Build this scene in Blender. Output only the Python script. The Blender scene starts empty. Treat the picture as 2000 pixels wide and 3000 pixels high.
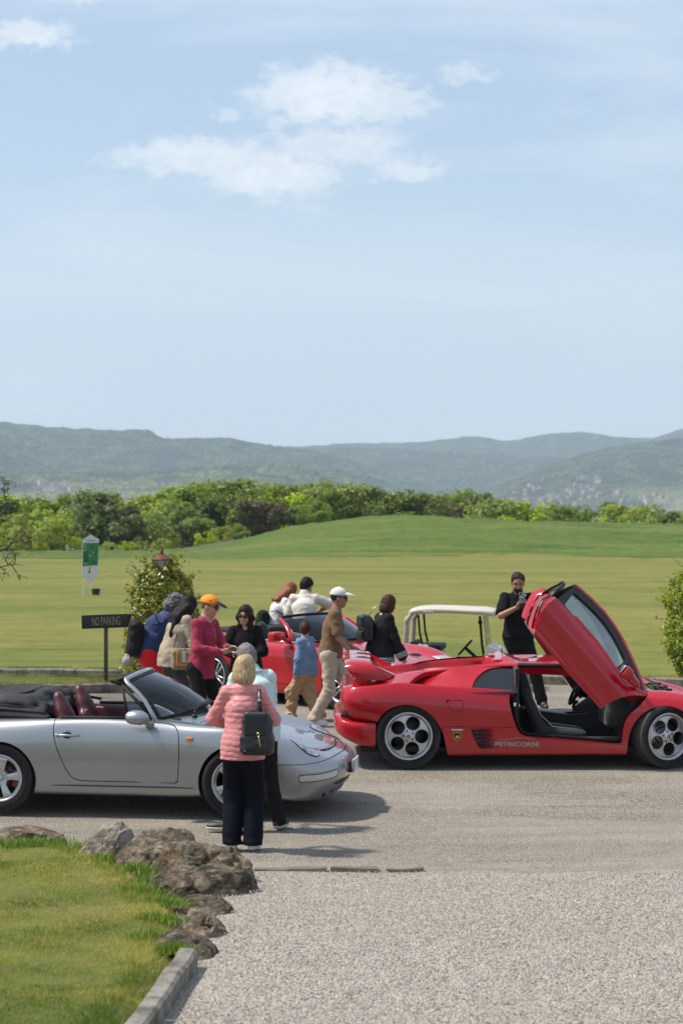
import bpy, bmesh, math, random
import numpy as np
from mathutils import Vector, Matrix, Euler
random.seed(7); rng = np.random.default_rng(7)
R = math.radians
scene = bpy.context.scene
COL = scene.collection
# ---------------------------------------------------------------- camera, sky, sun, exposure
CAMH = 2.87; FPX = 6000.0
cam_d = bpy.data.cameras.new('camera'); cam = bpy.data.objects.new('camera', cam_d); COL.objects.link(cam)
cam.location = (0, 0, CAMH); cam.rotation_euler = (R(90), 0, 0)
cam_d.sensor_fit = 'HORIZONTAL'; cam_d.sensor_width = 24.0; cam_d.lens = 72.0
cam_d.clip_start = 0.5; cam_d.clip_end = 30000
cam_d.dof.use_dof = True; cam_d.dof.focus_distance = 20.8; cam_d.dof.aperture_fstop = 3.2
scene.camera = cam
SUN_EL, SUN_AZ = 57.0, -88.0      # azimuth measured from +Y towards +X
world = bpy.data.worlds.new('World'); scene.world = world; world.use_nodes = True
sun_d = bpy.data.lights.new('sun', 'SUN'); sun = bpy.data.objects.new('sun', sun_d); COL.objects.link(sun)
sun_d.energy = 4.1; sun_d.angle = R(4.0); sun_d.color = (1.0, 0.93, 0.82)
_s = Vector((math.sin(R(SUN_AZ)) * math.cos(R(SUN_EL)), math.cos(R(SUN_AZ)) * math.cos(R(SUN_EL)), math.sin(R(SUN_EL))))
sun.rotation_euler = _s.to_track_quat('Z', 'Y').to_euler(); sun.location = (-20, 5, 30)
scene.view_settings.view_transform = 'Standard'; scene.view_settings.look = 'None'
scene.view_settings.exposure = 0.42; scene.view_settings.gamma = 1.0
try: scene.view_settings.use_curve_mapping = False
except Exception: pass
try:
    scene.cycles.max_bounces = 8; scene.cycles.transparent_max_bounces = 24
    scene.cycles.volume_bounces = 1; scene.cycles.transmission_bounces = 8
    scene.cycles.caustics_reflective = False; scene.cycles.caustics_refractive = False
except Exception: pass

class NT:
    """tiny node-tree helper"""
    def __init__(s, tree): s.t = tree; s.n = tree.nodes; s.l = tree.links
    def node(s, typ, **kw):
        n = s.n.new(typ)
        for k, v in kw.items(): setattr(n, k, v)
        return n
    def link(s, a, b): s.l.new(a, b)
    def put(s, sock, v):
        if hasattr(v, 'is_output') or isinstance(v, bpy.types.NodeSocket): s.l.new(v, sock)
        else: sock.default_value = v
    def math(s, op, a, b=0.0, c=0.0, clamp=False):
        n = s.n.new('ShaderNodeMath'); n.operation = op; n.use_clamp = clamp
        s.put(n.inputs[0], a); s.put(n.inputs[1], b); s.put(n.inputs[2], c); return n.outputs[0]
    def vmath(s, op, a, b=(0, 0, 0)):
        n = s.n.new('ShaderNodeVectorMath'); n.operation = op; s.put(n.inputs[0], a); s.put(n.inputs[1], b)
        return n.outputs['Value'] if op in ('LENGTH', 'DOT_PRODUCT', 'DISTANCE') else n.outputs[0]
    def mix(s, f, a, b, mode='MIX'):
        n = s.n.new('ShaderNodeMix'); n.data_type = 'RGBA'; n.blend_type = mode
        s.put(n.inputs[0], f); s.put(n.inputs[6], c4(a)); s.put(n.inputs[7], c4(b)); return n.outputs[2]
    def ramp(s, f, stops, interp='LINEAR'):
        n = s.n.new('ShaderNodeValToRGB'); n.color_ramp.interpolation = interp
        cr = n.color_ramp
        while len(cr.elements) < len(stops): cr.elements.new(0.5)
        for e, (p, c) in zip(cr.elements, stops): e.position = p; e.color = c4(c)
        s.put(n.inputs[0], f); return n.outputs[0]
    def rng(s, v, a, b, c=0.0, d=1.0, smooth=False):
        n = s.n.new('ShaderNodeMapRange'); n.clamp = True
        if smooth: n.interpolation_type = 'SMOOTHSTEP'
        s.put(n.inputs[0], v)
        for i, x in enumerate((a, b, c, d)): s.put(n.inputs[i + 1], x)
        return n.outputs[0]
    def noise(s, vec, scale=5, detail=4, rough=0.55, dist=0.0, typ='FBM'):
        n = s.n.new('ShaderNodeTexNoise')
        s.put(n.inputs['Vector'], vec); s.put(n.inputs['Scale'], scale); s.put(n.inputs['Detail'], detail)
        s.put(n.inputs['Roughness'], rough); s.put(n.inputs['Distortion'], dist); return n.outputs[0]
    def voro(s, vec, scale=5, feature='F1', out='Distance', rnd=1.0):
        n = s.n.new('ShaderNodeTexVoronoi'); n.feature = feature
        s.put(n.inputs['Vector'], vec); s.put(n.inputs['Scale'], scale); s.put(n.inputs['Randomness'], rnd); return n.outputs[out]
    def scale(s, vec, sc):
        return s.vmath('MULTIPLY', vec, sc)
    def bump(s, h, strength=0.3, dist=0.01, nrm=None):
        n = s.n.new('ShaderNodeBump'); s.put(n.inputs['Height'], h); s.put(n.inputs['Strength'], strength); s.put(n.inputs['Distance'], dist)
        if nrm is not None: s.put(n.inputs['Normal'], nrm)
        return n.outputs[0]
def c4(c):
    if isinstance(c, (tuple, list)) and len(c) == 3: return (c[0], c[1], c[2], 1.0)
    return c
def srgb(r, g, b):
    f = lambda v: (v / 255 / 12.92) if v / 255 <= 0.04045 else ((v / 255 + 0.055) / 1.055) ** 2.4
    return (f(r), f(g), f(b))

def build_world():
    t = NT(world.node_tree); t.n.clear()
    out = t.node('ShaderNodeOutputWorld'); bg = t.node('ShaderNodeBackground'); bg.inputs[1].default_value = 0.108
    t.link(bg.outputs[0], out.inputs[0])
    sky = t.node('ShaderNodeTexSky', sky_type='NISHITA', sun_disc=False, sun_elevation=R(SUN_EL), sun_rotation=R(SUN_AZ))
    sky.air_density = 1.15; sky.dust_density = 1.3; sky.ozone_density = 3.0; sky.altitude = 100
    tc = t.node('ShaderNodeTexCoord'); d = tc.outputs['Generated']
    sp = t.node('ShaderNodeSeparateXYZ'); t.link(d, sp.inputs[0])
    az = t.math('ARCTAN2', sp.outputs[0], sp.outputs[1])
    el = t.math('ARCSINE', sp.outputs[2])
    cb = t.node('ShaderNodeCombineXYZ'); t.link(az, cb.inputs[0]); t.link(el, cb.inputs[1]); p = cb.outputs[0]
    # general cloud noise in angle space, warped
    wv = t.node('ShaderNodeTexNoise'); t.put(wv.inputs['Vector'], t.scale(p, (26, 42, 1))); t.put(wv.inputs['Detail'], 5.0); t.put(wv.inputs['Roughness'], 0.55)
    warp = t.vmath('MULTIPLY', t.vmath('SUBTRACT', wv.outputs['Color'], (0.5, 0.5, 0.5)), (0.036, 0.018, 0))
    pw = t.vmath('ADD', p, warp)
    fine = t.noise(t.scale(p, (60, 110, 1)), 1.0, 7, 0.62, 0.3)
    blobs = [  # cumulus in view, azimuth / elevation and radii in 1/6000 rad
        (-40, 1205, 250, 105, 1.0), (130, 1180, 160, 60, 0.75), (-330, 1150, 60, 24, 0.6), (-430, 1030, 260, 62, 0.9),
        (-215, 985, 240, 85, 0.95), (-15, 1065, 230, 60, 0.75), (190, 995, 120, 36, 0.75), (-90, 880, 80, 32, 0.3),
        (-905, 1362, 135, 48, 0.85), (370, 1262, 90, 30, 0.5), (-770, 1465, 90, 22, 0.35), (265, 318, 90, 10, 0.4),
        (-900, 5 + 300, 70, 8, 0.3), (1800, 1300, 500, 120, 0.8), (-1900, 900, 420, 110, 0.8), (2600, 700, 300, 60, 0.6)]
    acc = None
    for (a, e, ra, re, s) in blobs:
        v = t.vmath('SUBTRACT', pw, (a / 6000, e / 6000, 0)); v = t.vmath('MULTIPLY', v, (6100 / ra, 6100 / re, 0))
        r = t.math('ADD', t.vmath('LENGTH', v), t.math('MULTIPLY', t.math('SUBTRACT', fine, 0.5), 1.7))
        m = t.math('MULTIPLY', t.rng(r, 1.22, 0.42, 0, 1, True), s)
        acc = m if acc is None else t.math('MAXIMUM', acc, m)
    # thin high streaks over the whole sky
    st = t.noise(t.vmath('ADD', t.scale(p, (3.2, 17, 1)), (3.1, 0.4, 0)), 1.0, 5, 0.6, 0.6)
    streak = t.math('MULTIPLY', t.rng(st, 0.40, 0.70, 0, 1, True), 0.42)
    # scattered cumulus elsewhere on the dome
    oth = t.noise(t.vmath('ADD', t.scale(d, (3, 3, 6)), (7, 2, 1)), 1.0, 7, 0.6)
    far = t.math('MULTIPLY', t.rng(oth, 0.56, 0.70, 0, 0.8, True), t.rng(el, 0.27, 0.36, 0, 1, True))
    cloud = t.math('MAXIMUM', acc, far)
    # a milky band towards the horizon, as in hazy spring air
    low = t.rng(el, -0.02, 0.22, 0.80, 0.0, True)
    up = t.mix(t.math('ABSOLUTE', low), sky.outputs[0], (6.2, 6.65, 7.0))
    up = t.mix(0.40, up, (4.2, 5.25, 6.6))
    c1 = t.mix(streak, up, (6.2, 6.6, 7.0))
    shade = t.mix(t.rng(fine, 0.35, 0.65), (6.0, 6.35, 6.7), (7.7, 7.8, 7.8))
    c2 = t.mix(t.math('MULTIPLY', cloud, .74), c1, shade)
    t.link(c2, bg.inputs[0])
build_world()

# ---------------------------------------------------------------- naming, things, parts
def tag(o, label=None, cat=None, group=None, kind=None):
    if label: o['label'] = label
    if cat: o['category'] = cat
    if group: o['group'] = group
    if kind: o['kind'] = kind
    return o
def thing(name, label, cat, loc=(0, 0, 0), rz=0.0, group=None, sc=1.0):
    o = bpy.data.objects.new(name, None); COL.objects.link(o); o.empty_display_size = 0.2
    o.location = loc; o.rotation_euler = (0, 0, rz); o.scale = (sc, sc, sc)
    return tag(o, label, cat, group)
def mk(name, V, F, mat, parent=None, smooth=False, nrm=None, mats=None, mi=None):
    me = bpy.data.meshes.new(name)
    V = np.asarray(V, dtype=float)
    me.from_pydata(V.tolist(), [], [tuple(int(i) for i in f) for f in F])
    if mats:
        for m in mats: me.materials.append(m)
        if mi is not None: me.polygons.foreach_set('material_index', np.asarray(mi, dtype=np.int32))
    elif mat is not None: me.materials.append(mat)
    if smooth: me.polygons.foreach_set('use_smooth', [True] * len(me.polygons))
    me.update()
    if nrm is not None:
        try: me.normals_split_custom_set_from_vertices([tuple(n) for n in nrm])
        except Exception as e: print('nrm', e)
    o = bpy.data.objects.new(name, me); COL.objects.link(o)
    if parent is not None: o.parent = parent
    return o
def copy_tree(o, parent=None):
    c = o.copy(); COL.objects.link(c)
    if parent is not None: c.parent = parent
    for ch in list(o.children): copy_tree(ch, c)
    return c

class MB:
    """collects shapes, then links them as one mesh object"""
    def __init__(s): s.V = []; s.F = []; s.n = 0; s.sm = []
    def add(s, V, F, smooth=False, M=None):
        V = np.asarray(V, dtype=float)
        if M is not None:
            M = np.array(M); V = V @ M[:3, :3].T + M[:3, 3]
        s.V.append(V); s.F += [tuple(i + s.n for i in f) for f in F]; s.sm += [smooth] * len(F); s.n += len(V); return s
    def box(s, c, h, bev=0.0, M=None, rot=None):
        """c centre, h half sizes"""
        bm = bmesh.new(); bmesh.ops.create_cube(bm, size=2.0)
        for v in bm.verts: v.co = Vector((v.co.x * h[0], v.co.y * h[1], v.co.z * h[2]))
        if bev > 0: bmesh.ops.bevel(bm, geom=bm.edges[:], offset=min(bev, 0.98 * min(h)), segments=2, affect='EDGES', profile=0.6)
        bm.verts.index_update()
        V = np.array([v.co[:] for v in bm.verts]); F = [[v.index for v in f.verts] for f in bm.faces]; bm.free()
        if rot is not None: V = V @ np.array(Euler(rot).to_matrix()).T
        V = V + np.array(c); return s.add(V, F, bev > 0, M)
    def tube(s, pts, r, seg=8, cap=True, M=None, up=None, flat=1.0):
        pts = [np.array(p, dtype=float) for p in pts]; n = len(pts)
        rs = r if hasattr(r, '__len__') else [r] * n
        V = []; prev = None
        for i, p in enumerate(pts):
            a = pts[max(i - 1, 0)]; b = pts[min(i + 1, n - 1)]; t = b - a; t = t / (np.linalg.norm(t) + 1e-9)
            if prev is None:
                u = np.array(up, dtype=float) if up is not None else (np.array([0, 0, 1.0]) if abs(t[2]) < 0.9 else np.array([1.0, 0, 0]))
            else: u = prev
            u = u - t * u.dot(t); u /= (np.linalg.norm(u) + 1e-9); prev = u; w = np.cross(t, u)
            for k in range(seg):
                a_ = 2 * math.pi * k / seg; V.append(p + rs[i] * (math.cos(a_) * u * flat + math.sin(a_) * w))
        F = []
        for i in range(n - 1):
            for k in range(seg):
                k2 = (k + 1) % seg; F.append((i * seg + k, i * seg + k2, (i + 1) * seg + k2, (i + 1) * seg + k))
        if cap: F.append(tuple(range(seg))[::-1]); F.append(tuple((n - 1) * seg + k for k in range(seg)))
        return s.add(V, F, True, M)
    def lathe(s, prof, seg=32, axis='z', M=None, c=(0, 0, 0), closed=False):
        """prof: (r, h) pairs"""
        V = []; m = len(prof)
        for k in range(seg):
            a = 2 * math.pi * k / seg; ca, sa = math.cos(a), math.sin(a)
            for r, h in prof:
                V.append((r * ca, r * sa, h) if axis == 'z' else ((r * ca, h, r * sa) if axis == 'y' else (h, r * ca, r * sa)))
        F = []
        for k in range(seg):
            k2 = (k + 1) % seg
            for j in range(m - 1 if not closed else m):
                j2 = (j + 1) % m
                q = (k * m + j, k2 * m + j, k2 * m + j2, k * m + j2)
                F.append(q if axis != 'y' else q[::-1])
        V = np.array(V) + np.array(c); return s.add(V, F, True, M)
    def prism(s, poly, y0, y1, axis='y', M=None, smooth=False):
        """polygon (a,b) extruded; axis y: (x,z), axis x: (y,z), axis z: (x,y)"""
        def pt(a, b, c): return (a, c, b) if axis == 'y' else ((c, a, b) if axis == 'x' else (a, b, c))
        n = len(poly); V = [pt(a, b, y0) for a, b in poly] + [pt(a, b, y1) for a, b in poly]
        F = [tuple(range(n)), tuple(range(2 * n - 1, n - 1, -1))] + [(i, n + i, n + (i + 1) % n, (i + 1) % n) for i in range(n)]
        return s.add(V, F, smooth, M)
    def ell(s, c, r, seg=16, rings=10, M=None, rot=None, pw=1.0):
        V = []; F = []
        f = lambda v: math.copysign(abs(v) ** pw, v)
        for i in range(rings + 1):
            th = math.pi * i / rings
            for k in range(seg):
                ph = 2 * math.pi * k / seg
                V.append((r[0] * f(math.sin(th)) * f(math.cos(ph)), r[1] * f(math.sin(th)) * f(math.sin(ph)), r[2] * f(math.cos(th))))
        for i in range(rings):
            for k in range(seg):
                k2 = (k + 1) % seg; F.append((i * seg + k, (i + 1) * seg + k, (i + 1) * seg + k2, i * seg + k2))
        V = np.array(V)
        if rot is not None: V = V @ np.array(Euler(rot).to_matrix()).T
        return s.add(V + np.array(c), F, True, M)
    def build(s, name, mat, parent=None, recalc=True, label=None, autos=None):
        V = np.vstack(s.V); o = mk(name, V, s.F, mat, parent)
        me = o.data; me.polygons.foreach_set('use_smooth', s.sm)
        if recalc:
            bm = bmesh.new(); bm.from_mesh(me); bmesh.ops.remove_doubles(bm, verts=bm.verts[:], dist=1e-5)
            bmesh.ops.recalc_face_normals(bm, faces=bm.faces[:])
            if autos is not None:
                for e in bm.edges:
                    if len(e.link_faces) == 2 and e.calc_face_angle(0) > R(autos): e.smooth = False
            bm.to_mesh(me); bm.free(); me.update()
        if label: o['label'] = label
        return o
# value noise in numpy ------------------------------------------------
def _h(ix, iy, iz, seed):
    n = (ix * 374761393 + iy * 668265263 + iz * 2147483647 + seed * 974634777) & 0xFFFFFFFF
    n = ((n ^ (n >> 13)) * 1274126177) & 0xFFFFFFFF
    return ((n ^ (n >> 16)) & 0xFFFF) / 65535.0
def vn(x, y, z=0.0, seed=0):
    x, y, z = np.broadcast_arrays(np.asarray(x, float), np.asarray(y, float), np.asarray(z, float))
    ix, iy, iz = np.floor(x).astype(np.int64), np.floor(y).astype(np.int64), np.floor(z).astype(np.int64)
    fx, fy, fz = x - ix, y - iy, z - iz
    fx = fx * fx * (3 - 2 * fx); fy = fy * fy * (3 - 2 * fy); fz = fz * fz * (3 - 2 * fz)
    r = 0
    for dx in (0, 1):
        for dy in (0, 1):
            for dz in (0, 1):
                r = r + _h(ix + dx, iy + dy, iz + dz, seed) * (fx if dx else 1 - fx) * (fy if dy else 1 - fy) * (fz if dz else 1 - fz)
    return r * 2 - 1
def fbm(x, y, z=0.0, o=4, seed=0, g=0.5):
    r = 0; a = 1.0; f = 1.0
    for i in range(o): r = r + a * vn(x * f, y * f, z * f, seed + i * 17); a *= g; f *= 2.03
    return r
def sstep(a, b, x):
    t = np.clip((np.asarray(x, float) - a) / (b - a), 0, 1); return t * t * (3 - 2 * t)
def pchip(xs, ys, x):
    xs = np.asarray(xs, float); ys = np.asarray(ys, float); x = np.asarray(x, float)
    h = np.diff(xs); d = np.diff(ys, axis=0) / (h if ys.ndim == 1 else h.reshape((-1,) + (1,) * (ys.ndim - 1)))
    m = np.zeros_like(ys); m[0] = d[0]; m[-1] = d[-1]
    for i in range(1, len(xs) - 1):
        w1 = 2 * h[i] + h[i - 1]; w2 = h[i] + 2 * h[i - 1]
        with np.errstate(divide='ignore', invalid='ignore'):
            v = (w1 + w2) / (w1 / d[i - 1] + w2 / d[i])
        m[i] = np.where(d[i - 1] * d[i] > 0, v, 0)
    i = np.clip(np.searchsorted(xs, x) - 1, 0, len(xs) - 2); t = (x - xs[i]) / h[i]
    t = np.clip(t, 0, 1) if True else t
    hh = h[i]
    if ys.ndim > 1: t = t.reshape((-1,) + (1,) * (ys.ndim - 1)); hh = hh.reshape(t.shape)
    t2 = t * t; t3 = t2 * t
    return (2 * t3 - 3 * t2 + 1) * ys[i] + (t3 - 2 * t2 + t) * hh * m[i] + (-2 * t3 + 3 * t2) * ys[i + 1] + (t3 - t2) * hh * m[i + 1]
def catmull(pts, n=6, closed=True):
    P = [np.array(p, float) for p in pts]; N = len(P); out = []
    rngi = range(N) if closed else range(N - 1)
    for i in rngi:
        p0 = P[(i - 1) % N] if closed or i > 0 else P[0]; p1 = P[i]; p2 = P[(i + 1) % N]
        p3 = P[(i + 2) % N] if closed or i + 2 < N else P[-1]
        for k in range(n):
            t = k / n
            out.append(0.5 * ((2 * p1) + (-p0 + p2) * t + (2 * p0 - 5 * p1 + 4 * p2 - p3) * t * t + (-p0 + 3 * p1 - 3 * p2 + p3) * t ** 3))
    if not closed: out.append(P[-1])
    return np.array(out)
def rounded(poly, r, n=4):
    """polygon with rounded corners"""
    P = [np.array(p, float) for p in poly]; N = len(P); out = []
    for i in range(N):
        a, b, c = P[i - 1], P[i], P[(i + 1) % N]
        rr = r[i] if hasattr(r, '__len__') else r
        la, lc = np.linalg.norm(a - b), np.linalg.norm(c - b); q = min(rr, 0.45 * la, 0.45 * lc)
        s0 = b + (a - b) / la * q; s1 = b + (c - b) / lc * q
        for k in range(n + 1):
            t = k / n; out.append((1 - t) ** 2 * s0 + 2 * t * (1 - t) * b + t * t * s1)
    return np.array(out)
# ---------------------------------------------------------------- materials
_M = {}
def new_mat(name):
    m = bpy.data.materials.new(name); m.use_nodes = True; t = NT(m.node_tree); t.n.clear()
    out = t.node('ShaderNodeOutputMaterial'); b = t.node('ShaderNodeBsdfPrincipled'); t.link(b.outputs[0], out.inputs[0])
    return m, t, b, out
def coords(t, kind='Object'):
    return t.node('ShaderNodeTexCoord').outputs[kind]
def pm(name, col, rough=0.5, metal=0.0, coat=0.0, noise=0.0, nscale=20.0, bump=0.0, bscale=60.0, bdist=0.004, spec=0.5, sheen=0.0, coat_r=0.03, stretch=(1, 1, 1), rvar=0.0, emit=None):
    """principled material with gentle procedural variation"""
    if name in _M: return _M[name]
    m, t, b, out = new_mat(name)
    co = t.scale(coords(t), stretch)
    if noise > 0:
        n = t.noise(co, nscale, 5, 0.6)
        f = t.rng(n, 0.3, 0.7, 1 - noise, 1 + noise)
        c = t.mix(1.0, col, (1, 1, 1), 'MULTIPLY')
        cm = t.node('ShaderNodeCombineColor'); [t.link(f, cm.inputs[i]) for i in range(3)]
        t.put(b.inputs['Base Color'], t.mix(1.0, col, cm.outputs[0], 'MULTIPLY'))
    else: b.inputs['Base Color'].default_value = c4(col)
    if rvar > 0:
        n2 = t.noise(co, nscale * 0.5, 4, 0.6); t.put(b.inputs['Roughness'], t.rng(n2, 0.3, 0.7, max(rough - rvar, 0.02), rough + rvar))
    else: b.inputs['Roughness'].default_value = rough
    b.inputs['Metallic'].default_value = metal; b.inputs['Specular IOR Level'].default_value = spec
    b.inputs['Coat Weight'].default_value = coat; b.inputs['Coat Roughness'].default_value = coat_r
    if sheen: b.inputs['Sheen Weight'].default_value = sheen; b.inputs['Sheen Roughness'].default_value = 0.5
    if bump > 0: t.put(b.inputs['Normal'], t.bump(t.noise(co, bscale, 4, 0.6), bump, bdist))
    _M[name] = m; return m
def paint(name, col, metal=0.0, rough=0.35, flake=0.0, dirt=0.12):
    m, t, b, out = new_mat(name); co = coords(t)
    b.inputs['Specular IOR Level'].default_value = 0.15 if metal < .1 else .5
    n = t.noise(co, 3.0, 5, 0.6); c = t.mix(t.rng(n, 0.35, 0.75, 0, dirt * 0.4), col, (0.20, 0.17, 0.14))
    sp = t.node('ShaderNodeSeparateXYZ'); t.link(co, sp.inputs[0])
    low = t.math('MULTIPLY', t.rng(sp.outputs[2], 0.42, 0.12, 0, 1, True), t.rng(t.noise(co, 9.0, 6, 0.65), 0.3, 0.7, 0.3, 1.0))
    c = t.mix(t.math('MULTIPLY', low, dirt * 2.2), c, (0.22, 0.19, 0.15))
    t.put(b.inputs['Base Color'], c)
    b.inputs['Metallic'].default_value = metal; t.put(b.inputs['Roughness'], t.rng(n, 0.3, 0.8, rough, rough + 0.08))
    b.inputs['Coat Weight'].default_value = 1.0
    t.put(b.inputs['Coat Roughness'], t.math('ADD', t.math('MULTIPLY', low, 0.25), t.rng(t.noise(co, 26, 4, 0.7), 0.4, 0.7, 0.02, 0.06)))
    if flake > 0:
        v = t.node('ShaderNodeTexVoronoi'); t.put(v.inputs['Vector'], co); v.inputs['Scale'].default_value = 900
        nn = t.bump(t.math('MULTIPLY', v.outputs['Distance'], 1.0), flake, 0.0006); t.put(b.inputs['Normal'], nn)
    return m
def glass_mat(name, tint, refl=1.0, rough=0.0, ior=1.5, dust=0.0):
    m = bpy.data.materials.new(name); m.use_nodes = True; t = NT(m.node_tree); t.n.clear()
    out = t.node('ShaderNodeOutputMaterial'); tr = t.node('ShaderNodeBsdfTransparent'); tr.inputs[0].default_value = c4(tint)
    gl = t.node('ShaderNodeBsdfGlossy'); gl.inputs['Roughness'].default_value = rough; gl.inputs[0].default_value = (1, 1, 1, 1)
    fr = t.node('ShaderNodeFresnel'); fr.inputs[0].default_value = ior
    f = t.math('MULTIPLY', fr.outputs[0], refl, clamp=True)
    mx = t.node('ShaderNodeMixShader'); t.link(f, mx.inputs[0]); t.link(tr.outputs[0], mx.inputs[1]); t.link(gl.outputs[0], mx.inputs[2])
    last = mx.outputs[0]
    if dust > 0:
        df = t.node('ShaderNodeBsdfDiffuse'); df.inputs[0].default_value = (0.45, 0.43, 0.38, 1)
        m2 = t.node('ShaderNodeMixShader'); n = t.noise(t.scale(coords(t), (1, 6, 1)), 5.0, 5, 0.7)
        t.link(t.rng(n, 0.35, 0.8, dust * 0.3, dust), m2.inputs[0]); t.link(last, m2.inputs[1]); t.link(df.outputs[0], m2.inputs[2]); last = m2.outputs[0]
    t.link(last, out.inputs[0]); return m
def glass_lens(name):
    m, t, b, out = new_mat(name); co = coords(t); sp = t.node('ShaderNodeSeparateXYZ'); t.link(co, sp.inputs[0])
    st = t.math('SINE', t.math('MULTIPLY', sp.outputs[1], 420.0)); n = t.noise(co, 14, 3, .6)
    t.put(b.inputs['Base Color'], t.ramp(n, [(.35, (.10, .105, .11)), (.5, (.42, .43, .45)), (.65, (.70, .70, .72))])); b.inputs['Metallic'].default_value = .75; b.inputs['Roughness'].default_value = .22
    b.inputs['Coat Weight'].default_value = 1.0; b.inputs['Coat Roughness'].default_value = .01; t.put(b.inputs['Normal'], t.bump(st, .35, .002)); return m
def leaf_mat(name, c1, c2, c3, transl=0.35, obj_rand=True, nscale=0.6, rough=0.5):
    m, t, b, out = new_mat(name)
    g = t.node('ShaderNodeNewGeometry')
    oi = t.node('ShaderNodeObjectInfo')
    a = g.outputs['Random Per Island']
    c = t.ramp(a, [(0.0, c1), (0.55, c2), (1.0, c3)])
    if obj_rand:
        hs = t.node('ShaderNodeHueSaturation'); t.put(hs.inputs['Color'], c)
        t.put(hs.inputs['Hue'], t.rng(oi.outputs['Random'], 0, 1, 0.478, 0.515)); t.put(hs.inputs['Value'], t.rng(t.math('FRACT', t.math('MULTIPLY', oi.outputs['Random'], 7.3)), 0, 1, 0.72, 1.25))
        t.put(hs.inputs['Saturation'], t.rng(t.math('FRACT', t.math('MULTIPLY', oi.outputs['Random'], 3.7)), 0, 1, 0.8, 1.1)); c = hs.outputs[0]
    n = t.noise(coords(t), nscale, 3, 0.6); c = t.mix(t.rng(n, 0.35, 0.65, 0.0, 0.5), c, c1)
    t.put(b.inputs['Base Color'], c); b.inputs['Roughness'].default_value = rough
    tr = t.node('ShaderNodeBsdfTranslucent'); t.put(tr.inputs[0], t.mix(1.0, c, (1.3, 1.25, 0.6), 'MULTIPLY'))
    mx = t.node('ShaderNodeMixShader'); mx.inputs[0].default_value = transl; t.link(b.outputs[0], mx.inputs[1]); t.link(tr.outputs[0], mx.inputs[2])
    t.link(mx.outputs[0], out.inputs[0]); return m
def gravel_layer(t, co, cols, scale, tone, dust, dustf):
    v1 = t.node('ShaderNodeTexVoronoi'); t.put(v1.inputs['Vector'], co); v1.inputs['Scale'].default_value = scale
    v2 = t.node('ShaderNodeTexVoronoi'); t.put(v2.inputs['Vector'], co); v2.inputs['Scale'].default_value = scale * 2.3
    s1 = t.node('ShaderNodeSeparateColor'); t.link(v1.outputs['Color'], s1.inputs[0]); s2 = t.node('ShaderNodeSeparateColor'); t.link(v2.outputs['Color'], s2.inputs[0])
    stops = [(i / (len(cols) - 1), tuple(x * tone for x in c)) for i, c in enumerate(cols)]
    c = t.mix(t.rng(t.noise(co, scale * 0.5, 2, 0.5), 0.42, 0.58), t.ramp(s1.outputs[0], stops), t.ramp(s2.outputs[0], stops))
    c = t.mix(t.rng(v1.outputs['Distance'], 0.35, 0.75, 0.0, 0.65, True), c, tuple(x * 0.40 for x in dust))
    big = t.noise(t.scale(co, (0.45, 0.9, 1)), 0.7, 7, 0.7, 0.8); mid = t.noise(t.scale(co, (.8, 1, 1)), 3.2, 7, 0.75, .4)
    c = t.mix(t.math('MULTIPLY', t.rng(big, 0.38, 0.62), dustf), c, dust)
    c = t.mix(t.rng(mid, 0.40, 0.66, 0, 0.36), c, tuple(x * 0.50 for x in dust))
    h = t.math('ADD', t.rng(v1.outputs['Distance'], 0.0, 0.8, 1.0, 0.0), t.math('MULTIPLY', t.rng(v2.outputs['Distance'], 0, 0.8, 1, 0), 0.5))
    return c, t.math('ADD', h, t.math('MULTIPLY', s1.outputs[1], 0.8)), big, mid
def gravel_mat(name):
    """worn grey gravel of the yard that runs into paler, coarser gravel nearer than y = 16.4, with a ragged seam"""
    m, t, b, out = new_mat(name); co = coords(t)
    c1, h1, big1, mid1 = gravel_layer(t, co, [(0.10, 0.085, 0.07), (0.21, 0.185, 0.155), (0.33, 0.295, 0.25), (0.46, 0.42, 0.36), (0.27, 0.215, 0.16)], 46.0, 1.0, (0.31, 0.275, 0.23), 0.6)
    c2, h2, big2, mid2 = gravel_layer(t, co, [(0.17, 0.13, 0.10), (0.42, 0.37, 0.31), (0.61, 0.565, 0.50), (0.72, 0.68, 0.61), (0.50, 0.39, 0.29), (0.66, 0.615, 0.55)], 48.0, 1.0, (0.50, 0.455, 0.395), 0.28)
    sp = t.node('ShaderNodeSeparateXYZ'); t.link(co, sp.inputs[0])
    y = t.math('ADD', sp.outputs[1], t.math('MULTIPLY', t.math('SUBTRACT', t.noise(co, 2.4, 6, 0.75), .5), 0.75)); y = t.math('ADD', y, t.math('MULTIPLY', t.math('SUBTRACT', t.noise(co, 30.0, 3, 0.7), .5), 0.5))
    f = t.rng(y, 16.20, 16.62, 1, 0, True); dark = t.math('MULTIPLY', t.rng(t.math('ABSOLUTE', t.math('SUBTRACT', y, 16.42)), 0.0, .16, .45, 0), 1.0)
    c = t.mix(f, c1, c2); c = t.mix(dark, c, (.20, .165, .13))
    tr = t.math('MULTIPLY', t.rng(t.noise(t.scale(co, (.22, 1.2, 1)), 1.0, 5, .65, .5), .50, .62), t.math('SUBTRACT', 1.0, f)); c = t.mix(t.math('MULTIPLY', tr, .28), c, (.42, .38, .325))
    t.put(b.inputs['Base Color'], c); b.inputs['Roughness'].default_value = 0.95; b.inputs['Specular IOR Level'].default_value = 0.15
    mx = t.node('ShaderNodeMix'); mx.data_type = 'FLOAT'; t.link(f, mx.inputs[0]); t.link(h1, mx.inputs[2]); t.link(t.math('MULTIPLY', h2, 1.7), mx.inputs[3])
    t.put(b.inputs['Normal'], t.bump(mx.outputs[0], 1.0, 0.009)); return m
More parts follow.
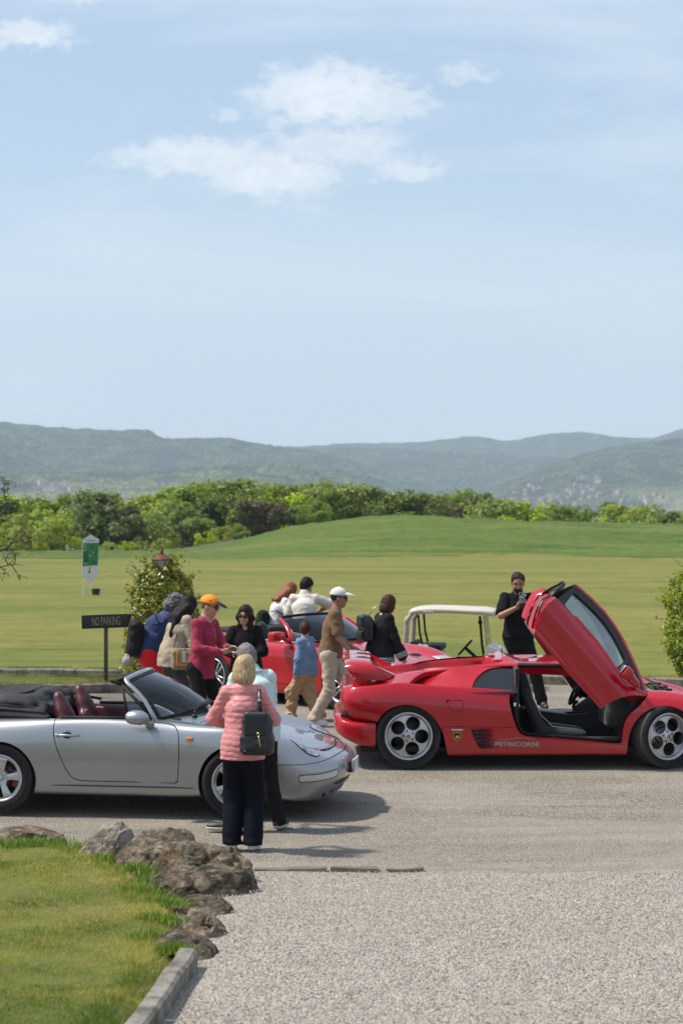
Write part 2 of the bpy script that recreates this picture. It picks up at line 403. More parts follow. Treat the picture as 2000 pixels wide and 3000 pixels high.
def lawn_mat(name, cols, sc=(1, 1, 1), patch=0.5, dry=(0.17, 0.15, 0.065), dryf=0.6, bumpd=0.02, fine=40.0):
    m, t, b, out = new_mat(name); co = coords(t); cs = t.scale(co, sc)
    n1 = t.noise(t.scale(cs, (0.42, 1, 1)), patch, 7, 0.68, 0.8); n2 = t.noise(cs, patch * 7, 5, 0.65); n3 = t.noise(co, fine, 3, 0.7)
    c = t.ramp(n1, [(0.36, cols[0]), (0.5, cols[1]), (0.64, cols[2])])
    c = t.mix(t.math('MULTIPLY', t.rng(n2, 0.42, 0.68), dryf), c, dry)
    n4 = t.noise(t.scale(co, (0.8, 1.2, 1)), patch * 12, 5, 0.7)
    c = t.mix(t.rng(n4, 0.54, 0.66, 0, 0.6), c, tuple(x * 0.62 for x in cols[0]))
    c = t.mix(t.rng(n3, 0.3, 0.7, 0.0, 0.45), c, tuple(x * 0.55 for x in cols[0]))
    t.put(b.inputs['Base Color'], c); b.inputs['Roughness'].default_value = 0.85; b.inputs['Specular IOR Level'].default_value = 0.25
    h = t.math('ADD', n3, t.math('MULTIPLY', n2, 2.0)); t.put(b.inputs['Normal'], t.bump(h, 0.8, bumpd)); return m
def rock_mat(name, base, moss=(0.055, 0.05, 0.025), pale=(0.38, 0.35, 0.31)):
    m, t, b, out = new_mat(name); co = coords(t)
    n1 = t.noise(co, 2.6, 7, 0.65, 0.6); n2 = t.noise(co, 11, 6, 0.7, 0.4); n3 = t.voro(co, 22)
    c = t.mix(t.rng(n1, 0.42, 0.56), moss, base); c = t.mix(t.rng(n2, 0.52, 0.7, 0, 0.8), c, pale)
    c = t.mix(t.rng(t.noise(co, 34, 4, 0.7), 0.55, 0.7, 0, 0.65), c, (0.03, 0.025, 0.02))
    c = t.mix(t.rng(t.noise(t.vmath('ADD', co, (5, 5, 5)), 5, 5, 0.7), 0.58, 0.7, 0, 0.5), c, (0.22, 0.12, 0.05))
    t.put(b.inputs['Base Color'], c); b.inputs['Roughness'].default_value = 0.92
    h = t.math('ADD', t.math('MULTIPLY', n2, 1.6), t.math('ADD', n1, t.math('MULTIPLY', n3, 0.5)))
    t.put(b.inputs['Normal'], t.bump(h, 1.0, 0.045)); return m
def concrete_mat(name, base, stain=(0.06, 0.055, 0.04)):
    m, t, b, out = new_mat(name); co = coords(t)
    c = t.mix(t.rng(t.noise(co, 4.5, 7, 0.75), 0.42, 0.60, 0, 0.9), base, stain)
    c = t.mix(t.rng(t.noise(co, 45, 4, 0.7), 0.45, 0.7, 0, 0.5), c, tuple(x * 0.5 for x in base))
    t.put(b.inputs['Base Color'], c); b.inputs['Roughness'].default_value = 0.92
    t.put(b.inputs['Normal'], t.bump(t.noise(co, 28, 6, 0.7), 0.9, 0.012)); return m
BLACK = pm('black_rubber', (0.009, 0.009, 0.010), 0.6, noise=0.2, spec=.25)
PLASTIC = pm('black_plastic', (0.012, 0.012, 0.013), 0.42, spec=.35, noise=0.15, bump=0.1, bscale=220)
CHROME = pm('chrome', (0.72, 0.72, 0.74), 0.16, 1.0)
ALU = pm('cast_aluminium', (0.50, 0.50, 0.51), 0.34, 0.85, noise=0.12, nscale=14, rvar=0.08)
DARKM = pm('dark_metal', (0.05, 0.05, 0.052), 0.45, 0.7, noise=0.2)
# ---------------------------------------------------------------- ground shape
_gy = [0, 19.13, 21.8, 31.5, 60, 110, 165, 300, 700, 1500, 3500, 9000]
_gz = [0, 0.0, 0.134, 0.30, 0.26, 0.0, -0.4, -6.0, -9.0, -6, 1.5, 2.0]
def G0(x, y): return pchip(_gy, _gz, np.atleast_1d(np.asarray(y, float)))
def mound(x, y):
    x = np.asarray(x, float); y = np.asarray(y, float)
    crest = pchip([-60, -15, -10, -3, 5, 9, 14, 20, 27, 45, 90], [0, 0.0, 0.45, 2.0, 2.75, 2.55, 2.35, 2.2, 2.1, 1.5, 0], np.clip(x, -60, 90).ravel()).reshape(x.shape)
    prof = sstep(124, 161, y) * (1 - sstep(163, 215, y))
    small = 0.16 * np.exp(-((y - 141 - 0.25 * x) / 5.0) ** 2) * sstep(3, 12, x)
    return crest * prof + small
def G(x, y):
    x = np.asarray(x, float); y = np.asarray(y, float); x, y = np.broadcast_arrays(x, y)
    g = G0(0, y.ravel()).reshape(y.shape)
    und = 0.10 * fbm(x * 0.05 + 3, y * 0.035, 0, 3, 5) * sstep(36, 60, y) + 0.35 * fbm(x * 0.02, y * 0.012 + 9, 0, 2, 9) * sstep(60, 130, y) * (1 - sstep(150, 170, y) * 0.5)
    return g + und + mound(x, y)
def gz(x, y): return float(G(x, y))
def P(tx, ty, D): return ((tx - 1000) * D / FPX, D, CAMH - (ty - 1500) * D / FPX)
def sheet(name, xs, ys, mat, dz=0.0, parent=None, fn=None, kind='structure', mask=None):
    X, Y = np.meshgrid(xs, ys); Z = G(X, Y) + dz
    if fn is not None: Z = Z + fn(X, Y)
    V = np.stack([X.ravel(), Y.ravel(), Z.ravel()], 1); nx = len(xs); F = []
    for j in range(len(ys) - 1):
        for i in range(nx - 1):
            if mask is not None and not mask((xs[i] + xs[i + 1]) / 2, (ys[j] + ys[j + 1]) / 2): continue
            F.append((j * nx + i, j * nx + i + 1, (j + 1) * nx + i + 1, (j + 1) * nx + i))
    o = mk(name, V, F, mat, parent, True); tag(o, kind=kind); return o
def strip(name, rows, mat, kind='structure', smooth=False):
    """rows: list of equal-length polylines (3-D) joined into a skin"""
    V = []; n = len(rows[0])
    for r in rows: V += [tuple(p) for p in r]
    F = [(j * n + i, j * n + i + 1, (j + 1) * n + i + 1, (j + 1) * n + i) for j in range(len(rows) - 1) for i in range(n - 1)]
    o = mk(name, V, F, mat, None, smooth)
    bm = bmesh.new(); bm.from_mesh(o.data); bmesh.ops.recalc_face_normals(bm, faces=bm.faces[:]); bm.to_mesh(o.data); bm.free()
    if kind: tag(o, kind=kind)
    return o
# base terrain far and wide (reaches the hills)
M_field = lawn_mat('far_field', [(0.05, 0.085, 0.025), (0.085, 0.11, 0.04), (0.12, 0.12, 0.05)], sc=(0.02, 0.02, 1), patch=0.5, bumpd=0.2, fine=2.0)
_xs = np.concatenate([np.linspace(-4200, -300, 14), np.linspace(-240, 240, 33), np.linspace(300, 4200, 14)])
_ys = np.concatenate([[-60, -10, 5], np.linspace(10, 60, 26), np.linspace(66, 240, 45), [280, 340, 420, 520, 700, 900, 1200, 1600, 2100, 2700, 3400, 4200, 6000, 8500]])
ground = sheet('ground', _xs, _ys, M_field, -0.06)
# gravel yard ---------------------------------------------------------
M_grav = gravel_mat('yard_gravel')
def kerb_y(x):      # far edge of the yard
    return np.interp(x, [-40, -5.3, -1, 3, 5.2, 40], [36, 31.8, 31.2, 30.6, 29.8, 22])
def ruts(X, Y): return 0.003 * fbm(X * 1.3, Y * 1.3, 0, 3, 3) + 0.012 * fbm(X * 0.3, Y * 0.4, 0, 2, 4)
yard = sheet('gravel_yard', np.linspace(-14, 14, 57), np.concatenate([np.linspace(4, 15.6, 40), np.linspace(15.8, 17, 13), np.linspace(17.3, 36, 60)]), M_grav, -0.012, fn=lambda X, Y: ruts(X, Y) + .016 * (1 - sstep(16.2, 16.55, Y + .15 * fbm(X * 2, 1, 0, 2, 6))), mask=lambda x, y: y < kerb_y(x) + 0.35)
# wooden edging between the two gravels
M_wood = pm('weathered_timber', (0.15, 0.115, 0.09), 0.85, noise=0.45, nscale=5, bump=0.8, bscale=12, bdist=0.01, stretch=(0.3, 6, 6))
def timber(x0, x1, lab):
    y0 = 16.42; n = 9; mb = MB()
    xs = np.linspace(x0, x1, n); Vt = []
    for x in xs:
        j = 0.012 * fbm(x * 3, 0.3, 0, 3, 2); w = 0.052 + 0.03 * vn(x * 4, 2)
        yy = y0 + 0.05 * fbm(x * 1.8, 5, 0, 2, 4)
        Vt += [(x, yy - w, -0.02), (x, yy - w * 0.9, 0.014 + j * 1.6), (x, yy, 0.022 + j * 2.2), (x, yy + w * 0.9, 0.012 + j * 1.2), (x, yy + w, -0.02)]
    F = [(i * 5 + k, i * 5 + k + 1, (i + 1) * 5 + k + 1, (i + 1) * 5 + k) for i in range(n - 1) for k in range(4)] + [(0, 1, 2, 3, 4), tuple((n - 1) * 5 + k for k in (4, 3, 2, 1, 0))]
    mb.add(Vt, F); o = mb.build('timber_edging', M_wood); tag(o, lab, 'edging board', 'timber edging between the two gravels'); return o
timber(-0.70, -0.12, 'dark weathered timber edging board touching the big rock')
timber(-0.09, 0.30, 'middle timber edging board half buried between grey and pale gravel')
timber(0.36, 0.66, 'half buried timber edging board farthest right from the rocks')
# ---------------------------------------------------------------- golf lawn, rough
M_golf = lawn_mat('fairway', [(0.098, 0.136, 0.013), (0.165, 0.170, 0.027), (0.240, 0.208, 0.052)], sc=(0.55, 1, 1), patch=0.16, dry=(0.32, 0.26, 0.075), dryf=0.45, bumpd=0.035, fine=18.0)
M_rough = lawn_mat('rough_grass', [(0.035, 0.090, 0.004), (0.068, 0.138, 0.007), (0.140, 0.188, 0.020)], sc=(0.5, 1, 1), patch=0.3, dry=(0.30, 0.20, 0.085), dryf=0.40, bumpd=0.10, fine=5.0)
fair = sheet('fairway_lawn', np.linspace(-60, 60, 121), np.concatenate([np.linspace(30.2, 60, 50), np.linspace(61, 140, 64)]), M_golf, 0.10,
             fn=lambda X, Y: -0.02 + 0.02 * fbm(X * 0.5, Y * 0.5, 0, 3, 31), mask=lambda x, y: y > kerb_y(x) + 0.22)
def rough_edge(x): return 127 + 3 * math.sin(x * 0.12) - 8 * (1 if x < -12 else 0) * min(1, (-12 - x) / 20)
rough = sheet('rough_grass', np.linspace(-70, 90, 240), np.linspace(116, 230, 150), M_rough, 0.09,
              fn=lambda X, Y: (0.025 + 0.14 * np.abs(fbm(X * 1.3, Y * 0.9, 0, 3, 41))) * sstep(0, 5, Y - np.vectorize(rough_edge)(X)), mask=lambda x, y: y > rough_edge(x))
# ---------------------------------------------------------------- kerbs, path, grass island
M_kerb = concrete_mat('old_kerb_concrete', (0.25, 0.22, 0.18))
def kerb_line(name, pts, w, h, lab, cat='kerb', seg=0.9, group=None, mat=M_kerb, single=False):
    """row of kerb stones along a polyline, each stone its own part"""
    root = thing(name, lab, cat, (pts[0][0], pts[0][1], gz(*pts[0])), group=group)
    ox, oy, oz = root.location
    P_ = [np.array(p, float) for p in pts]; L = [0]
    for a, b in zip(P_[:-1], P_[1:]): L.append(L[-1] + np.linalg.norm(b - a))
    at = lambda s: np.array([np.interp(s, L, [p[0] for p in P_]), np.interp(s, L, [p[1] for p in P_])])
    s = 0; k = 0
    while s < L[-1] - 0.1:
        e = min(s + seg * (0.92 + 0.16 * random.random()), L[-1]); a, b = at(s + 0.006), at(e - 0.006)
        d = (b - a) / np.linalg.norm(b - a); nrm = np.array([-d[1], d[0]]); hh = h + random.uniform(-0.008, 0.008)
        za, zb = gz(*a), gz(*b); n = 4; V = []
        for i in range(n + 1):
            t_ = i / n; c = a + (b - a) * t_; z = za + (zb - za) * t_; j = 0.006 * fbm(c[0] * 4, c[1] * 4, 0, 3, 6)
            for (o_, zz) in ((-w / 2, -0.12), (-w / 2, hh * 0.86), (-w / 2 + 0.02, hh), (w / 2 - 0.015, hh + 0.003), (w / 2, hh * 0.8), (w / 2, -0.12)):
                q = c + nrm * (o_ + j); V.append((q[0] - ox, q[1] - oy, z + zz + j * 0.6 - oz))
        F = [(i * 6 + m, i * 6 + m + 1, (i + 1) * 6 + m + 1, (i + 1) * 6 + m) for i in range(n) for m in range(5)] + [(5, 4, 3, 2, 1, 0), tuple(n * 6 + m for m in range(6))]
        mb = MB(); mb.add(V, F); mb.build('kerb_stone', mat, root); s = e; k += 1
    return root
kerb_line('back_kerb', [(x, float(kerb_y(x)) + 0.12) for x in (-8, -5.3, -3, -1, 1, 3, 5.2, 9)], 0.13, 0.13, 'long low weathered concrete kerb along the near edge of the golf lawn', seg=1.0)
M_path = concrete_mat('worn_asphalt_path', (0.30, 0.29, 0.275), (0.22, 0.21, 0.195))
# path of pale asphalt on the left, grass island with a rounded end in front of it
island_edge = [(-9, 28.15), (-6.2, 28.25), (-5.0, 28.75), (-4.2, 29.15), (-3.3, 29.3), (-2.5, 29.32), (-2.1, 29.55), (-2.0, 29.95), (-2.25, 30.35), (-3.2, 30.5), (-5.5, 30.75), (-9, 31.1)]
path = sheet('asphalt_path', np.linspace(-12, -2.0, 30), np.linspace(29.6, 32.9, 14), M_path, 0.008, mask=lambda x, y: y < kerb_y(x) + 0.1)
M_isl = lawn_mat('island_grass', [(0.055, 0.10, 0.015), (0.09, 0.125, 0.025), (0.12, 0.13, 0.035)], patch=1.2, dryf=0.3, bumpd=0.03, fine=60)
def island():
    E = catmull(island_edge, 4, False)
    c = np.array([E[:, 0].mean(), 29.9]); V = []; rings = 6
    for k in range(rings + 1):
        f = 1 - k / rings * 0.98
        for p in E:
            q = np.array([p[0], 29.6 + (p[1] - 29.6) * f]) if p[0] < -3.6 else c + (p - c) * 1.0
            q = np.array([p[0] if p[0] < -3.6 else -3.6 + (p[0] + 3.6) * f, 29.75 + (p[1] - 29.75) * f])
            V.append((q[0], q[1], gz(q[0], q[1]) + 0.10 + 0.07 * (1 - f) + 0.012 * vn(q[0] * 5, q[1] * 5)))
    n = len(E); F = [(k * n + i, k * n + i + 1, (k + 1) * n + i + 1, (k + 1) * n + i) for k in range(rings) for i in range(n - 1)]
    o = mk('grass_island', V, F, M_isl, None, True); tag(o, kind='structure')
    bm = bmesh.new(); bm.from_mesh(o.data); bmesh.ops.recalc_face_normals(bm, faces=bm.faces[:]); bm.to_mesh(o.data); bm.free()
    if o.data.polygons[0].normal.z < 0: o.data.flip_normals()
island()
kerb_line('island_kerb', [tuple(p) for p in catmull(island_edge[:-2], 2, False)], 0.12, 0.13, 'grey concrete kerb curving round the end of the small grass island', seg=0.7)
# ---------------------------------------------------------------- hills
def hill_mat(name, c1, c2, c3, field):
    m, t, b, out = new_mat(name); co = coords(t)
    v = t.voro(co, 0.085); v2 = t.voro(t.vmath('ADD', co, (31, 7, 3)), 0.19)
    n = t.noise(co, 0.004, 6, 0.62, 0.5); n2 = t.noise(co, 0.02, 5, 0.65)
    c = t.ramp(n2, [(0.40, c1), (0.5, c2), (0.62, c3)])
    c = t.mix(t.rng(v, 0.3, 0.9, 0.0, 0.75), c, tuple(x * 0.35 for x in c1)); c = t.mix(t.rng(v2, 0.1, 0.6, 0.45, 0.0), c, c3)
    sp = t.node('ShaderNodeSeparateXYZ'); t.link(co, sp.inputs[0])
    low = t.rng(sp.outputs[2], 62, 22, 0, 1)
    fm = t.math('MULTIPLY', t.rng(n, 0.47, 0.56), low); c = t.mix(t.math('MULTIPLY', fm, 0.8), c, field)
    t.put(b.inputs['Base Color'], c); b.inputs['Roughness'].default_value = 0.95; b.inputs['Specular IOR Level'].default_value = 0.1
    t.put(b.inputs['Normal'], t.bump(t.math('ADD', t.rng(v, 0, 1, 1, 0), t.math('MULTIPLY', n2, 2.5)), 1.0, 14.0)); return m
M_hill = hill_mat('wooded_hillside', (0.006, 0.014, 0.004), (0.035, 0.052, 0.014), (0.12, 0.14, 0.035), (0.22, 0.24, 0.08))
M_hill2 = hill_mat('wooded_hillside_light', (0.010, 0.022, 0.005), (0.055, 0.080, 0.016), (0.17, 0.19, 0.045), (0.26, 0.27, 0.09))
_HILL = {}
def hill(name, prof, Dr, Db, mat, seed, rough_=1.0, nx=330, ny=110, back=900):
    tx = np.array([p[0] for p in prof], float); ty = np.array([p[1] for p in prof], float)
    def ridge(x): return CAMH + (1500 - pchip(tx, ty, np.clip(1000 + x / Dr * FPX, tx[0], tx[-1]))) * Dr / FPX
    def H(x, y):
        t = np.clip((y - Db) / (Dr - Db), 0, 1); bk = sstep(Dr, Dr + back, y)
        rz = ridge((x / np.maximum(y, 1)) * Dr)
        g = fbm(x / 420.0, y / 700.0, 0, 4, seed) ; g2 = 1 - np.abs(fbm(x / 260.0, y / 900.0 + 4, 0, 3, seed + 5))
        sh = t ** 1.15 * (1 - 0.14 * np.sin(math.pi * t)) 
        z = rz * sh + (g * 34 + (g2 - 0.7) * 62) * np.sin(math.pi * t) * rough_ * np.minimum(1, rz / 120)
        z = z * (1 - bk * 0.8)
        return z + 1.0 + 3.0 * vn(x / 9.0, y / 9.0, 0, seed) * sstep(0.05, 0.2, t)
    w = (tx[-1] - tx[0]) / FPX; xs0 = (tx[0] - 1000) / FPX; xs = np.linspace(xs0, xs0 + w, nx)
    ys = np.concatenate([np.linspace(Db, Dr, ny), Dr + back * np.linspace(0.05, 1, 8)])
    U, Y = np.meshgrid(xs, ys); X = U * Y; Z = H(X, Y)
    V = np.stack([X.ravel(), Y.ravel(), Z.ravel()], 1)
    idx = np.arange(nx * len(ys)).reshape(len(ys), nx)
    F = np.stack([idx[:-1, :-1], idx[:-1, 1:], idx[1:, 1:], idx[1:, :-1]], -1).reshape(-1, 4)
    o = mk(name, V, F, mat, None, True); tag(o, kind='structure'); _HILL[name] = H; return o
hill('far_hills', [(-3600, 1300), (-2400, 1260), (-1400, 1285), (-500, 1290), (0, 1300), (500, 1312), (700, 1310), (860, 1309), (1000, 1301), (1240, 1294), (1330, 1283), (1400, 1279), (1480, 1292), (1600, 1272), (1690, 1266), (1790, 1278), (1900, 1284), (2000, 1256), (2200, 1240), (2600, 1260), (3400, 1230), (4600, 1270), (5600, 1290)], 6600, 4700, M_hill, 11, nx=560, ny=60)
hill('left_hill', [(-3600, 1250), (-2600, 1215), (-1700, 1190), (-1100, 1212), (-700, 1200), (-200, 1222), (0, 1238), (130, 1250), (260, 1258), (350, 1262), (430, 1260), (480, 1285), (650, 1283), (760, 1300), (830, 1310), (960, 1330), (1100, 1372), (1250, 1420), (1400, 1470), (1500, 1492)], 4700, 3300, M_hill, 23, nx=600, ny=110)
hill('middle_hill', [(500, 1480), (700, 1350), (850, 1318), (1000, 1312), (1200, 1318), (1400, 1330), (1700, 1345), (2100, 1390), (2500, 1450)], 5400, 4100, M_hill, 37, nx=260, ny=80)
hill('left_spur', [(-3000, 1390), (-1800, 1360), (-600, 1370), (-100, 1375), (300, 1385), (600, 1372), (820, 1362), (1000, 1392), (1150, 1432), (1300, 1475), (1400, 1495)], 3500, 2700, M_hill2, 41, nx=440, ny=90)
hill('right_hill', [(1150, 1495), (1300, 1470), (1400, 1443), (1530, 1397), (1660, 1346), (1800, 1310), (2000, 1284), (2300, 1250), (2700, 1240), (3400, 1262), (4200, 1240), (5400, 1280)], 4500, 3150, M_hill, 53, 0.8, nx=520, ny=110)
# villages on the slopes ----------------------------------------------
WALLS = [pm('house_wall_%d' % i, c, 0.9, noise=0.2, nscale=0.3) for i, c in enumerate([(0.52, 0.39, 0.29), (0.58, 0.48, 0.39), (0.50, 0.33, 0.23), (0.60, 0.52, 0.44), (0.46, 0.38, 0.31)])]
ROOFT = pm('far_roof_tiles', (0.30, 0.17, 0.12), 0.9, noise=0.25, nscale=0.5)
SHUT = pm('far_window', (0.06, 0.06, 0.065), 0.4)
def house_kind(k, w, d, h, floors):
    root = thing('village_house', 'x', 'house')
    mb = MB(); mb.box((0, 0, h / 2 - 1.5), (w / 2, d / 2, h / 2 + 1.5)); mb.prism([(-w / 2, h), (w / 2, h), (0, h + w * 0.16)], -d / 2, d / 2); mb.build('wall', WALLS[k % 5], root)
    mb = MB(); e = 0.6; r = w * 0.17
    mb.prism([(-w / 2 - e, h - 0.1), (0, h + r), (w / 2 + e, h - 0.1), (w / 2 + e, h + 0.35), (0, h + r + 0.5), (-w / 2 - e, h + 0.35)], -d / 2 - e, d / 2 + e); mb.build('roof', ROOFT, root)
    mb = MB(); n = max(2, int(w / 3.2))
    for f in range(floors):
        for i in range(n): mb.box((-w / 2 + w * (i + 0.5) / n, -d / 2 - 0.03, 1.8 + f * 3.1), (0.55, 0.06, 0.8))
    mb.build('windows', SHUT, root)['kind'] = 'stuff'; return root
kinds = [house_kind(0, 13, 10, 7, 2), house_kind(1, 18, 11, 9.5, 3), house_kind(2, 11, 10, 6, 2), house_kind(3, 24, 12, 9, 3), house_kind(4, 9, 9, 11, 3), house_kind(5, 15, 12, 8, 2)]
_used = [False] * 6
def put_house(x, y, z, k, rz, lab, grp):
    o = kinds[k] if not _used[k] else copy_tree(kinds[k]); _used[k] = True
    o.location = (x, y, z); o.rotation_euler = (0, 0, rz); o.scale = (.72, .72, .68); tag(o, lab, 'house', grp)
def surf_hit(name, tx, ty, d0, d1):
    """where the sight line through a picture point meets a hillside"""
    D = np.linspace(d0, d1, 160); X = (tx - 1000) * D / FPX; Z = CAMH - (ty - 1500) * D / FPX; Hs = _HILL[name](X, D)
    i = np.argmax(Hs >= Z); return (float(X[i]), float(D[i]), float(Hs[i])) if Hs[i] >= Z[i] else None
rv = random.Random(5); nplaced = 0
for (cx, cy, sx, sy, n) in ((1600, 1464, 85, 16, 19), (1700, 1446, 95, 20, 22), (1720, 1418, 45, 12, 7), (1860, 1464, 95, 14, 15), (1975, 1475, 40, 12, 8), (1500, 1478, 50, 12, 8), (1570, 1437, 30, 8, 5)):
    for i in range(n):
        tx = cx + rv.gauss(0, 0.6) * sx; ty = cy + rv.gauss(0, 0.6) * sy
        if tx > 2020: continue
        h_ = surf_hit('right_hill', tx, min(ty, 1489), 3160, 4480)
        if h_: put_house(h_[0], h_[1], h_[2] - 1.0, rv.choice([0, 0, 1, 2, 2, 2, 4, 5]), rv.uniform(-0.8, 0.8), 'small pale far-off house of the village on the right-hand hillside', 'houses of the village on the right-hand hillside')
for i in range(26):
    tx = 165 + rv.gauss(0, 0.5) * 55; ty = 1434 + rv.gauss(0, 0.5) * 13
    h_ = surf_hit('left_spur', tx, ty, 2710, 3490)
    if h_: put_house(h_[0], h_[1], h_[2] - 1.0, rv.choice([0, 1, 2, 3, 5]), rv.uniform(-0.6, 0.6), 'small pinkish far-off house of the hamlet on the left-hand hillside', 'houses of the hamlet on the left-hand hillside')
for k in range(6):
    if not _used[k]:
        for ch in list(kinds[k].children): bpy.data.objects.remove(ch)
        bpy.data.objects.remove(kinds[k])
# haze -----------------------------------------------------------------
def haze():
    m = bpy.data.materials.new('haze_air'); m.use_nodes = True; t = NT(m.node_tree); t.n.clear()
    out = t.node('ShaderNodeOutputMaterial'); v = t.node('ShaderNodeVolumePrincipled')
    v.inputs['Color'].default_value = (0.66, 0.80, 0.97, 1); v.inputs['Density'].default_value = HAZE_D; v.inputs['Anisotropy'].default_value = 0.1
    t.link(v.outputs[0], out.inputs['Volume'])
    mb = MB(); x, y0, y1, z0, z1 = 4300, -80, 8700, -12, 520
    mb.box((0, (y0 + y1) / 2, (z0 + z1) / 2), (x, (y1 - y0) / 2, (z1 - z0) / 2)); o = mb.build('haze', m); tag(o, kind='stuff')
HAZE_D = 1.3e-4
haze()
# ---------------------------------------------------------------- sculpted sheet-metal surfaces
def cspline(ts, Y, t):
    """natural cubic spline through rows of Y"""
    ts = np.asarray(ts, float); Y = np.asarray(Y, float); n = len(ts); sh = Y.shape; Y = Y.reshape(n, -1)
    h = np.diff(ts); A = np.zeros((n, n)); B = np.zeros_like(Y); A[0, 0] = A[-1, -1] = 1
    for i in range(1, n - 1):
        A[i, i - 1] = h[i - 1]; A[i, i] = 2 * (h[i - 1] + h[i]); A[i, i + 1] = h[i]
        B[i] = 6 * ((Y[i + 1] - Y[i]) / h[i] - (Y[i] - Y[i - 1]) / h[i - 1])
    M = np.linalg.solve(A, B); t = np.asarray(t, float); i = np.clip(np.searchsorted(ts, t) - 1, 0, n - 2)
    a = (ts[i + 1] - t)[:, None]; b = (t - ts[i])[:, None]; hh = h[i][:, None]
    r = (M[i] * a ** 3 + M[i + 1] * b ** 3) / (6 * hh) + (Y[i] / hh - M[i] * hh / 6) * a + (Y[i + 1] / hh - M[i + 1] * hh / 6) * b
    return r.reshape((len(t),) + sh[1:])
class Surf:
    def __init__(s, V, N, A, F, new=None):
        s.V = np.asarray(V, float); s.N = np.asarray(N, float); s.A = np.asarray(A, float); s.F = F
        s.new = new if new is not None else np.zeros(len(s.V), bool)
    def copy(s): return Surf(s.V.copy(), s.N.copy(), s.A.copy(), list(s.F), s.new.copy())
    def mirror(s):
        m = np.array([1, -1, 1.0]); return Surf(s.V * m, s.N * m, s.A, [f[::-1] for f in s.F], s.new)
    def join(s, o):
        n = len(s.V); return Surf(np.vstack([s.V, o.V]), np.vstack([s.N, o.N]), np.vstack([s.A, o.A]), s.F + [tuple(i + n for i in f) for f in o.F], np.concatenate([s.new, o.new]))
    def pick(s, g):
        """part of the surface where g(V, A) < 0, with an exact edge"""
        val = g(s.V, s.A, s.N) if callable(g) else g; val = np.where(np.abs(val) < 1e-7, -1e-7, val); ins = val < 0
        V = list(s.V); N = list(s.N); A = list(s.A); new = list(s.new); cache = {}; out = []
        for f in s.F:
            k = sum(1 for i in f if ins[i])
            if k == 0: continue
            if k == len(f): out.append(f); continue
            q = []
            for a, b in zip(f, f[1:] + f[:1]):
                if ins[a]: q.append(a)
                if ins[a] != ins[b]:
                    key = (a, b) if a < b else (b, a)
                    if key not in cache:
                        t = val[a] / (val[a] - val[b]); cache[key] = len(V)
                        V.append(s.V[a] * (1 - t) + s.V[b] * t); nn = s.N[a] * (1 - t) + s.N[b] * t; N.append(nn / (np.linalg.norm(nn) + 1e-9))
                        A.append(s.A[a] * (1 - t) + s.A[b] * t); new.append(True)
                    q.append(cache[key])
            if len(q) > 2: out.append(tuple(q))
        used = sorted({i for f in out for i in f}); mp = {o: i for i, o in enumerate(used)}
        if not used: return Surf(np.zeros((0, 3)), np.zeros((0, 3)), np.zeros((0, s.A.shape[1])), [])
        return Surf(np.array([V[i] for i in used]), np.array([N[i] for i in used]), np.array([A[i] for i in used]), [tuple(mp[i] for i in f) for f in out], np.array([new[i] for i in used]))
    def border(s):
        cnt = {}
        for f in s.F:
            for a, b in zip(f, f[1:] + f[:1]):
                k = (a, b) if a < b else (b, a); cnt[k] = None if k in cnt else (a, b)
        return [e for e in cnt.values() if e is not None]
    def lip(s, depth, which=None, push=0.0):
        """fold the cut edges inwards so the sheet reads as having thickness"""
        E = [e for e in s.border() if (s.new[e[0]] and s.new[e[1]]) and (which is None or (which(s.V[e[0]]) and which(s.V[e[1]])))]
        V = list(s.V); N = list(s.N); A = list(s.A); F = list(s.F); new = list(s.new)
        for a, b in E:
            d = s.V[b] - s.V[a]; L = np.linalg.norm(d)
            if L < 1e-7: continue
            n = np.cross(d / L, s.N[a]); k = len(V)
            V += [s.V[a], s.V[b], s.V[b] - s.N[b] * depth, s.V[a] - s.N[a] * depth]
            N += [n] * 4; A += [s.A[a], s.A[b], s.A[b], s.A[a]]; new += [False] * 4
            F.append((k + 1, k, k + 3, k + 2))
        return Surf(np.array(V), np.array(N), np.array(A), F, np.array(new))
    def shift(s, d): return Surf(s.V + s.N * d, s.N, s.A, list(s.F), s.new.copy())
    def thick(s, d):
        """closed sheet: outer face, inner face and rim"""
        inner = Surf(s.V - s.N * d, -s.N, s.A, [f[::-1] for f in s.F], np.zeros(len(s.V), bool))
        V = [s.V, inner.V]; n = len(s.V); F = list(s.F) + [tuple(i + n for i in f) for f in inner.F]; Nn = [s.N, inner.N]
        ex = []; en = []; k = 2 * n
        for a, b in s.border():
            dd = s.V[b] - s.V[a]; nn = np.cross(dd / (np.linalg.norm(dd) + 1e-9), s.N[a])
            ex += [s.V[a], s.V[b], inner.V[b], inner.V[a]]; en += [nn] * 4; F.append((k + 1, k, k + 3, k + 2)); k += 4
        if ex: V.append(np.array(ex)); Nn.append(np.array(en))
        V = np.vstack(V); return Surf(V, np.vstack(Nn), np.zeros((len(V), s.A.shape[1])), F)
    def build(s, name, mat, parent=None, label=None):
        o = mk(name, s.V, s.F, mat, parent, True, nrm=s.N)
        if label: o['label'] = label
        return o
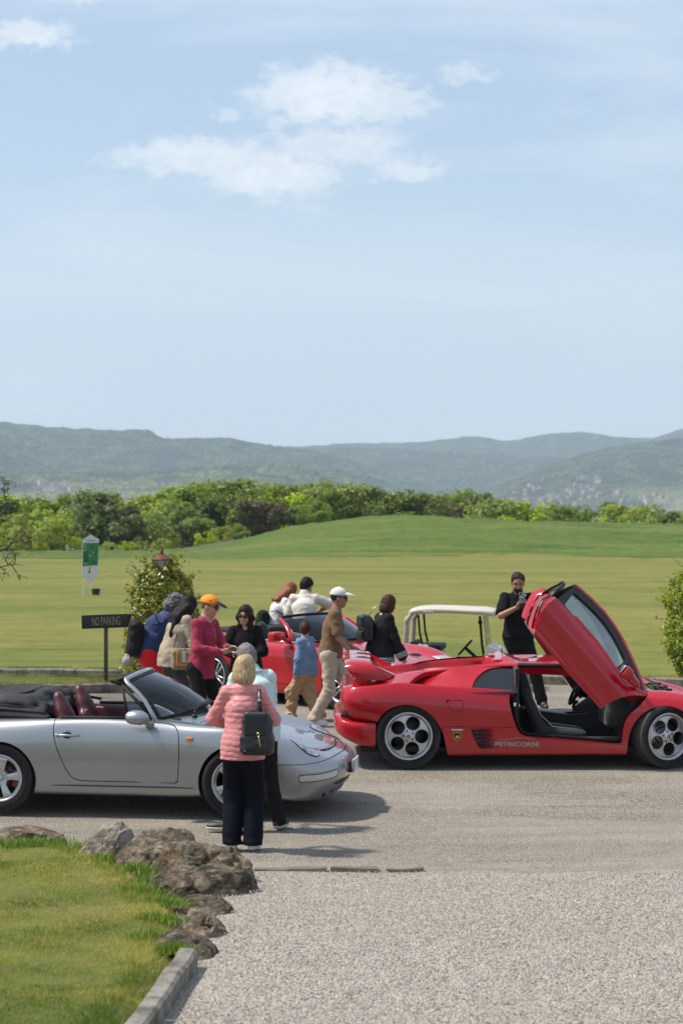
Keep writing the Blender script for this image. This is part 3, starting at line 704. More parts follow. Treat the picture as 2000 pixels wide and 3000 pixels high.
def net_surf(net, nu=150, nv=56, breaks=(), ubreaks=()):
    """net[i][j] control points -> dense surface; v (section) may have creases at column indices in breaks"""
    net = np.array(net, float); ni, nj = net.shape[:2]
    du = np.linalg.norm(np.diff(net, axis=0), axis=2).mean(1); tu = np.concatenate([[0], np.cumsum(np.maximum(du, 1e-4))])
    dv = np.linalg.norm(np.diff(net, axis=1), axis=2).mean(0); tv = np.concatenate([[0], np.cumsum(np.maximum(dv, 1e-4))])
    def seg(ts, Y, t, br):
        cuts = [0] + sorted(br) + [len(ts) - 1]; out = np.zeros((len(t),) + Y.shape[1:])
        for a, b in zip(cuts[:-1], cuts[1:]):
            m = (t >= ts[a] - 1e-9) & (t <= ts[b] + 1e-9)
            if not m.any(): continue
            out[m] = cspline(ts[a:b + 1], Y[a:b + 1], t[m]) if b - a > 1 else Y[a] + (Y[b] - Y[a]) * ((t[m] - ts[a]) / (ts[b] - ts[a])).reshape((-1,) + (1,) * (Y.ndim - 1))
        return out
    def samples(ts, n, br):
        out = []
        cuts = [0] + sorted(br) + [len(ts) - 1]
        for a, b in zip(cuts[:-1], cuts[1:]):
            m = max(2, int(round(n * (ts[b] - ts[a]) / ts[-1])) + 1); out += list(np.linspace(ts[a], ts[b], m))[:-1]
        return np.array(out + [ts[-1]])
    u = samples(tu, nu, ubreaks); v = samples(tv, nv, breaks)
    R1 = seg(tu, net, u, ubreaks); R2 = seg(tv, np.swapaxes(R1, 0, 1), v, breaks); G_ = np.swapaxes(R2, 0, 1)
    nu_, nv_ = len(u), len(v); dU = np.gradient(G_, axis=0); dV = np.gradient(G_, axis=1); Nn = np.cross(dU, dV)
    ln = np.linalg.norm(Nn, axis=2, keepdims=True)
    for k in range(nv_):                                     # pinched ends borrow their neighbour's normal
        if ln[0, k] < 1e-9: Nn[0, k] = Nn[1, k]
        if ln[-1, k] < 1e-9: Nn[-1, k] = Nn[-2, k]
    Nn = Nn / (np.linalg.norm(Nn, axis=2, keepdims=True) + 1e-12)
    V = G_.reshape(-1, 3); N = Nn.reshape(-1, 3)
    jj = np.interp(v, tv, np.arange(nj)); ii = np.interp(u, tu, np.arange(ni))
    A = np.stack(np.meshgrid(ii, jj, indexing='ij'), -1).reshape(-1, 2)
    F = [(i * nv_ + j, (i + 1) * nv_ + j, (i + 1) * nv_ + j + 1, i * nv_ + j + 1) for i in range(nu_ - 1) for j in range(nv_ - 1)]
    return Surf(V, N, A, F)
def border_tube(S, r, name, mat, parent, seg=6, off=0.0):
    nx = {}
    for a, b in S.border(): nx.setdefault(a, b)
    if not nx: return
    best = []
    seen = set()
    for s0 in list(nx):
        if s0 in seen: continue
        loop = [s0]; seen.add(s0); c = nx.get(s0)
        while c is not None and c not in seen: loop.append(c); seen.add(c); c = nx.get(c)
        if len(loop) > len(best): best = loop
    pts = [S.V[i] + S.N[i] * off for i in best]; keep = [pts[0]]
    for q in pts[1:]:
        if np.linalg.norm(q - keep[-1]) > r * .6: keep.append(q)
    mb = MB(); mb.tube(keep + keep[:2], r, seg, cap=False); return mb.build(name, mat, parent)
def pair(S, name, mat, parent):
    a = S.build(name, mat, parent); b = S.mirror().build(name, mat, parent); return a, b
def poly_sd(poly, a, b):
    """signed distance to a polygon, negative inside"""
    P_ = np.asarray(poly, float); a = np.asarray(a, float); b = np.asarray(b, float)
    d = np.full(a.shape, 1e9); ins = np.zeros(a.shape, bool); n = len(P_)
    for i in range(n):
        p, q = P_[i], P_[(i + 1) % n]; e = q - p; wa, wb = a - p[0], b - p[1]
        t = np.clip((wa * e[0] + wb * e[1]) / (e @ e + 1e-12), 0, 1); d = np.minimum(d, (wa - e[0] * t) ** 2 + (wb - e[1] * t) ** 2)
        c = ((p[1] > b) != (q[1] > b)); 
        with np.errstate(divide='ignore', invalid='ignore'): xi = (q[0] - p[0]) * (b - p[1]) / (q[1] - p[1]) + p[0]
        ins ^= c & (a < xi)
    d = np.sqrt(d); return np.where(ins, -d, d)
def side_g(poly, vmax=None, vmin=None, ax=(0, 2), off=0.0, sgn=1):
    def g(V, A, N):
        r = sgn * (poly_sd(poly, V[:, ax[0]], V[:, ax[1]]) - off)
        if vmax is not None: r = np.maximum(r, (A[:, 1] - vmax) * 0.1)
        if vmin is not None: r = np.maximum(r, (vmin - A[:, 1]) * 0.1)
        return r
    return g
def neg(g): return lambda V, A, N: -g(V, A, N)
def offs(g, d): return lambda V, A, N: g(V, A, N) + d
def panel(S, g, gap=0.0035, lip=0.018):
    """split a sheet into (rest, panel) with a shut line between them"""
    inside = S.pick(offs(g, gap)).lip(lip); rest = S.pick(offs(neg(g), gap)); rest = rest.lip(lip)
    rest.new[:] = False; inside.new[:] = False
    return rest, inside
def sheet_grid(u, v, fn, name=None):
    """dense grid from a point function"""
    U, W = np.meshgrid(u, v, indexing='ij'); G_ = np.array(fn(U, W)); G_ = np.moveaxis(G_, 0, -1)
    dU = np.gradient(G_, axis=0); dV = np.gradient(G_, axis=1); Nn = np.cross(dU, dV); Nn /= (np.linalg.norm(Nn, axis=2, keepdims=True) + 1e-12)
    nu_, nv_ = len(u), len(v); F = [(i * nv_ + j, (i + 1) * nv_ + j, (i + 1) * nv_ + j + 1, i * nv_ + j + 1) for i in range(nu_ - 1) for j in range(nv_ - 1)]
    A = np.stack([U, W], -1).reshape(-1, 2); return Surf(G_.reshape(-1, 3), Nn.reshape(-1, 3), A, F)
# ---------------------------------------------------------------- wheels
def text_mesh(txt, size, depth=0.001, squash=1.0, bold=0.0, shear=0.0):
    c = bpy.data.curves.new('t', 'FONT'); c.body = txt; c.size = size; c.extrude = depth; c.offset = bold; c.align_x = 'CENTER'; c.align_y = 'CENTER'; c.resolution_u = 3; c.shear = shear
    o = bpy.data.objects.new('t', c); COL.objects.link(o); dg = bpy.context.evaluated_depsgraph_get(); me = o.evaluated_get(dg).to_mesh()
    V = np.array([v.co[:] for v in me.vertices]); F = [tuple(p.vertices) for p in me.polygons]; o.evaluated_get(dg).to_mesh_clear()
    bpy.data.objects.remove(o); bpy.data.curves.remove(c); V[:, 0] *= squash; return V, F
TYRE = None
def tyre_mat():
    m, t, b, out = new_mat('tyre_rubber'); co = coords(t); sp = t.node('ShaderNodeSeparateXYZ'); t.link(co, sp.inputs[0])
    r = t.math('SQRT', t.math('ADD', t.math('POWER', sp.outputs[0], 2.0), t.math('POWER', sp.outputs[2], 2.0)))
    n = t.noise(co, 30, 4, 0.6); c = t.mix(t.rng(n, 0.3, 0.7), (0.010, 0.010, 0.011), (0.024, 0.0235, 0.023))
    c = t.mix(t.math('MULTIPLY', t.rng(r, 0.285, 0.33), 0.5), c, (0.10, 0.09, 0.08))
    t.put(b.inputs['Base Color'], c); b.inputs['Roughness'].default_value = 0.75; b.inputs['Specular IOR Level'].default_value = 0.2
    t.put(b.inputs['Normal'], t.bump(n, 0.25, 0.003)); return m
TYRE = tyre_mat()
DISC = pm('brake_disc', (0.16, 0.155, 0.15), 0.4, 0.9, noise=0.2)
def tyre_shape(mb, Rr, W, Rim, tread=True):
    h = Rr - Rim; prof = [(Rim - 0.012, -W * 0.40), (Rim + 0.004, -W * 0.44), (Rim + h * 0.25, -W * 0.49), (Rim + h * 0.55, -W * 0.505), (Rim + h * 0.80, -W * 0.485), (Rim + h * 0.95, -W * 0.44), (Rr, -W * 0.38)]
    g = 0.007
    for c in (-0.24, -0.08, 0.08, 0.24): prof += [(Rr, W * (c - 0.028)), (Rr - g, W * (c - 0.02)), (Rr - g, W * (c + 0.02)), (Rr, W * (c + 0.028))]
    prof += [(r, -y) for r, y in reversed(prof[:7])]
    seg = 96; mb.lathe(prof, seg, 'y')
    # shoulder tread blocks on both sides
    for k in range(84):
        a = 2 * math.pi * k / 84
        for sgn in (-1, 1):
            M = Matrix.Rotation(a, 4, 'Y')
            mb.box((Rr - 0.003, sgn * W * 0.405, 0), (0.0045, W * 0.05, 0.0085), M=M)
def disc_face(Rr, y_fn, holes, nr=26, na=160, r0=0.0):
    def fn(U, W): return (U * np.cos(W), y_fn(U, W), U * np.sin(W))
    S = sheet_grid(np.linspace(max(r0, 0.002), Rr, nr), np.linspace(0, 2 * math.pi, na), fn)
    if np.mean(S.N[:, 1]) > 0: S.N = -S.N; S.F = [f[::-1] for f in S.F]
    for g in holes: S = S.pick(neg(g))
    return S
def make_wheel(style, Rr, W, Rim, col, caliper=None, mats=None):
    """wheel built round the Y axis, outer face towards -Y, returned as a root to copy"""
    root = bpy.data.objects.new('wheel', None); COL.objects.link(root)
    mb = MB(); tyre_shape(mb, Rr, W, Rim); mb.build('tyre', TYRE, root, autos=35)
    yo = -W * 0.44
    mb = MB(); mb.lathe([(Rim + 0.006, yo), (Rim + 0.004, yo - 0.006), (Rim - 0.012, yo - 0.006), (Rim - 0.020, yo + 0.012), (Rim - 0.032, yo + 0.03), (Rim - 0.036, W * 0.40), (Rim, W * 0.42), (Rim - 0.014, W * 0.42), (Rim - 0.044, W * 0.36), (Rim - 0.044, yo + 0.06)], 64, 'y')
    mb.build('rim', col, root)
    mb = MB(); mb.lathe([(0.001, 0.03), (Rim * 0.66, 0.03), (Rim * 0.66, 0.055), (0.001, 0.055)], 48, 'y'); mb.lathe([(0.001, 0.0), (Rim * 0.36, 0.0), (Rim * 0.38, 0.03), (0.001, 0.04)], 32, 'y'); mb.build('brake_disc', DISC, root)
    if caliper:
        mb = MB()
        for a in np.linspace(-0.45, 0.45, 7):
            an = caliper[1] + a; mb.box((math.cos(an) * Rim * 0.66, 0.03, math.sin(an) * Rim * 0.66), (0.032, 0.045, 0.022), 0.008, rot=(0, -an, 0))
        mb.build('brake_caliper', caliper[0], root)
    if style == 'five_hole':
        hr = 0.0665 * Rim / 0.228; hc = 0.128 * Rim / 0.228
        yf = lambda U, A_: yo + 0.030 - 0.012 * (1 - sstep(0.03, 0.09, U)) - 0.026 * sstep(Rim * 0.72, Rim * 0.98, U) * 0 + 0.022 * np.exp(-((U - Rim * 0.90) / (Rim * 0.05)) ** 2) * 0 + 0.008 * sstep(Rim * 0.55, Rim * 0.9, U)
        holes = []
        for k in range(5):
            a = R(90 + 72 * k)
            holes.append(lambda V, A_, N, a=a: np.hypot(V[:, 0] - hc * math.cos(a), V[:, 2] - hc * math.sin(a)) - hr)
        S = disc_face(Rim - 0.012, yf, holes, 40, 200).lip(0.03); S.build('spoke_disc', col, root)
        mb = MB()                                            # raised rings round the holes
        for k in range(5):
            a = R(90 + 72 * k); n = 28
            pts = [(hc * math.cos(a) + (hr + 0.003) * math.cos(2 * math.pi * i / n), yo + 0.029, hc * math.sin(a) + (hr + 0.003) * math.sin(2 * math.pi * i / n)) for i in range(n + 1)]
            mb.tube(pts, 0.004, 6, cap=False)
        mb.build('hole_ring', col, root)['kind'] = 'stuff'
        mb = MB()
        for k in range(20):
            a = 2 * math.pi * (k + 0.5) / 20; mb.lathe([(0.0001, -0.006), (0.0065, -0.004), (0.0065, 0.010)], 8, 'y', c=((Rim * 0.905) * math.cos(a), yo + 0.026, (Rim * 0.905) * math.sin(a)))
        mb.build('rim_bolt', DARKM, root)['kind'] = 'stuff'
        mb = MB(); mb.lathe([(0.0001, yo + 0.008), (0.018, yo + 0.008), (0.026, yo + 0.012), (0.030, yo + 0.02), (0.032, yo + 0.04)], 28, 'y'); mb.build('centre_cap', CHROME, root)
        bl = MB(); bl.lathe([(0.0001, yo + 0.004), (0.017, yo + 0.004), (0.018, yo + 0.01)], 24, 'y'); bl.build('cap_disc', BLACK, root)
        bl = MB(); bl.prism([(-.010, -.002), (-.004, .007), (.010, .004), (.006, -.003), (.001, .001), (-.003, -.009)], yo + .002, yo + .004); bl.build('cap_emblem', CHROME, root)
        nb = 5; br = 0.056
    elif style == 'cup':
        def hole(k):
            a0 = R(90 + 36 + 72 * k)
            pl = rounded([(0.078, -0.024), (0.078, 0.024), (Rim * 0.80, 0.080), (Rim * 0.86, 0.0), (Rim * 0.80, -0.080)], [0.012, 0.012, 0.025, 0.09, 0.025])
            def g(V, A_, N):
                x = V[:, 0] * math.cos(a0) + V[:, 2] * math.sin(a0); y = -V[:, 0] * math.sin(a0) + V[:, 2] * math.cos(a0); return poly_sd(pl, x, y)
            return g
        yf = lambda U, A_: yo + 0.020 + 0.045 * (1 - sstep(0.0, Rim * 0.8, U)) * 0.5 - 0.008 * np.cos(5 * (A_ - R(90))) * sstep(0.05, 0.1, U) * (1 - sstep(Rim * 0.8, Rim * 0.95, U))
        S = disc_face(Rim - 0.012, yf, [hole(k) for k in range(5)], 36, 200).lip(0.035); S.build('spoke_disc', col, root)
        mb = MB(); mb.lathe([(0.0001, yo + 0.022), (0.02, yo + 0.022), (0.032, yo + 0.028), (0.036, yo + 0.045)], 28, 'y'); mb.build('centre_cap', col, root)
        nb = 5; br = 0.062
    else:  # five pairs of slim spokes
        mb = MB()
        for k in range(5):
            a = R(90 + 72 * k)
            for sd in (-1, 1):
                M = Matrix.Rotation(-a, 4, 'Y')
                pts = [(0.04, yo + 0.045, sd * 0.016), (0.10, yo + 0.030, sd * 0.024), (Rim * 0.95, yo + 0.022, sd * 0.045)]
                mb.tube(pts, [0.015, 0.012, 0.015], 8, M=M)
        mb.lathe([(0.0001, yo + 0.03), (0.05, yo + 0.033), (0.06, yo + 0.05), (0.05, yo + 0.08)], 28, 'y'); mb.build('spokes', col, root)
        mb = MB(); mb.lathe([(0.0001, yo + 0.018), (0.022, yo + 0.020), (0.03, yo + 0.035)], 24, 'y'); mb.build('centre_cap', CHROME, root)
        nb = 5; br = 0.045
    for k in range(nb):
        a = R(90 + 36 + 72 * k); mb = MB(); mb.lathe([(0.0001, yo + 0.006), (0.009, yo + 0.007), (0.010, yo + 0.04)], 6 if style != 'cup' else 10, 'y', c=(br * math.cos(a), 0, br * math.sin(a)))
        mb.build('wheel_bolt', DARKM if style == 'five_hole' else CHROME, root)
    return root
def put_wheel(proto, parent, x, y, r, steer=0.0, first=False, spin=0.0):
    """a wheel is a part of the car and its tyre, rim, ... are sub-parts"""
    w = proto if first else copy_tree(proto)
    w.parent = parent; w.location = (x, y, r); w.rotation_euler = Euler((0, 0, steer if y < 0 else steer + math.pi)); 
    if spin: w.rotation_mode = 'XYZ'; w.rotation_euler = (Matrix.Rotation(w.rotation_euler.z, 4, 'Z') @ Matrix.Rotation(spin, 4, 'Y')).to_euler()
    return w
# ---------------------------------------------------------------- soft shapes by distance field
class Sdf:
    def __init__(s, lo, hi, h):
        s.lo = np.array(lo, float); s.h = h; n = np.ceil((np.array(hi) - s.lo) / h).astype(int) + 1; s.n = n
        s.D = np.full(tuple(n), 0.25); s.ax = [s.lo[i] + h * np.arange(n[i]) for i in range(3)]
    def _win(s, lo, hi):
        a = np.clip(np.floor((np.array(lo) - s.lo) / s.h).astype(int) - 1, 0, s.n); b = np.clip(np.ceil((np.array(hi) - s.lo) / s.h).astype(int) + 2, 0, s.n)
        return tuple(slice(a[i], max(b[i], a[i])) for i in range(3))
    def _pts(s, w): return np.meshgrid(*[s.ax[i][w[i]] for i in range(3)], indexing='ij', sparse=True)
    def _put(s, w, d, k, op):
        A = s.D[w]
        if op == 'add':
            if k > 0: hh = np.clip(0.5 + 0.5 * (A - d) / k, 0, 1); s.D[w] = A * (1 - hh) + d * hh - k * hh * (1 - hh)
            else: s.D[w] = np.minimum(A, d)
        else:
            d = -d
            if k > 0: hh = np.clip(0.5 - 0.5 * (A - d) / k, 0, 1); s.D[w] = A * (1 - hh) + d * hh + k * hh * (1 - hh)
            else: s.D[w] = np.maximum(A, d)
    def cone(s, a, b, ra, rb, k=0.02, op='add', flat=None):
        """tapered capsule; flat = (axis vector, factor) squashes the section"""
        a = np.array(a, float); b = np.array(b, float); m = max(ra, rb) + k + 0.04
        w = s._win(np.minimum(a, b) - m, np.maximum(a, b) + m)
        if 0 in s.D[w].shape: return s
        X, Y, Z = s._pts(w); ba = b - a; L = ba @ ba + 1e-12
        px, py, pz = X - a[0], Y - a[1], Z - a[2]
        t = np.clip((px * ba[0] + py * ba[1] + pz * ba[2]) / L, 0, 1)
        qx, qy, qz = px - t * ba[0], py - t * ba[1], pz - t * ba[2]
        if flat is not None:
            f, q = np.array(flat[0], float), flat[1]; f = f / np.linalg.norm(f); c = (qx * f[0] + qy * f[1] + qz * f[2]) * (q - 1)
            qx, qy, qz = qx + c * f[0], qy + c * f[1], qz + c * f[2]
            d = (np.sqrt(qx * qx + qy * qy + qz * qz) - (ra + (rb - ra) * t)) / (1 + 0.5 * max(q - 1, 0))
        else: d = np.sqrt(qx * qx + qy * qy + qz * qz) - (ra + (rb - ra) * t)
        s._put(w, d, k, op); return s
    def ell(s, c, r, k=0.02, rot=None, op='add', box=0.0):
        c = np.array(c, float); r = np.array(r, float); m = r.max() + k + 0.03; w = s._win(c - m, c + m)
        if 0 in s.D[w].shape: return s
        X, Y, Z = s._pts(w); p = np.stack(np.broadcast_arrays(X - c[0], Y - c[1], Z - c[2]), -1)
        if rot is not None: p = p @ np.array(rot)
        if box > 0:
            q = np.abs(p) - (r - box); d = np.linalg.norm(np.maximum(q, 0), axis=-1) + np.minimum(q.max(-1), 0) - box
        else:
            k0 = np.linalg.norm(p / r, axis=-1); k1 = np.linalg.norm(p / (r * r), axis=-1); d = k0 * (k0 - 1) / (k1 + 1e-9)
        s._put(w, d, k, op); return s
    def plane(s, p, n, k=0.0):
        """keep only the side the normal points away from"""
        n = np.array(n, float); n /= np.linalg.norm(n); X, Y, Z = s._pts((slice(None),) * 3)
        d = -((X - p[0]) * n[0] + (Y - p[1]) * n[1] + (Z - p[2]) * n[2]); s._put((slice(None),) * 3, d, k, 'sub'); return s
    def disp(s, fn):
        X, Y, Z = s._pts((slice(None),) * 3); m = np.abs(s.D) < 0.06
        XX, YY, ZZ = np.broadcast_arrays(X, Y, Z); s.D[m] -= fn(XX[m], YY[m], ZZ[m]); return s
    def mesh(s):
        D = s.D.copy(); D[0] = D[-1] = 0.1; D[:, 0] = D[:, -1] = 0.1; D[:, :, 0] = D[:, :, -1] = 0.1
        I = D < 0; c = [I[dx:I.shape[0] - 1 + dx, dy:I.shape[1] - 1 + dy, dz:I.shape[2] - 1 + dz] for dx in (0, 1) for dy in (0, 1) for dz in (0, 1)]
        cnt = sum(x.astype(np.int8) for x in c); cells = (cnt > 0) & (cnt < 8); idx = np.full(cells.shape, -1); ii = np.argwhere(cells)
        if len(ii) == 0: return np.zeros((0, 3)), []
        idx[cells] = np.arange(len(ii)); acc = np.zeros((len(ii), 3)); num = np.zeros(len(ii))
        cor = [(dx, dy, dz) for dx in (0, 1) for dy in (0, 1) for dz in (0, 1)]
        for a in cor:
            for ax in range(3):
                if a[ax]: continue
                b = list(a); b[ax] = 1
                va = D[ii[:, 0] + a[0], ii[:, 1] + a[1], ii[:, 2] + a[2]]; vb = D[ii[:, 0] + b[0], ii[:, 1] + b[1], ii[:, 2] + b[2]]
                m = (va < 0) != (vb < 0); t = np.where(m, va / (va - vb + 1e-12), 0); p = np.array(a, float) + 0 * acc; p[:, ax] += t
                acc[m] += p[m]; num[m] += 1
        V = s.lo + s.h * (ii + acc / num[:, None]); F = []
        for ax in range(3):
            o = [k for k in range(3) if k != ax]; sl = [slice(1, -1)] * 3; sl[ax] = slice(0, -1)
            A = I[tuple(sl)]; sl2 = list(sl); sl2[ax] = slice(1, None); B = I[tuple(sl2)]
            e = np.argwhere(A != B)
            if len(e) == 0: continue
            base = e.copy(); base[:, o[0]] += 1; base[:, o[1]] += 1
            fl = A[e[:, 0], e[:, 1], e[:, 2]]
            def at(d0, d1):
                q = base.copy(); q[:, o[0]] -= d0; q[:, o[1]] -= d1; return idx[q[:, 0], q[:, 1], q[:, 2]]
            q = np.stack([at(1, 1), at(0, 1), at(0, 0), at(1, 0)], 1)
            if ax == 1: fl = ~fl
            q[~fl] = q[~fl][:, ::-1]; F.append(q)
        F = np.vstack(F); F = F[(F >= 0).all(1)]; return V, F
    def build(s, name, mat, parent=None, label=None, relax=1):
        V, F = s.mesh()
        if relax and len(V):
            for _ in range(relax):
                acc = np.zeros_like(V); n = np.zeros(len(V))
                for a, b in ((0, 1), (1, 2), (2, 3), (3, 0)):
                    np.add.at(acc, F[:, a], V[F[:, b]]); np.add.at(n, F[:, a], 1); np.add.at(acc, F[:, b], V[F[:, a]]); np.add.at(n, F[:, b], 1)
                V = 0.5 * V + 0.5 * acc / np.maximum(n, 1)[:, None]
        me = bpy.data.meshes.new(name); me.vertices.add(len(V)); me.vertices.foreach_set('co', V.astype(np.float32).ravel())
        me.loops.add(F.size); me.loops.foreach_set('vertex_index', F.astype(np.int32).ravel()); me.polygons.add(len(F))
        me.polygons.foreach_set('loop_start', np.arange(0, F.size, 4, dtype=np.int32)); me.polygons.foreach_set('use_smooth', np.ones(len(F), bool))
        me.update(calc_edges=True); me.materials.append(mat)
        o = bpy.data.objects.new(name, me); COL.objects.link(o)
        if parent is not None: o.parent = parent
        if label: o['label'] = label
        return o
# ---------------------------------------------------------------- silver convertible
SILVER = paint('silver_paint', (0.36, 0.37, 0.385), 0.80, 0.36, 0.2, 0.06)
M_glass = glass_mat('windscreen_glass', (0.97, 0.985, 0.98), 1.0, dust=0.0)
M_clear = glass_mat('clear_lens', (0.92, 0.93, 0.93), 1.2)
M_burg = pm('burgundy_leather', (0.085, 0.014, 0.020), 0.45, noise=0.2, bump=0.15, bscale=160, bdist=0.002)
M_cloth_blk = pm('black_soft_top_cloth', (0.016, 0.016, 0.018), 0.8, noise=0.3, bump=0.3, bscale=300, bdist=0.002)
M_orange = pm('orange_lens', (0.75, 0.22, 0.02), 0.15, coat=1.0, noise=0.15, nscale=60)
M_white_lens = pm('pearl_lens', (0.55, 0.53, 0.48), 0.2, coat=1.0, noise=0.2, nscale=30, stretch=(1, 8, 1))
M_refl = pm('lamp_reflector', (0.62, 0.63, 0.65), 0.35, 0.6, noise=0.35, nscale=25, stretch=(1, 9, 1))
M_lens_front = glass_lens('headlamp_lens')
M_plate = pm('plate_white', (0.62, 0.62, 0.60), 0.4, noise=0.1)
M_blue = pm('plate_blue', (0.02, 0.06, 0.35), 0.4)
M_red = pm('tail_lens', (0.30, 0.01, 0.01), 0.15, coat=1.0)
def _noop(): pass
def tube_part(name, pts, r, mat, parent, seg=8, flat=1.0, up=None, cap=True):
    mb = MB(); mb.tube(pts, r, seg, flat=flat, up=up, cap=cap); return mb.build(name, mat, parent)
def both(mb_fn):
    mb = MB(); mb_fn(mb, 1); mb_fn(mb, -1); return mb
def well(parent, x, r, rad, y0, y1, mat=BLACK):
    """dark liner of a wheel arch on both sides"""
    for s in (-1, 1):
        mb = MB(); n = 20; V = []
        for i in range(n + 1):
            a = math.pi * (-0.12 + 1.24 * i / n); V += [(x + rad * math.cos(a), s * y1, r + rad * math.sin(a)), (x + rad * math.cos(a), s * y0, r + rad * math.sin(a))]
        F = [(2 * i, 2 * i + 1, 2 * i + 3, 2 * i + 2) for i in range(n)]; mb.add(V, F, True)
        c = len(V); V2 = [(x + rad * math.cos(math.pi * (-0.12 + 1.24 * i / n)), s * y0, r + rad * math.sin(math.pi * (-0.12 + 1.24 * i / n))) for i in range(n + 1)]
        mb.add(V2, [tuple(range(n + 1))]); mb.build('wheel_well', mat, parent, recalc=False)
def silver_car():
    car = thing('parked_car', 'silver open-top convertible with its black hood folded down, parked at the left', 'car', (-3.113, 20.22, gz(-2, 20) - 0.0 + 0.012), R(-8.5))
    car.rotation_euler = Euler((R(0.6), 0, R(-8.5)))
    net = [
     # x handled per point: (x,y,z)
     [(-1.06,.50,.25),(-1.07,.55,.28),(-1.08,.58,.33),(-1.09,.60,.40),(-1.09,.60,.46),(-1.08,.58,.52),(-1.05,.50,.58),(-1.04,.42,.60),(-1.04,.25,.61),(-1.04,0,.61)],
     [(-.98,.60,.20),(-1.0,.72,.22),(-1.0,.76,.30),(-1.0,.78,.40),(-1.0,.78,.50),(-.99,.75,.58),(-.96,.66,.66),(-.95,.52,.69),(-.95,.30,.71),(-.95,0,.72)]]
    def row(x, pts): net.append([(x, y, z) for y, z in pts])
    row(-.70, [(.6,.18),(.80,.20),(.83,.27),(.855,.42),(.865,.55),(.85,.66),(.77,.78),(.62,.82),(.35,.86),(0,.87)])
    row(-.35, [(.6,.17),(.83,.19),(.85,.26),(.87,.42),(.878,.58),(.865,.72),(.785,.83),(.64,.86),(.38,.90),(0,.91)])
    row(0, [(.6,.17),(.83,.19),(.855,.26),(.874,.42),(.882,.58),(.868,.73),(.79,.845),(.66,.872),(.4,.90),(0,.91)])
    row(.32, [(.6,.165),(.805,.188),(.830,.26),(.850,.42),(.862,.58),(.850,.735),(.787,.85),(.69,.875),(.4,.89),(0,.89)])
    row(.60, [(.6,.16),(.786,.187),(.806,.258),(.825,.42),(.84,.58),(.830,.74),(.782,.856),(.70,.876),(.4,.88),(0,.88)])
    row(1.0, [(.6,.16),(.780,.186),(.800,.257),(.820,.42),(.834,.58),(.825,.74),(.776,.862),(.70,.880),(.4,.88),(0,.88)])
    row(1.45, [(.6,.16),(.780,.185),(.800,.256),(.820,.42),(.832,.58),(.822,.74),(.766,.852),(.68,.872),(.4,.93),(0,.945)])
    row(1.75, [(.6,.16),(.786,.185),(.806,.256),(.828,.42),(.842,.58),(.832,.735),(.768,.836),(.66,.850),(.4,.893),(0,.915)])
    row(2.0, [(.6,.16),(.802,.195),(.822,.26),(.846,.42),(.860,.585),(.848,.735),(.778,.828),(.625,.808),(.38,.838),(0,.858)])
    row(2.272, [(.6,.16),(.81,.20),(.835,.26),(.862,.42),(.872,.58),(.855,.72),(.782,.815),(.62,.775),(.38,.785),(0,.80)])
    row(2.55, [(.6,.15),(.805,.19),(.828,.25),(.850,.38),(.858,.51),(.842,.645),(.765,.765),(.615,.728),(.38,.722),(0,.735)])
    row(2.80, [(.6,.14),(.78,.165),(.802,.225),(.822,.34),(.828,.455),(.808,.575),(.735,.685),(.605,.668),(.38,.655),(0,.668)])
    net.append([(2.94,.58,.14),(2.96,.70,.165),(2.97,.735,.235),(2.99,.765,.34),(3.0,.768,.43),(2.995,.745,.50),(2.98,.68,.575),(2.98,.56,.592),(3.0,.36,.585),(3.01,0,.595)])
    net.append([(3.02,.48,.15),(3.06,.57,.17),(3.09,.61,.24),(3.125,.635,.34),(3.13,.637,.42),(3.125,.615,.475),(3.10,.56,.53),(3.10,.46,.54),(3.12,.30,.54),(3.135,0,.548)])
    net.append([(3.07,.30,.155),(3.12,.36,.175),(3.165,.38,.24),(3.215,.395,.34),(3.225,.395,.415),(3.215,.38,.46),(3.195,.34,.495),(3.19,.28,.50),(3.20,.18,.50),(3.21,0,.508)])
    net.append([(3.10,.0,.155),(3.15,.0,.175),(3.20,.0,.24),(3.25,.0,.34),(3.26,.0,.412),(3.25,.0,.45),(3.23,.0,.475),(3.225,.0,.48),(3.225,.0,.484),(3.225,0,.488)])
    S = net_surf(net, 190, 72, breaks=(2,))
    if np.mean(S.N[:, 1]) < 0: S.N = -S.N; S.F = [f[::-1] for f in S.F]
    # wheel arches
    for (cx, r, zc) in ((0.0, .352, .318), (2.272, .348, .315)):
        S = S.pick(lambda V, A, N, cx=cx, r=r, zc=zc: np.maximum(-(np.hypot(V[:, 0] - cx, (V[:, 2] - zc)) - r), -1e9) if False else np.where(A[:, 1] < 6.2, -(np.hypot(V[:, 0] - cx, V[:, 2] - zc) - r), -1))
    # arch lip
    S = S.lip(0.03); S.new[:] = False
    # cockpit
    open_ = rounded([(-.42, -.2), (-.42, .62), (.45, .695), (1.42, .70), (1.545, .60), (1.72, .35), (1.80, -.2)], [.02, .15, .1, .06, .05, .1, .02])
    gO = side_g(open_, vmin=5.5, ax=(0, 1)); S = S.pick(neg(gO)); S = S.lip(0.03); S.new[:] = False
    # doors
    dp = rounded([(.528, .90), (.524, .80), (.537, .69), (.585, .55), (.645, .41), (.70, .325), (.79, .303), (1.72, .298), (1.742, .60), (1.732, .77), (1.69, .835), (1.60, .852), (1.47, .86), (1.47, .95), (.52, .95)], [.01, .03, .05, .05, .05, .06, .06, .03, .1, .05, .04, .02, .01, .01, .01])
    gD = side_g(dp, vmax=7.5, vmin=2.2); S, door = panel(S, gD, 0.004, 0.03)
    # front lid
    lid = rounded([(1.95, -.5), (1.95, .30), (1.86, .56), (2.2, .555), (2.6, .50), (2.9, .40), (3.03, .25), (3.065, -.5)], [.01, .1, .05, .1, .1, .08, .12, .01])
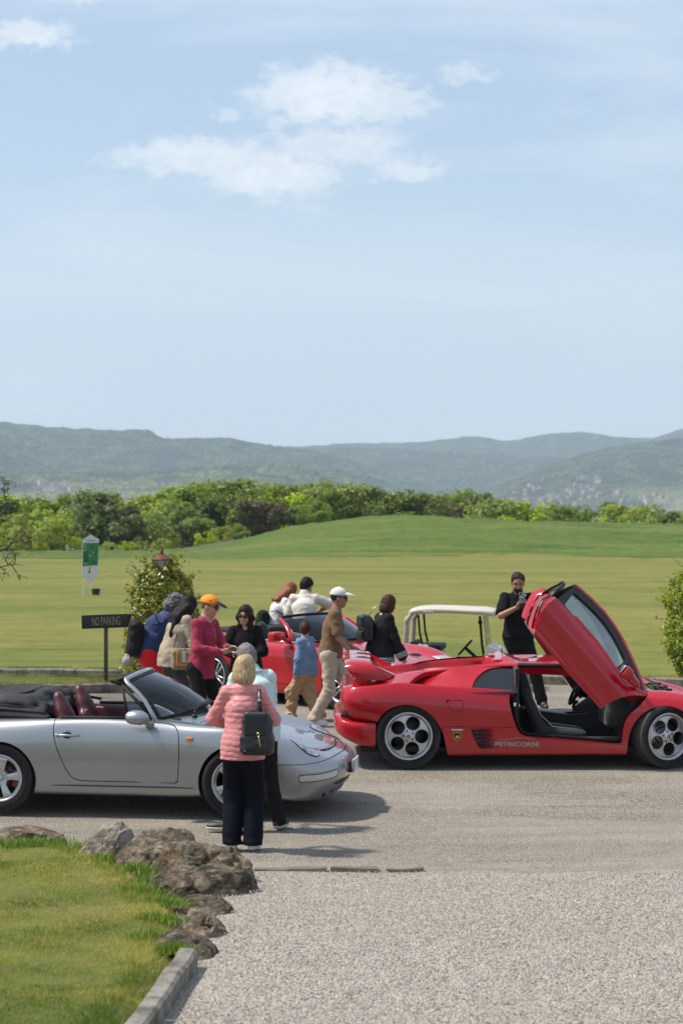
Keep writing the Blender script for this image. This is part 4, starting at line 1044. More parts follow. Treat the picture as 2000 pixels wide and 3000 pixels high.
    gL = side_g(lid, vmin=6.0, ax=(0, 1)); S, lidS = panel(S, gL, 0.003, 0.012)
    # head lamps: tilted ellipses on the wings
    def gH(V, A, N):
        t = (V[:, 0] - 2.885) * .70 - (V[:, 2] - .625) * .71; return (np.sqrt((t / .150) ** 2 + ((V[:, 1] - .635) / .098) ** 2) - 1) * .1 + np.where((A[:, 1] < 4.4) | (V[:, 0] < 2.5), 1.0, 0)
    lamp = S.pick(offs(gH, 0.001)); S = S.pick(neg(offs(gH, -0.002))).lip(0.03); S.new[:] = False
    # bumper shut line, rocker line
    def gB(V, A, N):
        z = V[:, 2]; zl = np.interp(V[:, 0], [2.3, 2.62, 2.9, 3.02, 3.16, 3.3], [.49, .49, .492, .502, .53, .56]); return np.where(V[:, 0] > 2.3, z - zl, 1.0)
    bumper = S.pick(lambda V, A, N: np.maximum(gB(V, A, N) + .003, 2.40 - V[:, 0])).lip(0.01); S = S.pick(lambda V, A, N: np.maximum(-gB(V, A, N) + .003, -9) if False else -np.maximum(gB(V, A, N) - .003, 2.40 - V[:, 0])).lip(0.01)
    S.new[:] = False; bumper.new[:] = False
    # turn lamps and air intakes in the bumper
    def gT(V, A, N):
        s = np.hypot(V[:, 0] - 2.83, V[:, 1] - .815) ; s = np.where(V[:, 0] > 2.835, s, 9)
        zc = np.interp(s, [0, .2, .36, .5], [.362, .365, .378, .395]); q = np.maximum(np.abs(s - .255) - .195, 0); h = np.maximum(np.abs(V[:, 2] - zc) - .012, 0)
        return np.hypot(q, h) - .022
    turn = bumper.pick(offs(gT, .0015)); bumper = bumper.pick(neg(offs(gT, -.001))).lip(.02); bumper.new[:] = False
    def gI(V, A, N):
        y = V[:, 1]; z = V[:, 2]; x = V[:, 0]; return np.where(x > 2.9, np.maximum(np.maximum(np.abs(z - .285) - .026 * (1 - .6 * sstep(.30, .52, y)), y - .52), -1), 1.0)
    def gI2(V, A, N):
        y = V[:, 1]; z = V[:, 2]; x = V[:, 0]; return np.where(x > 2.9, np.maximum(np.abs(z - .205) - .028 * (1 - .6 * sstep(.30, .52, y)), y - .52), 1.0)
    for g in (gI, gI2): bumper = bumper.pick(neg(g)).lip(.05); bumper.new[:] = False
    S.join(S.mirror()).build('body', SILVER, car)
    bumper.join(bumper.mirror()).build('front_bumper', SILVER, car)
    lidS.join(lidS.mirror()).build('front_lid', SILVER, car)
    mb = MB(); mb.tube([(3.015, .42, .585), (3.058, .25, .575), (3.078, 0, .572), (3.058, -.25, .575), (3.015, -.42, .585)], .006, 6); mb.build('lid_seal', BLACK, car)
    for sd in (1, -1):
        d = door if sd == 1 else door.mirror(); do = d.build('door', SILVER, car)
        mb = MB(); mb.tube([(.555, .735 * 0 + sd * .842, .733), (.62, sd * .858, .736), (.70, sd * .862, .735), (.782, sd * .842, .731)], [.012, .016, .013, .008], 8, flat=.8); mb.ell((.565, sd * .848, .733), (.02, .012, .018), 12, 8); mb.build('door_handle', SILVER, do)
        mb = MB(); mb.ell((.655, sd * .826, .733), (.048, .012, .040), 16, 8); mb.build('handle_recess', DARKM, do)
        mb = MB(); mb.tube([(.56, sd * .706, .884), (1.0, sd * .706, .888), (1.44, sd * .70, .884)], .014, 8, flat=1.3); mb.build('window_seal', BLACK, do)
        mb = MB(); mb.box((1.0, sd * .672, .68), (.52, .02, .17), .02); mb.box((1.0, sd * .645, .60), (.40, .03, .04), .02); mb.build('inner_panel', M_burg, do)
        # mirror on its foot
        mb = MB(); mb.tube([(1.45, sd * .80, .842), (1.44, sd * .845, .858), (1.42, sd * .895, .885), (1.40, sd * .92, .90)], [.052, .038, .036, .04], 14, flat=.6); mb.build('mirror_foot', SILVER, car)
        f = Sdf((1.2, sd * .95 - .14, .80), (1.6, sd * .95 + .14, 1.04), .006)
        f.ell((1.36, sd * .955, .925), (.120, .085, .068), 0); f.cone((1.41, sd * .94, .905), (1.45, sd * .93, .895), .05, .03, .03); f.plane((1.275, 0, 0), (-1, 0, 0.0), .01)
        f.build('door_mirror', SILVER, car)
        mb = MB(); mb.ell((1.274, sd * .955, .925), (.006, .062, .045), 20, 8); mb.build('mirror_glass', CHROME, car)
        # side repeater
        mb = MB(); mb.box((1.842, sd * .846, .716), (.033, .012, .019), .006); mb.build('side_indicator', M_orange, car)
        L = lamp if sd == 1 else lamp.mirror(); ho = L.shift(.006).thick(.006).build('headlight', M_lens_front, car); border_tube(L, .0055, 'headlight_ring', BLACK, ho, off=.002)
        L2 = lamp.copy() if sd == 1 else lamp.mirror(); L2.shift(-.006).build('lamp_rim', BLACK, ho)
        T = turn if sd == 1 else turn.mirror(); to = T.shift(.002).thick(.01).build('turn_lamp', M_white_lens, car); border_tube(T, .0045, 'lamp_seal', BLACK, to)
        mb = MB(); mb.tube([(1.0, 0, 0)] * 2, .001, 3) if False else None
        # washer nozzle on the bumper
        mb = MB(); mb.box((3.02, sd * .60, .525), (.022, .018, .014), .008); mb.build('washer_nozzle', PLASTIC, car)
    # dark lining behind openings
    mb = MB()
    mb.box((2.95, 0, .25), (.10, .46, .08)); mb.build('intake_grille', BLACK, car)
    mb = MB()
    for z in (.268, .30, .19, .222): mb.box((3.115, 0, z), (.006, .38, .004))
    mb.build('grille_bars', PLASTIC, car)
    well(car, 0, .318, .355, .42, .85); well(car, 2.272, .315, .351, .42, .84)
    mb = MB(); mb.box((1.13, 0, .21), (1.95, .60, .045), .02); mb.box((1.14, 0, .26), (.74, .76, .05), .02); mb.build('underbody', BLACK, car)
    mb = MB(); mb.prism([(.327, .262), (1.90, .258), (1.90, .250), (.327, .254)], -.8125, .8125); mb.build('sill_seam', DARKM, car)
    # cockpit tub
    mb = MB(); y = .655
    mb.box((.70, 0, .30), (1.10, y, .02)); mb.box((-.38, 0, .58), (.03, y, .27)); mb.box((1.74, 0, .58), (.03, y, .27))
    for s in (-1, 1): mb.box((.45, s * .69, .58), (.85, .02, .27))
    mb.build('cockpit_lining', M_burg, car)
    f = Sdf((1.35, -.70, .50), (1.95, .70, 1.0), .015); f.ell((1.56, 0, .76), (.17, .64, .12), 0, box=.06); f.ell((1.46, .36, .84), (.09, .17, .06), .05); f.build('dashboard', PLASTIC, car)
    mb = MB(); mb.box((.95, 0, .40), (.55, .09, .12), .04); mb.build('centre_console', M_burg, car)
    for s in (-1, 1):
        f = Sdf((.15, s * .37 - .30, .28), (1.25, s * .37 + .30, 1.16), .014)
        f.ell((.93, s * .37, .47), (.30, .24, .085), .02, box=.07); f.ell((.93, s * .37 + .20, .51), (.26, .05, .07), .05); f.ell((.93, s * .37 - .20, .51), (.26, .05, .07), .05)
        f.cone((.66, s * .37, .52), (.50, s * .37, .88), .16, .14, .06, flat=((1, 0, .4), 2.0)); f.cone((.66, s * .37 - .17, .55), (.53, s * .37 - .15, .80), .07, .05, .06); f.cone((.66, s * .37 + .17, .55), (.53, s * .37 + .15, .80), .07, .05, .06)
        f.cone((.52, s * .37, .85), (.45, s * .37, 1.03), .115, .075, .05, flat=((1, 0, .3), 1.35)); f.build('seat', M_burg, car)
    mb = MB(); mb.box((.62, -.05, .86), (.012, .018, .035), .004, rot=(0, .2, 0)); mb.build('belt_buckle', ALU, car)
    # steering wheel (far side), dashboard cowl
    M = Matrix.Translation((1.36, .36, .86)) @ Matrix.Rotation(R(-66), 4, 'Y')
    mb = MB(); n = 28; mb.tube([(.185 * math.cos(2 * math.pi * i / n), .185 * math.sin(2 * math.pi * i / n), 0) for i in range(n + 1)], .013, 8, cap=False, M=M)
    for a in (0, 120, 240): mb.tube([(0, 0, -.01), (.18 * math.cos(R(a + 90)), .18 * math.sin(R(a + 90)), 0)], .013, 6, M=M)
    mb.lathe([(.001, .02), (.05, .015), (.06, -.02), (.03, -.2), (.001, -.2)], 20, 'z', M=M); mb.build('steering_wheel', BLACK, car)
    # windscreen: glass between a bowed base and a bowed top edge
    def base(t): return np.array([1.50 + .345 * (1 - abs(t) ** 2.2), t * .665, .872 + .082 * (1 - t * t)])
    def top(t): return np.array([1.165 + .085 * (1 - t * t), t * .545, 1.222 + .045 * (1 - t * t)])
    us = np.linspace(-1, 1, 41); vs = np.linspace(0, 1, 21)
    def fn(U, W):
        o = np.zeros((3,) + U.shape)
        for i in range(U.shape[0]):
            b_, t_ = base(U[i, 0]), top(U[i, 0])
            for j in range(U.shape[1]):
                w = W[i, j]; p = b_ * (1 - w) + t_ * w; p = p + np.array([.7, 0, .7]) * .035 * math.sin(math.pi * w); o[:, i, j] = p
        return o
    Gs = sheet_grid(us * .965, vs * .93 + .035, fn)
    if np.mean(Gs.N[:, 0]) < 0: Gs.N = -Gs.N; Gs.F = [f[::-1] for f in Gs.F]
    Gs.thick(.005).build('windscreen', M_glass, car)
    prof = lambda t, w: fn(np.array([[t]]), np.array([[w]]))[:, 0, 0]
    seal = [prof(t, .02) for t in us * .97] + [prof(.97, w) for w in vs[1:-1]] + [prof(t, .97) for t in -us * .97] + [prof(-.97, w) for w in vs[::-1][1:-1]]
    tube_part('windscreen_seal', seal + seal[:2], .017, BLACK, car, 8, flat=.6, cap=False)
    fr = [prof(-1.03, w) for w in (-.03, .2, .4, .6, .8, .95)] + [prof(-.985, 1.02)] + [prof(t, 1.05) for t in us[1:-1]] + [prof(.985, 1.02)] + [prof(1.03, w) for w in (.95, .8, .6, .4, .2, -.03)]
    tube_part('windscreen_frame', fr, [.034] + [.026] * (len(fr) - 2) + [.034], SILVER, car, 12, flat=.75)
    fr2 = [tuple(prof(t, 1.05) + np.array([-.055, 0, -.004])) for t in us]; mb = MB(); mb.tube(fr2, .032, 10, flat=.55, up=(0, 0, 1)); mb.box((1.075, -.50, 1.205), (.07, .045, .018), .01, rot=(0, .25, 0)); mb.box((1.075, .50, 1.205), (.07, .045, .018), .01, rot=(0, .25, 0)); mb.build('header_rubber', BLACK, car)
    # quarter windows
    for s in (-1, 1):
        a, b, c = np.array([1.125, s * .565, 1.185]), np.array([1.215, s * .688, .885]), np.array([1.46, s * .685, .89])
        mb = MB(); mb.tube([a, b], .013, 8); mb.tube([a, c], .017, 8); mb.tube([b, c], .010, 8); q = mb.build('quarter_window_frame', BLACK, car)
        n_ = np.cross(b - a, c - a); n_ /= np.linalg.norm(n_); mb = MB(); mb.add([a + n_ * .002, b + n_ * .002, c + n_ * .002, a - n_ * .002, b - n_ * .002, c - n_ * .002], [(0, 1, 2), (5, 4, 3), (0, 3, 4, 1), (1, 4, 5, 2), (2, 5, 3, 0)]); mb.build('pane', M_clear, q)
    # raised window of the far door
    poly = catmull([(1.20, .89), (1.12, 1.19), (.80, 1.185), (.50, 1.165), (.46, 1.13), (.50, 1.02), (.56, .90), (.60, .88)], 4)
    f_ = lambda p: (p[0], .695 - max(0, p[1] - .88) * .40, p[1])
    V = [f_(p) for p in poly] + [(f_(p)[0], f_(p)[1] + .004, f_(p)[2]) for p in poly]; n = len(poly)
    mk('side_window', V, [tuple(range(n)), tuple(range(2 * n - 1, n - 1, -1))] + [(i, (i + 1) % n, n + (i + 1) % n, n + i) for i in range(n)], M_clear, car)
    # inside mirror, wipers
    mb = MB(); mb.box((1.30, 0, 1.17), (.012, .11, .03), .01); mb.tube([(1.30, 0, 1.17), (1.32, 0, 1.23)], .006, 6); mb.build('inside_mirror', BLACK, car)
    for (y0, y1) in ((.10, .52), (-.42, -.02)):
        mb = MB(); p0 = prof(y0 / .665, -.06) + np.array([.05, 0, -.01]); mb.tube([p0, prof((y0 + .05) / .665, .0) + np.array([.04, 0, .02]), prof(y1 / .665, .05) + np.array([.03, 0, .02])], .008, 6)
        mb.tube([prof((y1 - .22) / .665, .045) + np.array([.022, 0, .012]), prof((y1 + .18) / .665, .07) + np.array([.022, 0, .012])], .009, 6); mb.ell(p0, (.03, .03, .02), 12, 8); mb.build('wiper', PLASTIC, car)
    mb = MB(); mb.box((1.93, -.15, .885), (.03, .25, .008), .004); mb.build('cowl_vent', PLASTIC, car)
    # paper disc on the dashboard
    mb = MB(); mb.lathe([(.0001, .004), (.075, .004), (.075, -.004), (.0001, -.004)], 28, 'z', M=Matrix.Translation((1.60, .12, .935)) @ Matrix.Rotation(R(35), 4, 'Y')); o = mb.build('parking_disc', pm('pale_green_card', (0.36, 0.42, 0.18), 0.6, noise=.2), car)
    # folded hood
    f = Sdf((-.75, -.80, .80), (.62, .80, 1.24), .014)
    f.ell((-.12, 0, .90), (.50, .70, .06), 0, box=.05); f.ell((-.14, 0, .96), (.40, .58, .08), .03, box=.07); f.cone((-.45, -.45, .98), (.30, -.42, .96), .09, .05, .04); f.cone((-.45, .45, 1.0), (.30, .42, 1.0), .09, .06, .04); f.ell((.08, 0, 1.01), (.13, .52, .05), .05, box=.04)
    for s in (-1, 1): f.cone((-.62, s * .60, .95), (.42, s * .70, .865), .045, .035, .03); f.cone((-.55, s * .62, .99), (.38, s * .68, .915), .030, .022, .012); f.ell((.36, s * .66, .88), (.10, .05, .045), .03)
    pass
    f.disp(lambda X, Y, Z: .012 * np.sin(X * 9 + 40 * Z + 3 * np.sin(Y * 4)) * sstep(.90, .96, Z) + .010 * fbm(X * 4, Y * 4, Z * 9, 3, 3) + .004 * np.sin(Z * 170) * (1 - sstep(.93, .97, Z)))
    f.build('folded_hood', M_cloth_blk, car)
    mb = MB(); mb.tube([(-.6, -.655, 1.0), (-.1, -.69, .965), (.40, -.70, .925)], .011, 8); mb.tube([(-.62, -.62, 1.03), (-.1, -.655, 1.0), (.30, -.66, .96)], .009, 8)
    mb.tube([(-.5, .5, 1.05), (.1, .56, 1.03), (.60, .62, .93)], .014, 8); mb.tube([(-.2, -.50, 1.03), (.06, -.3, 1.065), (.06, .3, 1.07), (-.2, .50, 1.05)], .018, 8); mb.build('hood_frame', DARKM, car)
    # number plate, rear lamps
    M = Matrix.Translation((3.283, -.26, .405)) @ Matrix.Rotation(R(-16), 4, 'Z') @ Matrix.Rotation(R(-6), 4, 'Y')
    M = Matrix.Translation((3.288, -.02, .405)) @ Matrix.Rotation(R(0), 4, 'Z')
    mb = MB(); mb.box((0, 0, 0), (.006, .19, .060), .002, M=M); pl = mb.build('number_plate', M_plate, car)
    mb = MB(); mb.box((.0035, .172, 0), (.004, .018, .056), M=M); mb.box((.0035, -.172, 0), (.004, .018, .056), M=M); mb.build('plate_band', M_blue, pl)
    mb = MB(); mb.box((-.03, 0, -.005), (.027, .185, .055), .01, M=M); mb.build('plate_holder', PLASTIC, car)
    mb = MB(); mb.box((-1.055, 0, .60), (.03, .52, .05), .02); mb.build('rear_lamp_band', M_red, car)
    w = make_wheel('cup', .318, .24, .222, ALU, (pm('red_caliper', (0.35, 0.02, 0.015), 0.35, coat=.5), 2.6 if False else 0.1))
    put_wheel(w, car, 2.272, -.735, .316, R(4), True, .5); put_wheel(w, car, 2.272, .735, .316, R(4), spin=1.3)
    put_wheel(w, car, 0, -.745, .318, 0, spin=.2); put_wheel(w, car, 0, .745, .318, 0, spin=.9)
    return car
silver_car()
# ---------------------------------------------------------------- red wedge sports car, doors swung up
RED = paint('red_paint', (0.40, 0.0015, 0.010), 0.0, 0.28, 0.0, 0.05)
M_alc = pm('black_alcantara', (0.013, 0.013, 0.014), 0.75, noise=.3, bump=.2, bscale=260, bdist=.002, sheen=.15)
M_grey_trim = pm('grey_console_leather', (0.16, 0.165, 0.18), 0.4, noise=.15, bump=.1, bscale=200)
M_piping = pm('white_piping', (0.5, 0.5, 0.48), 0.6)
M_gold = pm('badge_gold', (0.65, 0.42, 0.08), 0.35, .6)
M_silvertext = pm('silver_lettering', (0.36, 0.27, 0.26), 0.5)
M_door_glass = glass_mat('green_side_glass', (0.90, 0.94, 0.90), 0.7)
M_dark_glass = glass_mat('tinted_quarter_glass', (0.05, 0.06, 0.07), 1.5)
def red_car():
    car = thing('sports_car', 'low red wedge sports car with both scissor doors swung up and a big rear wing', 'car', (.714, 22.8 + .01, gz(1.5, 22.3)), 0, sc=1.03)
    car.location.z = gz(1.5, 21.8) + .005; car.rotation_euler = Euler((0, 0, 0))
    net = []
    zx0 = [(-.50,.46),(-.52,.465),(-.56,.47),(-.63,.51),(-.695,.63),(-.70,.75),(-.665,.83),(-.60,.85),(-.50,.865),(-.45,.87),(-.42,.865),(-.40,.865)]
    net.append([(x, 0.0, z) for x, z in zx0])
    net.append([(x, .5, z) for x, z in zx0[:8]] + [(-.50,.45,.868),(-.45,.42,.87),(-.42,.40,.865),(-.40,0,.865)])
    net.append([(x + .01, y, z) for (x, z), y in zip(zx0[:8], [.72,.76,.78,.80,.82,.82,.80,.74])] + [(-.49,.58,.875),(-.44,.54,.872),(-.42,.52,.86),(-.38,0,.865)])
    net.append([(-.42,.78,.465),(-.45,.86,.47),(-.48,.89,.475),(-.54,.92,.515),(-.615,.945,.63),(-.62,.935,.755),(-.585,.90,.835),(-.53,.80,.858),(-.45,.62,.885),(-.40,.56,.885),(-.39,.54,.86),(-.36,0,.87)])
    def row(x, p): net.append([(x, y, z) for y, z in p])
    row(-.34, [(.80,.47),(.92,.474),(.965,.48),(.992,.52),(1.012,.63),(1.0,.765),(.955,.853),(.82,.878),(.62,.912),(.56,.912),(.54,.865),(0,.87)])
    row(-.10, [(.80,.30),(.96,.30),(.99,.36),(1.008,.46),(1.022,.63),(1.005,.78),(.95,.878),(.82,.905),(.62,.948),(.56,.948),(.53,.868),(0,.87)])
    row(.10, [(.80,.20),(.975,.22),(1.0,.32),(1.010,.45),(1.024,.63),(1.004,.775),(.95,.868),(.84,.908),(.63,.975),(.56,.975),(.53,.868),(0,.87)])
    row(.40, [(.80,.155),(.985,.157),(1.0,.28),(1.012,.434),(1.024,.62),(1.002,.76),(.957,.842),(.86,.89),(.63,1.003),(.56,1.003),(.53,.875),(0,.88)])
    row(.70, [(.80,.155),(.985,.157),(1.0,.28),(1.010,.43),(1.022,.61),(.998,.745),(.957,.826),(.87,.88),(.62,1.030),(.56,1.030),(.53,.90),(0,.90)])
    row(.90, [(.80,.155),(.985,.157),(1.0,.28),(1.008,.43),(1.020,.60),(.994,.735),(.957,.812),(.865,.872),(.612,1.045),(.55,1.050),(.52,.93),(0,.935)])
    row(.97, [(.80,.155),(.985,.157),(1.0,.28),(1.007,.43),(1.018,.60),(.992,.73),(.956,.807),(.86,.87),(.61,1.050),(.53,1.068),(.42,1.078),(0,1.088)])
    row(1.15, [(.80,.155),(.985,.157),(1.0,.28),(1.005,.43),(1.015,.595),(.99,.72),(.953,.797),(.855,.865),(.605,1.053),(.52,1.072),(.42,1.084),(0,1.095)])
    row(1.60, [(.80,.155),(.985,.157),(.998,.26),(1.0,.41),(1.008,.58),(.985,.70),(.95,.785),(.855,.85),(.60,1.047),(.51,1.070),(.41,1.086),(0,1.100)])
    row(1.90, [(.80,.155),(.985,.157),(.994,.25),(.996,.40),(1.0,.57),(.98,.69),(.945,.775),(.86,.835),(.615,1.0),(.52,1.030),(.42,1.046),(0,1.064)])
    row(2.20, [(.80,.155),(.983,.155),(.988,.25),(.99,.40),(.992,.55),(.975,.67),(.94,.75),(.86,.80),(.65,.905),(.55,.935),(.44,.955),(0,.975)])
    row(2.45, [(.80,.155),(.981,.155),(.985,.25),(.988,.40),(.988,.54),(.975,.655),(.935,.725),(.84,.775),(.70,.80),(.60,.825),(.50,.842),(0,.86)])
    row(2.66, [(.80,.155),(.985,.16),(.99,.26),(.995,.40),(.995,.54),(.98,.645),(.93,.715),(.83,.772),(.69,.765),(.60,.755),(.50,.752),(0,.775)])
    row(2.86, [(.80,.155),(.98,.17),(.988,.27),(.992,.40),(.99,.52),(.975,.62),(.925,.69),(.82,.748),(.67,.728),(.58,.708),(.48,.70),(0,.712)])
    row(3.12, [(.80,.16),(.95,.19),(.965,.28),(.97,.39),(.965,.49),(.945,.575),(.895,.64),(.79,.68),(.65,.658),(.56,.632),(.46,.62),(0,.63)])
    row(3.42, [(.66,.17),(.82,.20),(.845,.26),(.855,.34),(.85,.41),(.83,.47),(.785,.52),(.70,.55),(.58,.54),(.50,.525),(.42,.515),(0,.525)])
    net.append([(3.60,.40,.19),(3.62,.55,.21),(3.63,.58,.26),(3.64,.59,.31),(3.64,.585,.35),(3.63,.57,.385),(3.61,.53,.41),(3.60,.48,.43),(3.59,.40,.435),(3.59,.34,.435),(3.59,.28,.43),(3.60,0,.435)])
    net.append([(3.66,0,.19),(3.68,0,.21),(3.70,0,.26),(3.71,0,.30),(3.71,0,.33),(3.70,0,.36),(3.69,0,.385),(3.68,0,.395),(3.67,0,.40),(3.67,0,.402),(3.67,0,.404),(3.67,0,.405)])
    S = net_surf(net, 210, 84, breaks=(6, 8, 9, 10))
    if np.mean(S.N[:, 1]) < 0: S.N = -S.N; S.F = [f[::-1] for f in S.F]
    ar = [(-.365,-.2),(-.351,.262),(-.34,.424),(-.295,.537),(-.205,.622),(-.093,.658),(.02,.662),(.132,.627),(.244,.548),(.312,.458),(.357,.357),(.402,.155),(.45,-.2)]
    af = [(2.245,-.2),(2.253,.155),(2.262,.26),(2.290,.395),(2.361,.516),(2.468,.606),(2.603,.650),(2.738,.640),(2.83,.597),(2.93,.50),(3.0,.38),(3.03,.25),(3.04,-.2)]
    for a in (ar, af): S = S.pick(neg(side_g(rounded(a, .08), vmax=5.6))).lip(.035); S.new[:] = False
    # door aperture
    ap = rounded([(1.047,.80),(1.035,.70),(1.060,.58),(1.105,.44),(1.155,.358),(1.215,.332),(2.206,.252),(2.215,.42),(2.262,.54),(2.40,.66),(2.50,.768),(2.38,.83),(2.12,.935),(1.86,1.015),(1.70,1.038),(1.147,1.050),(1.125,.90),(1.10,.80)], [.01,.05,.05,.05,.04,.05,.03,.08,.08,.05,.03,.05,.05,.05,.05,.03,.03,.02])
    gA = side_g(ap, vmax=8.02, vmin=1.2); S = S.pick(neg(gA)).lip(.13); S.new[:] = False
    # quarter window and intake in the flank above the shoulder
    it = rounded([(-.002,.872),(.07,.925),(.165,.968),(.40,.995),(.62,1.012),(.87,1.032),(1.125,1.036),(1.095,.803),(.72,.828),(.30,.850),(.05,.866)], [.01,.05,.06,.08,.08,.05,.02,.01,.05,.05,.02])
    gQ = side_g(it, vmax=7.98, vmin=6.01); S = S.pick(neg(gQ)).lip(.05); S.new[:] = False
    # windscreen area of the roof
    ws = rounded([(1.72,-.3),(1.74,.50),(1.90,.565),(2.20,.60),(2.44,.655),(2.60,.55),(2.70,.30),(2.72,-.3)], [.01,.05,.05,.05,.05,.08,.1,.01])
    gW = side_g(ws, vmin=8.0, ax=(0, 1)); wsS = S.pick(offs(gW, .004)); S = S.pick(neg(gW)).lip(.03); S.new[:] = False
    # shut line under the flank, fuel flap, sill vent
    sill = rounded([(.30,.10),(.352,.434),(.70,.430),(1.10,.424),(1.16,.36),(1.22,.325),(2.215,.245),(2.26,.10)], .01)
    sill_ = rounded([(.30,.10),(.36,.436),(.70,.431),(1.117,.424),(1.155,.345),(1.215,.320),(1.8,.28),(2.215,.243),(2.30,.24),(2.3,.10)], .008)
    S, sillS = panel(S, side_g(sill_, vmax=3.5, vmin=.5), .0022, .012)
    fl = rounded([(.379,.708),(.566,.705),(.560,.592),(.446,.592)], [.012,.02,.02,.03])
    S, flapS = panel(S, side_g(fl, vmax=5.5), .0022, .01)
    vt = rounded([(.637,.415),(.90,.413),(.93,.205),(.727,.205),(.69,.27)], [.01,.03,.02,.02,.03])
    ventS = sillS.pick(side_g(vt)); sillS = sillS.pick(neg(side_g(vt))).lip(.02); sillS.new[:] = False
    # shut line: engine cover
    S.join(S.mirror()).build('body', RED, car); pair(sillS, 'sill', RED, car)
    hl = S.pick(lambda V, A, N: np.maximum(np.maximum(1.02 - V[:, 0], V[:, 0] - 1.73), 7.2 - A[:, 1])).shift(-.028); hl.N = -hl.N; hl.F = [f[::-1] for f in hl.F]; hl.join(hl.mirror()).build('headliner', M_alc, car)
    flapS.mirror().build('fuel_flap', RED, car)
    def sect(s):
        return lambda so: (so if s == 1 else so.mirror())
    # recessed sheet behind the intake opening: deep at the rear, flush at the window
    zt = lambda x: np.interp(x, [-.05, .07, .165, .40, .87, 1.13], [.88, .94, .985, 1.01, 1.045, 1.05])
    zb = lambda x: np.interp(x, [-.05, .05, .30, .72, 1.13], [.86, .862, .845, .823, .80])
    def outer_y(x, z): return .955 - (z - .83) * (0.34 / .22)
    def rec(U, W):
        z = zb(U) - .01 + (zt(U) - zb(U) + .02) * W; dep = .20 * (1 - sstep(-.02, .55, U)) + .022 + .035 * np.sin(math.pi * W) * (1 - sstep(.2, .8, U)); return (U, outer_y(U, z) - dep, z)
    Rs = sheet_grid(np.linspace(-.10, .98, 50), np.linspace(0, 1, 20), rec)
    if np.mean(Rs.N[:, 1]) < 0: Rs.N = -Rs.N; Rs.F = [f[::-1] for f in Rs.F]
    qw = rounded([(.590,.70),(.70,.918),(.80,.985),(.87,1.012),(1.15,1.04),(1.15,.70)], [.02,.08,.05,.05,.01,.01])
    Rq = Rs.pick(neg(side_g(qw))).lip(.03); pair(Rq, 'intake_scoop', RED, car)
    def qy(U, W):
        z = .78 + (1.045 - .78) * W; return (U, outer_y(U, z) - .045, z)
    Qs = sheet_grid(np.linspace(.58, 1.13, 30), np.linspace(0, 1, 16), qy)
    if np.mean(Qs.N[:, 1]) < 0: Qs.N = -Qs.N; Qs.F = [f[::-1] for f in Qs.F]
    qg = rounded([(.72,.795),(.78,.90),(.87,.985),(1.10,1.018),(1.09,.785)], [.01,.06,.05,.01,.01])
    Qf = Qs.pick(neg(side_g(qg))); Qg = Qs.pick(side_g(qg))
    qa, qb = pair(Qf, 'quarter_window_frame', PLASTIC, car)
    Qg.thick(.004).build('pane', M_dark_glass, qa); Qg.mirror().thick(.004).build('pane', M_dark_glass, qb)
    for s in (1, -1):
        mb = MB(); mb.tube([(1.088, s * .92, .79), (1.118, s * .79, .90), (1.128, s * .615, 1.03)], .012, 8, flat=.6); mb.build('window_strip', CHROME if False else DARKM, car)
        mb = MB()                                              # black seal round the aperture
        q = [(1.115,.78,-.03),(1.085,.66,0),(1.125,.46,0),(1.175,.375,0),(1.235,.345,0),(1.70,.312,0),(2.185,.272,0),(2.195,.42,0),(2.245,.545,0),(2.37,.66,0)]
        mb.tube([(x, s * (.90 + o_), z) for x, z, o_ in q], .016, 8); mb.tube([(1.16, s * .72, .90), (1.165, s * .60, 1.035), (1.70, s * .60, 1.03), (1.86, s * .62, 1.0), (2.36, s * .72, .80)], .022, 8)
        mb.tube([(1.115, s * .87, .78), (1.16, s * .60, 1.035)], .02, 8); mb.build('door_seal', BLACK, car)
    # sill vent: dark box with slats that fade out forwards
    for s in (1, -1):
        mb = MB(); mb.box((.78, s * .90, .31), (.17, .02, .12)); mb.build('vent_box', BLACK, car)
    def vs(U, W): return (U, .925 + (.066) * sstep(.70, .90, U) - .0 * W, W)
    Vs = sheet_grid(np.linspace(.63, .94, 24), np.linspace(.195, .42, 12), vs)
    if np.mean(Vs.N[:, 1]) < 0: Vs.N = -Vs.N; Vs.F = [f[::-1] for f in Vs.F]
    Vr = Vs.pick(side_g(vt)); pair(Vr, 'vent_ramp', RED, car)
    for s in (1, -1):
        for i, z in enumerate((.375, .335, .295, .255, .222)):
            mb = MB(); x0 = .65 + .022 * i; mb.prism([(x0, -.010), (x0 + .20, -.004), (x0 + .20, .004), (x0, .010)], s * .93, s * .992, 'y', M=Matrix.Translation((0, 0, z))); mb.build('vent_slat', PLASTIC, car)
    # lettering, badge, label on the visible flank
    Mt = Matrix.Translation((1.117, -1.012, .252)) @ Matrix.Rotation(R(90), 4, 'X') @ Matrix.Rotation(R(-.4), 4, 'Z')
    V, F = text_mesh('PETRICORSE', .068, .0008, 1.0, .0022); w = V[:, 0].max() - V[:, 0].min(); V[:, 0] *= .455 / w; V[:, 1] *= .84
    mb = MB(); mb.add(V, F, M=Mt); mb.build('lettering', M_silvertext, car)
    mb = MB(); mb.tube([(.90, -1.011, .290), (.96, -1.011, .297), (1.03, -1.011, .300), (1.10, -1.011, .317), (1.17, -1.011, .321), (1.24, -1.011, .313), (1.33, -1.010, .285)], [.001, .0025, .003, .003, .003, .003, .001], 6)
    mb.tube([(.85, -1.009, .262), (1.0, -1.009, .235), (1.2, -1.009, .222), (1.35, -1.009, .216)], [.001, .0015, .0015, .0008], 5); mb.build('car_outline_emblem', M_silvertext, car)
    sh = rounded([(-.040,.040),(0,.046),(.040,.040),(.038,-.002),(.026,-.026),(0,-.048),(-.026,-.026),(-.038,-.002)], .006)
